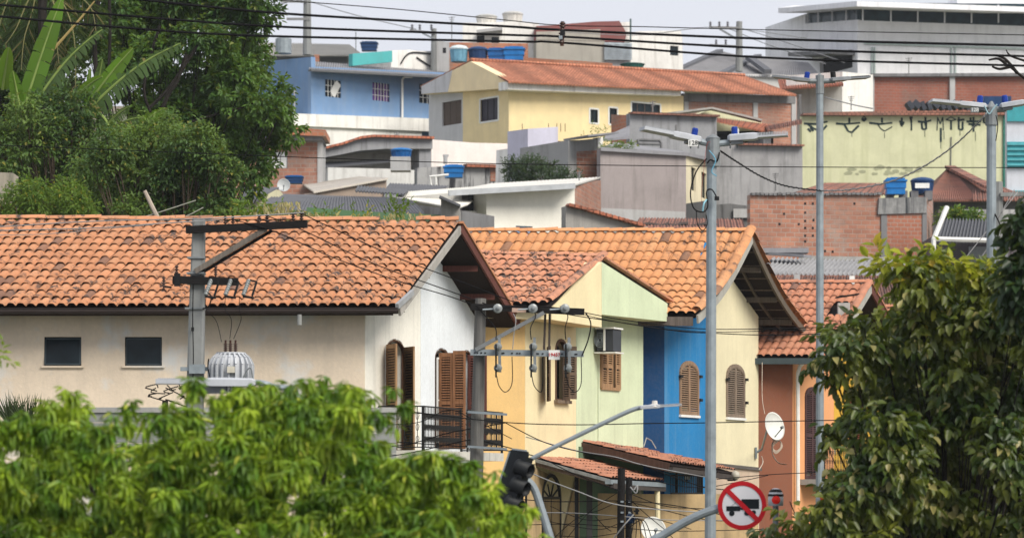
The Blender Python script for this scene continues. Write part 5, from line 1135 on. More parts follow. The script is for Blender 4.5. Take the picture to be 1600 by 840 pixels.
# ---- P2 middle utility pole
P2=thing('utility_pole','weathered wooden utility pole with steel crossarm and three fuse cutouts, before the yellow wall','utility pole','utility poles along the street')
Y=55; s=Y/F; a=P(751,466,Y); b=V(P(738,700,Y).x-.05,Y,gz(55)-.2); MB().tube([b,b.lerp(a,.5),a],[.15,.125,.095],12).build('pole',wood((.15,.145,.135),.85,(14,14,.7)),P2)
ca=MB().bar(P(735,479,Y-.15),P(913,487,Y-.15),.10,.11).build('crossarm',DARKWOOD,P2)
for x in (777,832,882):
    m=MB(); c=P(x,482,Y-.26); disc_stack(m,c+V(0,.02,0),V(.15,-1,.05),.080,.10,2,.5,16); di=m.build('disc_insulator',PORC,ca); MB().lathe2(c+V(.015,-.08,.005),V(.15,-1,.05),[(.03,0),(.03,.03),(.001,.035)],10).build('metal_cap',GALVD,di)
    MB().tube([c,c+V(-.25,-.05,-.02)],.015,6).build('wire_grip',GALV,ca)
MB().bar(P(800,484,Y-.21),P(822,485,Y-.21),.01,.07).build('tag_plate',plain((.5,.35,.28),.6),ca)
cb=MB().bar(P(735,550,Y-.18),P(912,552.5,Y-.18),.07,.105).build('steel_crossarm',GALV,P2)
m=MB()
for x in (742,746,752,758,780,786,800,808,812,840,848,872,878,900): m.abox(P(x,550.5+(x-735)*.014,Y-.222),.03 if x%3 else .05,.01,.02)
m.build('bolt_slots',BLACK,cb)['kind']='stuff'
MB().bar(P(743,546,Y-.22),P(850,488,Y-.24),.055,.065).build('brace',plain((.19,.20,.205),.6,.2),P2); m=MB(); m.bar(P(852,490,Y+.0),P(850,546,Y+.0),.03,.04); m.bar(P(859,490,Y),P(858,546,Y),.03,.04); m.build('hanger_rods',plain((.07,.055,.045),.7),P2)
for i,x in enumerate((780,835,889)):
    m=MB(); m.bar(P(x,527,Y-.3),P(x+1,581,Y-.3),.05,.10,up=V(0,1,0)); cu=m.build('cutout_plate',GALVD,P2)
    for yy in (541,574):
        m=MB(); disc_stack(m,P(x-1,yy,Y-.33),V(-.3,-1,-.2),.068,.09,2,.5,14); MB().lathe2(P(x-1,yy,Y-.33)+V(-.03,-.09,-.02),V(-.3,-1,-.2),[(.026,0),(.026,.03),(.001,.035)],10).build('metal_cap',GALVD,cu); m.build('disc_insulator',PORC,cu)
    MB().bar(P(x-5,537,Y-.45),P(x-5,589,Y-.42),.03,.045,up=V(0,1,0)).build('fuse_tube',BLACK,cu)
    lx=(x+20,x+13,x+19)[i]
    wire(None,[(x-4,587,Y-.42),(x,603,Y-.4),(x+10,612,Y-.35),(lx,598,Y-.3),(lx,557,Y-.25)],.008,CABLE,parent=P2,name='jumper_wire')
    ux=(745,825,875)[i]; wire(None,[(ux,478,Y-.2),(ux+12,492,Y-.3),(x-6,512,Y-.4),(x-5,530,Y-.42)],.009,CABLE,parent=P2,name='jumper_wire')
wire(None,[(915,488,Y-.2),(923,505,Y-.3),(919,530,Y-.3),(909,556,Y-.3)],.012,CABLE,parent=P2,name='jumper_wire'); wire(None,[(802,490,Y-.2),(806,500,Y-.3),(803,522,Y-.3),(801,545,Y-.3)],.008,GREYCABLE,parent=P2,name='jumper_wire')
o=MB().abox(P(866,554,Y-.26),.19,.012,.165).build('number_plate',WHITEP,P2); text_mesh('19457',.083,P(866,554,Y-.275),V(1,0,0),Z,RED,o,bold=.001)
MB().bar(P(866,545,Y-.268),P(866,547,Y-.268),.01,.19,up=V(1,0,0)).build('plate_border',RED,o) if False else None
m=MB()
for y in (643,697): m.bar(P(731,y,Y-.15),P(792,y+4,Y-.3),.05,.04)
m.build('rack_bar',GALV,P2)
# ---- dark wooden posts at the bottom
for x,y0,Y,w_,lb in ((971,731,54,.115,'dark wooden post with small knobs, left of the pair by the yard wall'),(983,745,54.6,.10,'thinner dark post tangled in cables, right of the pair by the yard wall')):
    t=thing('wooden_post',lb,'post','dark posts by the yard wall'); a=P(x,y0,Y); MB().tube([V(a.x-.05,Y,gz(Y)-.2),a],[w_*.62,w_*.55],10).build('post',DARKWOOD,t)
    m=MB()
    for y in (783,800,814): m.abox(P(x+1,y,Y-.08),.05,.04,.03)
    m.build('knobs',GALV,t)
    if x>980:
        wire(None,[(982,752,54.5),(975,748,54.4),(972,755,54.4)],.012,CABLE,parent=t,name='loose_cable'); wire(None,[(985,760,54.4),(994,770,54.3),(996,758,54.3),(990,765,54.3)],.012,GREYCABLE,parent=t,name='loose_cable')
        for q in range(5): wire(None,[(985,790+q*8,54.4),(990+q*4,812,54.3),(984+q*9,845,54.2)],.008,CABLE,parent=t,name='loose_cable')
        m=MB(); m.lathe2(P(985,818,54.4),Z,[(.001,0),(.07,.02),(.08,.1),(.05,.17),(.001,.18)],10); m.build('cable_box',plain((.01,.03,.08),.4),t)
# ---- satellite dishes
def dish(px,py,Y,r,ax,label,mount=None,mat=None):
    t=thing('satellite_dish',label,'satellite dish','satellite dishes'); c=P(px,py,Y); ax=Vector(ax).normalized(); m=MB()
    pr=[(r*k/6,.32*r*(k/6)**2) for k in range(7)]; pr[0]=(.001,0); pr+= [(r*1.01,.32*r+.01)]+[(r*k/6,.32*r*(k/6)**2-.015) for k in range(5,0,-1)]
    m.lathe2(c,ax,pr,28); m.build('reflector',mat or plain((.66,.66,.62),.5,0,.08,2),t,smooth=True); f=c+ax*r*1.1-Z*r*.25
    m=MB(); m.tube([c-Z*r*.9+ax*.1*r,f],.015,6); m.tube([f,f+ax*-.07],.035,8); m.build('feed_arm',GALVD,t)
    if mount:
        m=MB(); q=Vector(mount); m.tube([c-ax*.02,c-ax*.12,q+V(.15,-.05,.1),q],.03,8); m.box(q,V(1,0,0),V(0,1,0),Z,.05,.2,.3); m.build('mount',GALV,t)
    return t
d=dish(1205,667,80,.36,(.75,-.75,.25),'white satellite dish on an arm from the cream wall, before the brown wall',mount=G3.pt(1180,707,.02))
for k in range(3): wire(None,[(1214,680,80),(1206,695,80),(1212,708-k*2,80),(1222-k,698,80),(1218,688,80),(1208,690+k*3,80),(1207,708,80),(1216,722,80),(1229,725,80)],.012,plain((.6,.5,.4),.6),parent=d,name='cable_loop')
wire(None,[(1190,712,80),(1192,722,80),(1186,733,79.5)],.012,plain((.6,.5,.4),.6),parent=d,name='cable_loop'); wire(None,[(1191,566,82),(1191,620,81),(1195,646,80)],.008,plain((.6,.5,.4),.6),parent=d,name='cable_loop')
dish(1019,828,66,.27,(.25,-.9,.3),'white satellite dish low in front of the tan yard wall, cut by the frame'); dish(443,290,126,.26,(.1,-1,.15),'distant pale satellite dish beside a small blue tank',mat=plain((.5,.52,.52),.5))
# rooftop lamp/ball lights
t=thing('outdoor_lamp','round glass wall lamp at the end of the large porch roof','lamp'); m=MB(); m.lathe2(P(1149,742,79.5)-Z*.12,Z,[(.001,0),(.09,.04),(.12,.12),(.09,.2),(.001,.24)],12); m.build('globe',plain((.45,.42,.35),.1),t,smooth=True); MB().abox(P(1143,747,79.5),.2,.12,.12).build('bracket',BLACK,t)
t=thing('outdoor_lamp','small white lamp under the large porch against the blue wall','lamp'); MB().abox(P(1074,744,78.5),.13,.1,.14).build('lamp_body',WHITEP,t); MB().abox(P(1073,749,78.5),.05,.05,.1).build('bracket',BLACK,t)
# red and white beacons behind the right tree
for x,y,lb in ((1212,770,'striped grey and black lamp housing with red lens, right of the truck sign'),(1287,766,'striped lamp housing with red lens at the foot of the slim lamp pole')):
    t=thing('signal_lamp',lb,'signal lamp','small red signal lamps above the right tree'); Y=43; c=P(x,y+8,Y); m=MB(); m.lathe2(c,Z,[(.001,-.1),(.10,-.1),(.105,.0),(.09,.08),(.05,.13),(.001,.14)],16); m.build('housing',plain((.5,.52,.56),.4),t,smooth=True)
    m=MB(); m.lathe2(c,Z,[(.107,.03),(.108,.045),(.104,.06)],16); m.lathe2(c,Z,[(.09,.085),(.085,.10),(.06,.125)],16); m.build('black_band',BLACK,t); m=MB(); m.lathe2(c+V(-.0,-.08,-.02),V(-.3,-1,0),[(.06,0),(.055,.03),(.001,.045)],14); m.build('red_lens',plain((.75,.02,.01),.25),t); MB().tube([c-Z*.1,V(c.x,Y,gz(43))],.04,8).build('pole',GALVD,t)
# ---- distant utility poles
def farpole(px,top,bot,Y,arms,label,mat=CONCP,w_=.16):
    t=thing('utility_pole',label,'utility pole','distant utility poles on the hill'); a=P(px,top,Y); b=P(px,bot,Y); MB().tube([b,a],[w_*1.25,w_],8).build('pole',mat,t)
    for (x0,y0,x1,y1,ins) in arms:
        c=MB().bar(P(x0,y0,Y-.2),P(x1,y1,Y-.2),.14,.14).build('crossarm',plain((.22,.22,.22),.8),t)
        for k in ins: pin_insulator(c,P(k,y0-1,Y-.2),.35,.10,plain((.15,.15,.17),.5))
    return t
f=farpole(480,-20,86,200,[(438,2,480,3,(444,456,470)),(448,30,484,30,())],'distant grey pole with two crossarms above the blue house',w_=.22)
m=MB(); m.lathe2(P(443,84,197),Z,[(.001,0),(.5,0),(.5,.9),(.3,1.0),(.001,1.0)],14); m.build('transformer_tank',GALV,f)
f=farpole(678,45,112,206,[(640,48,680,52,(644,656,674))],'distant grey pole with single crossarm by the grey concrete block',w_=.17); MB().bar(P(680,62,205.8),P(660,52,205.8),.1,.1).build('brace',GALVD,f)
f=farpole(1155,34,112,215,[(1108,43,1156,44,(1110,1124,1137)),(1108,71,1156,73,(1119,1134))],'distant grey pole with two long crossarms above the dark roofs',w_=.2); MB().bar(P(1152,62,214.8),P(1124,45,214.8),.12,.12).build('brace',GALVD,f)
m=MB()
for p,q in (((556,50),(556,80)),((554,61),(560,59))): m.bar(P(*p,203),P(*q,203),.06,.06,up=V(0,1,0))
tag(m.build('antenna',GALVD),'thin television antenna standing left of the dark blue rooftop tank','antenna')
m=MB(); m.tube([P(460,140,192),P(460,176,192)],.04,5); m.tube([P(456,145,192),P(464,145,192)],.04,5); tag(m.build('antenna',GREYL),'thin pale antenna in front of the left face of the blue house','antenna')
# ================================================================ WIRES
g='overhead cables crossing the top of the frame'
wire('topmost of the three thick overhead cables, passing above the spacer middle',[(150,-8,44),(400,18,44.5),(600,31,45),(800,42,45),(877,47,45),(1200,61,45),(1600,71.5,45),(1700,74,45)],.0185,CABLE,group=g,n=6)
wire('middle of the three thick overhead cables crossing the sky',[(-60,4,44),(0,8,44),(400,40,44.5),(800,55,45),(878,57.5,45),(1200,76,45),(1600,88,45),(1700,91,45)],.0175,CABLE,group=g,n=6)
wire('lowest of the three thick overhead cables crossing the sky',[(-60,22,44),(0,26,44),(200,44,44.3),(400,56,44.5),(800,65,45),(878,67,45),(1200,90.5,45),(1600,103,45),(1700,106,45)],.0175,CABLE,group=g,n=6)
wire('thin messenger wire above the three thick overhead cables',[(400,-2,45),(600,13,45),(783,31,45),(877,40,45),(1000,42,45),(1200,47,45),(1600,55,45),(1700,57,45)],.007,CABLE,group=g)
t=thing('cable_spacer','dark insulator clamp joining the overhead cables at top centre','cable spacer'); m=MB(); disc_stack(m,P(879,44,44.98),Z,.045,.09,2); disc_stack(m,P(878,55,44.98),Z,.05,.10,2); disc_stack(m,P(877,69,44.98),Z,.045,.12,2); m.tube([P(879,34,44.98),P(878,72,44.98)],.028,8); m.build('clamp_body',BROWNPORC,t); MB().abox(P(879,51,44.93),.07,.05,.08).build('clamp',BLACK,t); MB().abox(P(876,59,44.93),.05,.04,.05).build('clamp',GALV,t)
wire('long thin dark wire crossing the whole hillside at mid height',[(-60,224,60),(0,227,60),(200,235,60),(400,243,60),(700,254,60),(940,258,60),(1250,261,60),(1600,262,60),(1700,262,60)],.0085,CABLE)
g='wires of the left utility pole'
wire('upper grey wire running left from the crossarm insulators along the ridge',[(-60,357,58),(0,354,57.5),(160,345,56.5),(310,342,55.8),(400,337,55.7),(475,332,55.65)],.010,GREYCABLE,group=g)
wire('lower grey wire running left from the pole along the tiles',[(-60,362,58),(0,360,57.5),(150,356,56.5),(250,349,55.8),(352,343,55.75)],.010,GREYCABLE,group=g)
wire('third thin wire sagging left over the top tiles',[(-60,366,57.5),(60,366,57.3),(180,356,56.5),(240,351,56)],.006,GREYCABLE,group=g)
wire('highest of three dark wires slanting from left crossarm to the wooden pole',[(471,333,55.7),(510,352,55.6),(620,402,55.4),(700,432,55.2),(780,463,55),(832,481,54.8)],.009,CABLE,group=g)
wire('middle of three dark wires slanting over the tiles to the wooden pole',[(417,337,55.7),(470,358,55.6),(580,410,55.4),(690,450,55.2),(777,481,54.8)],.009,CABLE,group=g)
wire('lowest of three dark wires slanting over the tiles to the wooden pole',[(364,343,55.7),(430,362,55.6),(520,402,55.4),(620,438,55.2),(700,462,55),(745,478,54.8)],.009,CABLE,group=g)
g='wires of the wooden utility pole'
for i,(lb,pts,r) in enumerate((('upper dark wire from the wooden pole past the green gable',[(777,481,54.8),(830,478,54.8),(880,482,54.8),(960,497,56),(1040,508,57),(1115,514,58),(1250,512,60),(1420,506,63)],.008),
 ('lower dark wire from the wooden pole past the blue wall',[(832,481,54.8),(900,493,55.5),(980,505,56.5),(1060,517,57.5),(1110,520,58),(1200,523,59),(1320,520,61),(1420,516,62)],.009),
 ('faint third wire just under the green gable panel',[(882,483,54.8),(950,500,56),(1040,514,57),(1120,518.5,58),(1185,517,59),(1300,514,61)],.007))): wire(lb,pts,r,CABLE,group=g)
wire('black wire crossing all the facades at window sill height',[(640,642,54),(700,650,54),(800,660,55),(900,663,55),(1010,661,56),(1100,660,56),(1200,658,57),(1300,656,58),(1400,655,60)],.009,CABLE)
wire('thin wire above ground floor ledge from brown wall leftwards',[(1120,748,62),(1200,741,63),(1260,738,64),(1330,734,65)],.008,CABLE)
wire('twisted black cable hanging between the two double lamp poles',[(1126,236,50),(1150,252,51),(1190,276,54),(1230,291,58),(1283,298,62)],.012,CABLE)
wire('twisted grey cable rising from the slim pole to the right lamp',[(1283,298,62),(1330,296,60),(1390,284,57),(1440,262,55),(1490,228,53),(1530,190,52),(1545,172,51.9)],.012,GREYCABLE)
def twist(pts,r,mat,parent,turns):
    q=spline([P(*p) for p in pts],40); out=[]
    for i,p in enumerate(q): a=i/len(q)*turns*2*math.pi; out.append(p+V(0,math.cos(a),math.sin(a))*r*1.1)
    return out
for k,(pts,mt,lb) in enumerate((([(1126,236,50),(1150,252,51),(1190,276,54),(1230,291,58),(1283,298,62)],CABLE,'second strand twisted round the black hanging cable'),([(1283,298,62),(1330,296,60),(1390,284,57),(1440,262,55),(1490,228,53),(1530,190,52),(1545,172,51.9)],GREYCABLE,'second strand twisted round the grey rising cable'))):
    tag(MB().tube(twist(pts,.012,mt,None,30),.009,4).build('power_line',mt),lb,'cable')
wire('black cable curving down beside the right lamp pole towards the tree',[(1552,330,52),(1562,350,51.8),(1570,380,51.8),(1568,410,51.8)],.012,CABLE)
g='pale guy wires behind the right lamp pole'
for i,(a,b_) in enumerate((((1590,300),(1495,420)),((1600,310),(1508,436)),((1596,345),(1520,430)),((1585,296),(1560,340)))): wire(('leftmost','second','third','short upper')[i]+' of the pale guy wires beside the concrete pole at right',[(a[0],a[1],98),(b_[0],b_[1],98)],.014,GREYCABLE,group=g)
g='messy telephone cables low over the porches'
low=[('telephone cable from balcony corner slanting over the small porch roof',[(620,690,56),(760,700,55),(836,712,54.5),(900,741,54),(971,767,53.8)],.009,CABLE),
('pale telephone cable sagging below the small porch roof',[(795,720,55),(836,741,54.5),(900,766,54),(971,789,53.8),(1100,800,54)],.011,GREYCABLE),
('dark cable slanting over the large porch roof',[(790,660,56),(850,690,55.5),(910,706,55),(990,722,55),(1100,760,55),(1180,765,56)],.009,CABLE),
('pale cable slanting across the brown bargeboard',[(822,682,56),(900,703,55.5),(960,713,55),(1010,727,55),(1120,748,55)],.008,GREYCABLE),
('dark cable from the balcony rail to the wooden pole',[(580,700,57),(640,693,56),(700,676,55.5),(745,668,55.2),(790,660,55)],.009,CABLE),
('lower dark cable from the balcony to the wooden pole',[(580,716,57),(640,707,56),(700,694,55.5),(742,687,55.2),(800,700,55)],.009,CABLE),
('cable looping in front of the balcony railing bars',[(560,664,57),(650,660,56),(700,640,55.5),(740,655,55.2),(800,685,55)],.007,CABLE),
('horizontal dark cable in front of the tan doorway wall',[(800,778,56),(870,783,55),(971,782,54),(1060,790,54.5),(1180,815,56)],.008,CABLE),
('pale horizontal cable in front of the arched dark door',[(830,800,55.5),(900,801,55),(971,806,54),(1060,812,54.5),(1180,812,56)],.008,GREYCABLE),
('dark cable crossing the yard wall towards the truck sign',[(983,770,54),(1040,790,54),(1110,795,55),(1180,806,56)],.007,CABLE),
('dark cable crossing the yard wall under the others',[(983,783,54),(1040,797,54),(1110,812,55),(1190,812,56)],.007,CABLE),
('lowest dark cable along the yard wall',[(800,820,56),(900,818,55),(983,825,54),(1060,829,54.5),(1190,826,56)],.007,CABLE),
('crossing dark cable rising left of the posts',[(860,845,55),(900,810,54.5),(940,795,54.2),(971,780,54)],.006,CABLE),
('second crossing dark cable rising left of the posts',[(880,848,55),(920,800,54.5),(971,765,54)],.006,CABLE),
('dark cable drooping left of the posts',[(840,810,55),(900,822,54.5),(940,826,54.2),(971,815,54)],.006,CABLE),
('short stray cable dipping between porch post and dark post',[(930,806,54.6),(945,822,54.4),(955,829,54.3)],.007,CABLE),
('dark cable descending steeply across the yard wall',[(985,780,54),(1010,803,54),(1040,828,54),(1060,850,54)],.007,CABLE),
('grey cable rising across the dark posts',[(955,845,53.8),(975,820,53.6),(990,803,53.6)],.012,GREYCABLE),
('thin dark cable at mid height of the yard wall',[(860,790,55),(920,812,54.5),(1000,806,54.2),(1080,826,54.5)],.006,CABLE),
('thin wire in the bottom left of the yard behind the mast',[(868,836,55),(920,838,54.5),(965,832,54.2)],.006,CABLE),
('dark wire beneath the large porch eave',[(1010,748,56),(1060,758,56),(1110,760,56),(1200,742,57)],.007,CABLE)]
for lb,pts,r,mt in low: wire(lb,pts,r,mt,group=g,name='telephone_cable')
m=MB(); m.bar(P(995,793,54.2),P(995,803,54.2),.05,.05,up=V(0,1,0)); m.bar(P(990,798,54.2),P(999,797,54.2),.03,.03); tag(m.build('cable_clamp',BLACK),'small black clamp hanging on the cables over the yard wall','clamp')
for i,(lb,pts) in enumerate((('faint far wire rising left from the distant pole by the blue house',[(380,14,200),(440,6,200),(480,-4,200)]),('faint far wire dropping right towards the concrete block pole',[(482,2,200),(560,25,202),(650,46,206)]),('faint far wire between the distant poles on the right',[(880,50,210),(1000,55,212),(1120,43,215),(1260,60,225)]),('faint far wire falling right from the double armed far pole',[(1137,44,215),(1200,70,215),(1290,100,212)]),('second faint far wire falling right from the far pole',[(1156,44,215),(1215,62,215),(1320,98,212)]),('faint wire before the white house behind the slim lamp pole',[(1288,152,150),(1330,163,150),(1364,170,150)]))): wire(lb,pts,.03,plain((.2,.21,.22),.7),group='faint far wires')
# ================================================================ small hillside clutter seen in the photograph
def aerial(px,y0,y1,Y,label):
    m=MB(); m.tube([P(px,y1,Y),P(px,y0,Y)],.03,5)
    for k,w_ in enumerate((5,4,3)): m.tube([P(px-w_,y0+2+k*3,Y),P(px+w_,y0+1+k*3,Y)],.018,4)
    t=m.build('antenna',plain((.2,.2,.2),.6)); tag(t,label,'antenna','television antennas on the hillside')
for a in ((620,206,232,168,'television antenna above the curved carport beam'),(706,26,62,214,'television antenna left of the white skyline rooftop'),(1020,158,176,160,'television antenna above the left end of the grey block house'),(1212,270,298,130,'television antenna above the left end of the brick building'),(1330,150,172,178,'television antenna above the mint band of the graffiti building'),(905,268,286,134,'television antenna over the white block house roof'),(1420,90,118,208,'television antenna above the dark red brick wall')): aerial(*a)
m=MB(); m.tube([P(1060,352,130),P(1090,345,130),P(1140,350,130)],.05,5); m.tube([P(950,352,125),P(1020,350,125),P(1100,356,125)],.04,5)
for k in range(9): m.bar(P(985+k*15,354-(k%3)*2,124),P(1000+k*15,352-(k%2)*3,124),.5,.09)
tag(m.build('scrap_timber',plain((.10,.085,.08),.8)),'heap of weathered boards and pipes between blue house ridge and mauve wall','boards')
b=thing('shed','low shed roof of stained tiles tucked between mauve wall and lamp pole','shed'); corrugated('roof',P(1000,340,128),P(1160,342,128),P(990,356,122),P(1165,358,122),34,FARTILED,b,.03,.05)
b=thing('shed','low grey roofed lean to below the stained wall with the blue tank','shed'); corrugated('roof',P(610,286,150),P(700,290,150),P(600,298,142),P(690,300,142),20,FIBD,b,.03,.05); wall('wall',Plane((600,142),(720,142)),[(600,330),(720,330),(720,300),(600,297)],GREYW,b,.5)
# ================================================================ VEGETATION
def leafset(C,D,Nn,L,W,fold=.25,droop=0.25):
    """C base points, D directions, Nn normals -> verts,faces (2 quads per leaf, 6 verts)"""
    n=len(C); D=D/np.linalg.norm(D,axis=1,keepdims=True); S=np.cross(D,Nn); S/=np.linalg.norm(S,axis=1,keepdims=True)+1e-9; U=np.cross(S,D)
    L=L[:,None];W=W[:,None]
    v=np.empty((n,6,3)); v[:,0]=C; tip=C+D*L-U*L*droop; v[:,3]=tip
    for k,(t,side) in {1:(.30,-1),2:(.68,-1),4:(.68,1),5:(.30,1)}.items():
        v[:,k]=C+D*L*t-U*L*droop*t*t+S*side*W*(.5 if t<.5 else .40)+U*W*fold
    b=(np.arange(n)*6)[:,None]; f=np.concatenate([b+np.array([[0,1,2,3]]),b+np.array([[0,3,4,5]])],0)
    return v.reshape(-1,3),f
def blobs3(bl,Y,seed,depth=1.0):
    r=[]
    for b in bl:
        px,py,rx,ry=b[:4]; y=Y+(b[4] if len(b)>4 else 0); c=P(px,py,y); s=y/F; r.append((c.x,c.y,c.z,rx*s,max(rx,ry)*s*depth*.8,ry*s))
    return np.array(r)
def sample_crown(B,n,rng,front=.75,inner=.25):
    vol=(B[:,3]*B[:,5])**.9; idx=rng.choice(len(B),n,p=vol/vol.sum()); d=rng.normal(size=(n,3)); d/=np.linalg.norm(d,axis=1,keepdims=True)
    flip=(d[:,1]>0)&(rng.random(n)<front); d[flip,1]*=-1
    r=1-np.abs(rng.normal(0,.16,n)); k=rng.random(n)<inner; r[k]=rng.random(k.sum())**.5
    q=B[idx]; amp=1+.16*np.sin(d[:,0]*7+idx)+.14*np.sin(d[:,2]*9+idx*2)+rng.normal(0,.05,n)
    c=q[:,:3]+d*q[:,3:6]*(r*amp)[:,None]; return c,d
def sprays(C,D,k,rng,L,W,spread,droop,length,jit=.25):
    """around each spray point, k leaves along a short twig"""
    n=len(C); tw=D+rng.normal(0,.5,(n,3)); tw[:,2]-=droop*.6; tw/=np.linalg.norm(tw,axis=1,keepdims=True)
    cs=[];ds=[];ns=[]
    for i in range(k):
        t=i/max(1,k-1); side=rng.normal(0,1,(n,3)); side-=tw*(side*tw).sum(1,keepdims=True); side/=np.linalg.norm(side,axis=1,keepdims=True)
        base=C+tw*length*t+side*.01; dd=tw*(.5+.5*t)+side*spread+rng.normal(0,jit,(n,3)); dd[:,2]-=droop
        nn=np.stack([rng.normal(0,.5,n),rng.normal(-.35,.5,n),np.ones(n)],1); cs.append(base);ds.append(dd);ns.append(nn)
    Cc=np.concatenate(cs);Dd=np.concatenate(ds);Nn=np.concatenate(ns); m=len(Cc)
    return Cc,Dd,Nn,L*rng.uniform(.65,1.25,m),W*rng.uniform(.7,1.2,m)
def branches(parent,base,B,rng,r0,mat,twigs=3,name='trunk',fork=.35):
    m=MB(); base=Vector(base); cen=Vector(B[:,:3].mean(0)); fk=base.lerp(cen,fork); 
    m.tube([base,base.lerp(fk,.5)+V(.1,0,0),fk],[r0,r0*.85,r0*.7],9)
    for b in B:
        c=Vector(b[:3]); mid=fk.lerp(c,.5)+Vector(rng.normal(0,.1,3))*abs(b[3]); m.tube(spline([fk,mid,c],4),[r0*.55*(1-.1*i) for i in range(9)],6)
        for k in range(twigs):
            d=Vector(rng.normal(0,1,3)).normalized(); e=c+V(d.x*b[3],d.y*b[4],d.z*b[5])*.85; m.tube(spline([mid.lerp(c,rng.random()),c.lerp(e,.5)+Vector(rng.normal(0,.08,3)),e],3),[r0*.22*(1-.12*i) for i in range(7)],5)
    return m.build(name,mat,parent,smooth=True)
BARK=wood((.10,.075,.055),.9,(6,6,1.2)); BARKD=wood((.022,.019,.016),.9,(6,6,1.2))
def tree(label,cat,name,bl,Y,n,k,L,W,mat,seed,trunk_px=None,droop=.3,spread=.7,length=.2,r0=.15,bark=BARK,front=.75,inner=.25,ind=0,twigs=3,depth=1.0,group=None,fold=.25,ldroop=.25,fork=.35):
    rng=np.random.default_rng(seed); t=thing(name,label,cat,group); B=blobs3(bl,Y,seed,depth)
    C,D=sample_crown(B,n,rng,front,inner); cs,ds,ns,LL,WW=sprays(C,D,k,rng,L,W,spread,droop,length)
    sel=np.zeros(len(cs),bool)
    if ind:
        order=np.argsort(cs[:,1]); near=order[:int(len(order)*.10)]; pick=rng.choice(near,ind,replace=False); sel[pick]=True
    v,f=leafset(cs[~sel],ds[~sel],ns[~sel],LL[~sel],WW[~sel],fold,ldroop); cr=npmesh('crown',v,f,mat,t); cr['kind']='stuff'
    if ind:
        v1,f1=leafset(np.zeros((1,3)),np.array([[0,0,1.]]),np.array([[0,-1.,.0]]),np.array([1.]),np.array([W/L]),fold,ldroop); me=bpy.data.meshes.new('leaf'); me.from_pydata([tuple(x) for x in v1],[],[tuple(int(i) for i in x) for x in f1]); me.materials.append(mat)
        for i in pick:
            o=bpy.data.objects.new('leaf',me); COL.objects.link(o); o.parent=cr; z=Vector(ds[i]).normalized(); x=z.cross(Vector(ns[i])).normalized(); y=z.cross(x); M=Matrix((x,y,z)).transposed().to_4x4(); M.translation=Vector(cs[i]); o.matrix_local=M; o.scale=(LL[i],LL[i],LL[i])
    if trunk_px:
        x=P(trunk_px,0,Y).x; branches(t,(x,Y+ (0.2),gz(Y)-.2),B,rng,r0,bark,twigs,fork=fork)
    return t
def inpoly(x,y,poly):
    c=False; n=len(poly)
    for i in range(n):
        x1,y1=poly[i]; x2,y2=poly[(i+1)%n]
        if (y1>y)!=(y2>y) and x<(x2-x1)*(y-y1)/(y2-y1)+x1: c=not c
    return c
def fill(poly,sp,r,Yj,seed,keep=1.0,flat=.75,off=0):
    """clump centres scattered on a jittered lattice inside an outline; each clump: column,row,rx,ry,depth"""
    rnd=random.Random(seed); out=[]; xs=[p[0] for p in poly]; ys=[p[1] for p in poly]; y=min(ys)
    while y<max(ys)+sp*.6:
        x=min(xs)+rnd.random()*sp
        while x<max(xs)+sp*.5:
            X=x+rnd.uniform(-.4,.4)*sp; Y_=y+rnd.uniform(-.35,.35)*sp*.8
            if rnd.random()<keep and inpoly(X,Y_,poly): k=rnd.uniform(.65,1.3); out.append((X,Y_,r*k,r*flat*k,off+rnd.uniform(-Yj,Yj)))
            x+=sp
        y+=sp*.8
    return out
def whorls(C,k,rng,L,W,down=.55):
    """umbrella shaped rosettes of drooping leaflets"""
    n=len(C); cs=[];ds=[];ns=[]; ph=rng.random(n)*6.28
    for i in range(k):
        a=ph+i*2.399+rng.normal(0,.15,n); ring=i%3; z=(.0,-.8,-1.9)[ring]*down/.55+rng.normal(0,.22,n)
        d=np.stack([np.cos(a),np.sin(a),z],1); cs.append(C+d*L*.12); ds.append(d); ns.append(np.stack([np.cos(a)*.6,np.sin(a)*.6,np.full(n,1.)],1)+rng.normal(0,.25,(n,3)))
    Cc=np.concatenate(cs); m=len(Cc); return Cc,np.concatenate(ds),np.concatenate(ns),L*rng.uniform(.7,1.25,m),W*rng.uniform(.75,1.2,m)
# ---- left foreground tree: bright compound drooping leaflets
LT=leafmat((.085,.19,.012),(.36,.47,.025),(.46,.50,.06),.42,.27,.05,1,2.1)
OL=[(-30,668),(20,660),(60,650),(100,625),(150,655),(205,668),(235,660),(262,640),(296,606),(320,610),(345,640),(375,625),(400,606),(450,612),(490,606),(540,614),(560,645),(572,680),(600,705),(640,712),(665,718),(690,742),(740,770),(765,778),(800,800),(835,815),(840,880),(-30,880)]
bl=fill(OL,36,19,1.4,5,.93,.62)+fill([(x,y+26) for x,y in OL],64,46,.5,6,1,.8,2.2)+[(206,630,12,9,0),(205,650,6,14,0),(597,650,8,7,0),(618,603,6,12,0),(630,628,9,6,0),(585,640,8,4,0),(612,668,8,5,0),(15,665,24,16,0),(45,672,24,16,0),(0,680,24,20,0),(75,664,18,12,0),(705,740,16,14,0),(725,725,16,9,.1),(700,715,9,5,0),(745,745,18,9,0),(760,735,14,6,.1),(735,770,24,12,0),(800,790,26,10,0),(298,598,12,10,0),(408,600,14,10,0),(496,602,14,8,0),(110,612,9,7,0),(650,720,20,12,0)]
rnd_=random.Random(8)
for (x0_,y0_),(x1_,y1_) in zip(OL[:-3],OL[1:-2]):
    for q_ in range(2):
        t_=rnd_.random(); bl.append((x0_+(x1_-x0_)*t_,y0_+(y1_-y0_)*t_-rnd_.uniform(2,20),rnd_.uniform(5,11),rnd_.uniform(4,8),rnd_.uniform(-1,1)))
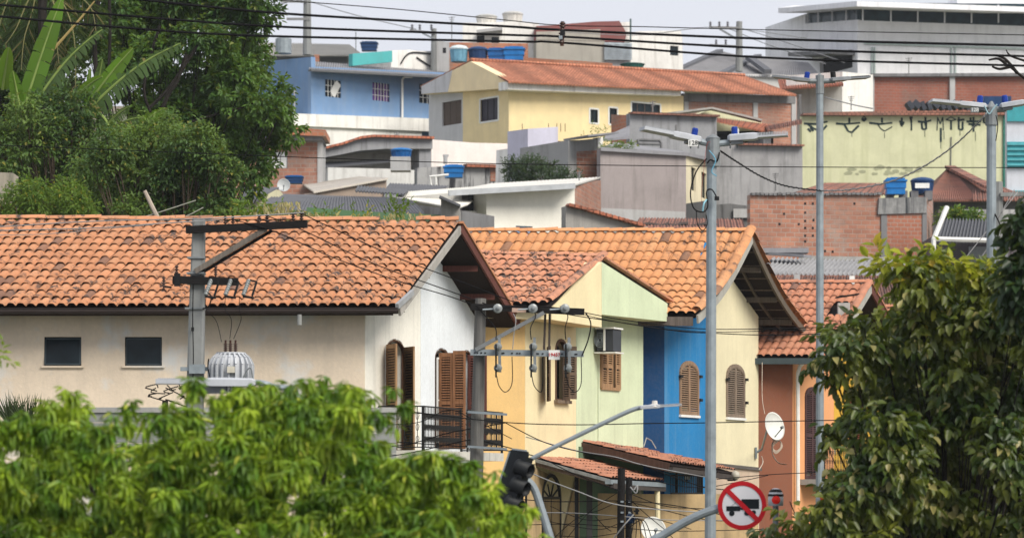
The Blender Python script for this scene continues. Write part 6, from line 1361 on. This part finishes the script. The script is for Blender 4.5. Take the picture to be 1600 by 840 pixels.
rng=np.random.default_rng(11); t=thing('leafy_tree','bright green leafy tree with drooping leaflets filling the lower left foreground','tree'); B=blobs3(bl,25,1,.9)
C,D=sample_crown(B,4600,rng,.7,.12); q=whorls(C,12,rng,.11,.030); v,f=leafset(*q,fold=.15,droop=.35); npmesh('crown',v,f,LT,t)['kind']='stuff'
branches(t,(P(300,0,26.5).x,26.8,gz(26)-.2),blobs3(fill(OL,130,30,1,9,1),26.8,1),rng,.05,BARKD,1,fork=.6)
# ---- right foreground tree: broad leaves, yellow tips
RT=leafmat((.032,.060,.012),(.16,.17,.02),(.30,.27,.10),.38,.20,.09,2,1.5)
OR=[(1315,550),(1322,528),(1350,520),(1385,522),(1415,500),(1405,445),(1410,425),(1440,430),(1480,410),(1520,425),(1560,432),(1600,440),(1660,430),(1660,900),(1180,900),(1222,836),(1240,800),(1268,788),(1305,770),(1350,740),(1345,705),(1318,692),(1315,675),(1345,650),(1365,632),(1355,600),(1362,575),(1340,560)]
bl=fill(OR,44,27,1.7,15,.92)+fill([(x+55,y+30) for x,y in OR],70,50,.6,16,1,.9,2.4)+[(1297,560,13,10,0),(1288,575,8,8,0),(1305,590,10,8,0),(1300,524,10,7,0),(1318,508,10,7,0),(1345,510,10,6,0),(1300,680,14,8,0),(1322,665,16,10,0),(1345,615,14,12,0),(1290,690,8,6,0),(1238,800,12,9,0),(1210,835,10,8,0),(1345,655,16,8,0)]
def tree2(label,bl,Y,n,k,L,W,mat,seed,droop,spread,length,ind,trunk,r0,front=.72,inner=.15,cat='tree',name='leafy_tree',fold=.25,ldroop=.28,twigs=2,fork=.5,bb=None,bark=None):
    return tree(label,cat,name,bl,Y,n,k,L,W,mat,seed,trunk_px=trunk,droop=droop,spread=spread,length=length,r0=r0,bark=bark or BARKD,front=front,inner=inner,ind=ind,twigs=twigs,depth=.9,fork=fork,fold=fold,ldroop=ldroop)
tree2('dense dark green tree with yellowish leaf tips filling the lower right',bl,40,7000,7,.145,.085,RT,12,.75,.7,.22,300,1480,.045,twigs=1)
YT=leafmat((.22,.26,.02),(.40,.38,.03),(.50,.36,.05),.45,.4,.2,3,2)
tree('young yellow green shoots sprouting above the right tree crown','foliage','leafy_shoots',[(1385,405,14,6),(1402,412,22,8),(1425,403,22,9),(1450,402,14,6),(1475,412,24,10),(1500,415,20,10),(1410,425,34,10),(1460,428,36,12),(1500,432,24,10),(1445,475,18,10)],39.6,75,6,.17,.085,YT,13,droop=.3,spread=.8,length=.22)
RT2=leafmat((.014,.034,.012),(.025,.05,.016),(.07,.09,.03),.42,.2,.08,2,.9)
tree('very dark leafy branch hanging in at the right edge','tree','leafy_tree',[(1600,322,12,10),(1598,348,16,9),(1602,378,16,10),(1598,408,18,12),(1590,440,20,14),(1604,470,22,20)],38,120,8,.16,.10,RT2,14,droop=.7,spread=.6,length=.2,r0=.1,bark=BARKD)
# ---- tall dark tree behind house 1
DT=leafmat((.032,.085,.016),(.095,.18,.022),(.15,.18,.03),.5,.28,.05,4,.55)
OD=[(105,-30),(405,-30),(412,20),(398,70),(418,98),(428,140),(440,175),(456,215),(448,238),(420,262),(408,296),(386,296),(372,262),(330,240),(300,225),(255,225),(225,180),(180,140),(150,90),(110,60)]
bl=fill(OD,34,22,2.5,25,.93,.7)+fill([(160,-20),(380,-20),(380,60),(405,180),(380,230),(300,200),(250,120),(150,80)],54,34,1,26,.75,.8,3)+[(398,290,10,10,0),(445,160,8,7,0),(438,135,10,6,0),(80,20,34,26,3),(40,60,30,26,3),(100,80,26,22,3),(150,140,24,16,3)]
tree2('tall dark broadleaf tree with spreading limbs behind the beige house roof',bl,100,6000,8,.19,.10,DT,21,.25,.9,.32,0,235,.07,.45,.12,name='broadleaf_tree',twigs=1,fork=.3)
t=thing('tree_limbs','bare dark limbs reaching right inside the tall broadleaf tree','limbs'); m=MB()
for pts,r in (([(225,240),(262,150),(275,130),(292,85)],.07),([(232,170),(262,140),(300,85),(310,70)],.055),([(150,120),(148,60),(150,20),(160,-20)],.07),([(170,110),(172,40),(170,-10)],.05),([(235,175),(225,140),(235,90),(250,40)],.05),([(300,190),(340,178),(372,170),(400,160)],.035)): m.tube(spline([P(a,b_,97.5) for a,b_ in pts],5),r,6)
m.build('limbs',BARKD,t)
tree2('dark background foliage behind the banana leaves at far left',fill([(-40,-20),(120,-20),(130,80),(110,210),(-40,220)],36,30,2,81,.9,.9),108,2600,7,.2,.11,DT,23,.3,.8,.3,0,60,.1,.5,.12,name='broadleaf_tree',twigs=1)
# ---- shrubs on the slope
SH=leafmat((.042,.095,.02),(.12,.19,.03),(.20,.19,.03),.55,.25,.06,5,.6); SHL=leafmat((.075,.15,.018),(.13,.21,.025),(.30,.26,.03),.55,.35,.08,6,.8)
shr=[('dark round shrub mass under the banana leaves','green shrub',fill([(-20,170),(40,165),(90,140),(130,165),(170,195),(215,225),(210,290),(120,320),(-20,330)],34,24,2.5,71,.95,.8),92,2600,SH,.14,.075,110),
('mid green shrub with yellow flecks under the tall tree','shrub',fill([(120,270),(160,235),(215,215),(260,205),(310,208),(340,235),(368,262),(375,300),(360,340),(160,345),(130,300)],32,22,1.5,72,.95,.85),88,3400,SH,.12,.065,280),
('bright green shrub behind the ridge at left','shrub',fill([(-20,310),(20,300),(60,285),(100,290),(125,310),(140,335),(130,350),(-20,350)],24,15,.8,73,.95,.8),84,1200,SHL,.12,.04,60),
('pale green shrub below the banana fronds','shrub',[(250,225,50,22),(200,225,28,18),(290,235,36,20)],90,700,SHL,.11,.07,230)]
for lb,ct,bl,Y,n,mt,L,W,tp in shr: tree(lb,'shrub','shrub',bl,Y,n,7,L,W,mt,int(Y*7),trunk_px=tp,droop=.3,spread=.9,length=.3,r0=.10,group='shrubs on the slope behind the roof',front=.7,inner=.25)
# ---- small grey green tree among the houses
GT=leafmat((.030,.06,.035),(.05,.085,.04),(.08,.12,.06),.6,.2,.05,7,.5)
tree('small grey green tree in front of the lilac wall','tree','small_tree',[(812,272,20,14),(800,262,9,10),(845,276,34,11),(885,279,18,8),(830,258,12,8),(858,262,8,7),(898,284,8,4)],138,800,7,.13,.045,GT,31,trunk_px=840,droop=-.2,spread=.7,length=.32,r0=.15,front=.5)
tree('low green plants growing on the mauve house roof','plants','roof_plants',[(958,226,12,3),(975,229,14,3),(990,230,6,2),(945,229,6,3)],141,60,6,.14,.045,SHL,32,droop=-.1,length=.16)
tree('green weeds on the wall top right of the dark blue tank','plants','roof_plants',[(1490,338,14,5),(1505,341,22,5),(1475,342,10,4),(1530,343,10,3)],139,160,6,.22,.09,SHL,33,droop=-.1,length=.3)
tree('sparse weeds on the wall left of the grey block house','plants','roof_plants',[(908,211,5,3),(927,210,6,3),(932,199,6,8),(945,207,4,5)],150,22,5,.13,.04,SHL,34,droop=-.2,length=.2)
# dry weeds behind ridge
DW=leafmat((.42,.34,.17),(.22,.26,.06),(.5,.42,.26),.7,.4,.3,8,.8); rng=np.random.default_rng(41); n=420
cx=np.concatenate([rng.normal(450,28,230),rng.uniform(385,660,190)]); cy=np.full(n,348.)-rng.random(n)*np.where((cx>410)&(cx<475),34,18); base=np.array([P(a,b,72+rng.uniform(-1,1)) for a,b in zip(cx,cy)]); dd=rng.normal(0,.3,(n,3)); dd[:,2]=-1+rng.normal(0,.5,n)
k=2; v,f=leafset(base,dd,rng.normal(0,1,(n,3)),rng.uniform(.08,.2,n),rng.uniform(.03,.06,n)); wd=thing('dry_weeds','pale dry weeds standing behind the roof ridge of the beige house','weeds'); npmesh('seed_heads',v,f,DW,wd)['kind']='stuff'
m=MB()
for i in range(0,n,2):
    b_=base[i]; m.tube([V(b_[0]+rng.normal(0,.04),b_[1],CAMZ+(HOR-352)/F*b_[1]-.9),V(*b_)],.006,3,False)
m.build('stalks',plain((.28,.25,.12),.8),wd)['kind']='stuff'
tree('leafy green weeds between the dry stalks behind the ridge','weeds','green_weeds',[(400,330,20,16),(380,340,20,10),(500,340,20,6),(560,342,14,6),(620,336,16,10),(440,338,30,8)],74,130,5,.13,.05,SHL,42,droop=-.4,length=.3)
# ---- banana plants
def banana_leaf(parent,base,tip,width,mat,Y,bow=.12,torn=0,seed=0,facing=.5):
    rnd=random.Random(seed); a=P(*base,Y);b=P(*tip,Y-rnd.uniform(.2,.8)); L=(b-a).length; wd=width*.82/F*Y; d=(b-a).normalized(); sd=d.cross(V(0,-1,0)).normalized(); up=sd.cross(d)
    ns=34; m=MB(); mid=[]
    for i in range(ns+1):
        t=i/ns; mid.append(a.lerp(b,t)+Z*L*bow*math.sin(math.pi*t)*.6-Z*L*bow*t*t*.3)
    def hw(t): return wd/2*min(1,(t/.12+.05))**.7*(max(0,1-((t-.30)/.72)**2) if t>.30 else 1)**.55
    for s_ in (-1,1):
        i=0
        while i<ns:
            step=rnd.choice((1,1,2)) if torn>.3 else (rnd.choice((4,6,9)) if torn>0 else ns)
            j=min(ns,i+step); sag=rnd.uniform(.1,.9)*torn; vs=[];fs=[]
            for k in range(i,j+1):
                t=k/ns; w_=hw(t); gap=(1-.35*torn) ; kk=(k-i)/(j-i) if j>i else 0
                tt=lambda q: mid[k]+d*(q*w_*.25) 
                shrink=(kk-.5)*(-.5*torn)*L/ns*(j-i)
                for q in (0,.5,1.0):
                    vs.append(mid[k]+d*(q*w_*.30+shrink*q)+sd*s_*q*w_*(1-sag*.35)-Z*(q*q*w_*(.25+sag))+up*q*w_*(.25-.0*q)*facing)
            c=j-i+1
            for k in range(c-1):
                for q in range(2): fs.append((k*3+q,k*3+q+1,(k+1)*3+q+1,(k+1)*3+q))
            m.add(vs,fs); i=j
    o=m.build('banana_leaf',mat,parent,recalc=False); m=MB(); m.tube(mid,[.045*(1-.8*i/ns)*(Y/100) +.006 for i in range(ns+1)],6); m.build('midrib',plain((.22,.30,.08),.5),o); return o
BANB=leafmat((.085,.20,.018),(.13,.27,.025),(.2,.3,.05),.4,.45,.0,9,.2); BAND=leafmat((.045,.09,.03),(.06,.11,.035),(.3,.24,.1),.45,.35,.06,10,.3)
bp_=thing('banana_plant','banana plant with one tall bright leaf and a torn arching leaf, at upper left','banana plant','banana plants on the slope')
banana_leaf(bp_,(38,168),(96,-4),42,BANB,94,.03,.12,1); banana_leaf(bp_,(4,140),(14,74),30,BANB,94.5,.03,.0,2); banana_leaf(bp_,(48,172),(160,40),34,BAND,94,.12,.8,3); banana_leaf(bp_,(30,165),(20,110),26,BANB,93.5,.05,.2,4); banana_leaf(bp_,(40,175),(-20,60),30,BAND,95,.1,.7,41)
MB().tube([V(P(42,0,94.5).x,94.5,gz(94)-.3),P(40,165,94.5)],[.16,.10],8).build('stem',plain((.12,.13,.05),.7),bp_)
bp_=thing('banana_plant','banana plant of several torn fronds in front of the tall dark tree','banana plant','banana plants on the slope')
banana_leaf(bp_,(132,172),(207,74),34,BANB,92,.05,.1,5); banana_leaf(bp_,(120,152),(160,118),24,BANB,91.5,.08,0,6); banana_leaf(bp_,(132,178),(282,62),42,BAND,91.5,.10,.9,7); banana_leaf(bp_,(136,150),(141,106),9,BANB,92,.02,0,8); banana_leaf(bp_,(148,165),(160,92),24,BAND,93,.04,.3,9)
banana_leaf(bp_,(160,205),(202,164),26,BAND,91,.1,.6,10); banana_leaf(bp_,(165,210),(230,180),22,BAND,91,.15,.9,11); banana_leaf(bp_,(205,215),(258,166),30,BANB,90.5,.12,.4,12); banana_leaf(bp_,(170,215),(240,196),26,BAND,90.5,.2,.9,13); banana_leaf(bp_,(158,180),(178,215),20,BAND,91,.2,.9,14)
MB().tube([V(P(150,0,92).x,92,gz(92)-.3),P(138,178,92)],[.16,.10],8).build('stem',plain((.12,.13,.05),.7),bp_)
# ---- palms
def frond(parent,pts,Y,ln,mat,seed,down=.7,nl=34,w_=.035):
    rng=np.random.default_rng(seed); q=spline([P(*p,Y) for p in pts],10); m=MB(); m.tube(q,[.03*(1-.7*i/len(q)) for i in range(len(q))],5); cs=[];ds=[]
    for i in range(3,nl):
        t=i/nl*(len(q)-1); k=int(t); p=q[k].lerp(q[min(k+1,len(q)-1)],t-k); d=(q[min(k+1,len(q)-1)]-q[max(0,k-1)]).normalized(); sd=d.cross(V(0,-1,0)).normalized()
        for s_ in (-1,1): cs.append(p); ds.append(sd*s_+d*.7+V(0,rng.normal(0,.2),-down*rng.uniform(.5,1.3)))
    o=m.build('frond',plain((.2,.19,.08),.7),parent); c=np.array(cs); dd=np.array(ds); n=len(c); LL=ln*np.sin(np.linspace(.5,2.8,n))*rng.uniform(.8,1.1,n)
    v,f=leafset(c,dd,np.tile([0,-1.,.3],(n,1))+rng.normal(0,.2,(n,3)),LL,np.full(n,w_),.1,.35); npmesh('leaflets',v,f,mat,o)['kind']='stuff'
PM=leafmat((.055,.09,.04),(.09,.12,.05),(.25,.2,.1),.5,.25,.15,11,.4)
pt_=thing('palm_tree','palm with hanging grey green fronds behind the banana leaves at upper left','palm tree')
for i,pts in enumerate(([(60,-30),(40,10),(25,45),(8,70)],[(70,-30),(95,0),(112,40),(118,90),(117,150)],[(60,-30),(20,-10),(5,20),(-5,60)],[(65,-30),(85,10),(88,60),(92,100)],[(70,-30),(100,-20),(140,10),(150,50)],[(60,-30),(50,20),(38,60),(33,110)])): frond(pt_,pts,97,.9,PM,i+50)
MB().tube([V(P(70,0,97).x,97,gz(97)-.3),P(66,-28,97)],[.2,.13],9).build('trunk',BARKD,pt_)
MB().tube([P(68,95,95),P(120,36,95),P(148,2,95)],[.05,.035,.02],6).build('dry_stalk',plain((.35,.26,.1),.7),pt_)
PD=leafmat((.018,.035,.012),(.03,.05,.015),(.05,.07,.02),.45,.15,.05,12,.4)
pt_=thing('fan_palm','dark fan palm with pointed leaf tips before the beige wall','palm'); m=MB(); cs=[];ds=[];rng=np.random.default_rng(5)
for cx_,cy_,r_,a0,a1 in ((42,668,58,35,150),(18,668,60,60,130),(58,672,50,20,110)):
    for a in np.linspace(a0,a1,26): cs.append(P(cx_,cy_,57+rng.normal(0,.1))); ds.append((math.cos(math.radians(a)),rng.normal(0,.12),math.sin(math.radians(a))))
n=len(cs); v,f=leafset(np.array(cs),np.array(ds),np.tile([0,-1.,.1],(n,1)),rng.uniform(.50,.72,n),np.full(n,.028),.3,.05); npmesh('fan_leaves',v,f,PD,pt_)['kind']='stuff'; MB().tube([V(P(40,0,57).x,57,gz(57)-.2),P(40,668,57)],[.12,.1],8).build('trunk',BARKD,pt_)
tree('little green leaf tuft poking in at the left edge','foliage','leaf_tuft',[(2,556,6,8)],30,6,6,.09,.03,LT,61,droop=.1,length=.12)
# bare twigs top right, bare stick on roof, dark creeper by the transformer
t=thing('bare_branch','bare dark forked branch at the right edge below the cables','branch'); m=MB()
for pts in ([(1640,150),(1600,122),(1572,100),(1555,90)],[(1572,100),(1560,92),(1545,94)],[(1590,115),(1570,92),(1552,86)],[(1640,110),(1610,98),(1580,88),(1572,78)],[(1580,104),(1562,108),(1550,104)]): m.tube(spline([P(a,b_,60) for a,b_ in pts],4),[.035*(1-.06*i) for i in range((len(pts)-1)*4+1)],6)
m.build('twigs',BARKD,t)
t=thing('wooden_stick','pale bare stick leaning over the ridge behind the beige house roof','stick'); MB().tube([P(252,352,74),P(226,298,74)],[.06,.045],7).build('stick',plain((.40,.34,.28),.8),t); m=MB(); m.tube(spline([P(215,342,74),P(260,328,74),P(306,313,74)]),.012,5); m.tube(spline([P(262,345,74),P(290,338,74),P(318,324,74)]),.012,5); m.build('twigs',plain((.35,.36,.3),.8),t)
t=thing('twiggy_shrub','dark bare twiggy shrub left of the transformer','shrub'); m=MB(); rnd=random.Random(4)
for k in range(14):
    x,y=rnd.uniform(235,285),rnd.uniform(603,628); q=[(x,y),(x+rnd.uniform(-14,14),y+rnd.uniform(-8,8)),(x+rnd.uniform(-22,22),y+rnd.uniform(-12,14))]; m.tube(spline([P(a,b_,54) for a,b_ in q],3),.010,4,False)
m.tube([V(P(258,0,54).x,54,gz(54)),P(258,625,54)],.05,6); m.build('twigs',BARKD,t)
# ================================================================ air
hz=MB().abox(V(0,120,30),420,300,70); hz.v=[(x,y,(-1.05 if z<0 else (95 if z>0 else z))) for x,y,z in hz.v]
n=N('haze'); n.t.nodes.clear(); o_=n.n('ShaderNodeOutputMaterial'); pv=n.n('ShaderNodeVolumePrincipled'); pv.inputs['Color'].default_value=(.90,.94,1,1); pv.inputs['Density'].default_value=HAZE_D; pv.inputs['Anisotropy'].default_value=.2; n.l(pv.outputs[0],o_.inputs['Volume'])
# ================================================================ put every empty at the base of its thing
bpy.context.view_layer.update()
kids={}
for o in bpy.data.objects:
    if o.parent: kids.setdefault(o.parent,[]).append(o)
def bbox(o,acc):
    if o.type=='MESH' and len(o.data.vertices):
        for c in o.bound_box: acc.append(o.matrix_world@Vector(c))
    for k in kids.get(o,()): bbox(k,acc)
for o in list(bpy.data.objects):
    if o.parent or o.type not in('EMPTY','MESH'): continue
    if o.type=='EMPTY':
        acc=[]; bbox(o,acc)
        if not acc: continue
        lo=[min(p[i] for p in acc) for i in range(3)]; hi=[max(p[i] for p in acc) for i in range(3)]
        c=V((lo[0]+hi[0])/2,(lo[1]+hi[1])/2,lo[2]); o.location=c
        for k in kids.get(o,()): k.location=k.location-c
    elif o.location.length<1e-6 and o.get('kind')!='structure':
        n_=len(o.data.vertices); co=np.empty(n_*3,np.float32); o.data.vertices.foreach_get('co',co); co=co.reshape(-1,3); c=(co.min(0)+co.max(0))/2; c[2]=co[:,2].min()
        if kids.get(o): continue
        o.data.vertices.foreach_set('co',(co-c).ravel()); o.data.update(); o.location=Vector([float(x) for x in c])
if HAZE_D>0:
    h_=hz.build('haze',n.m); h_['kind']='stuff'
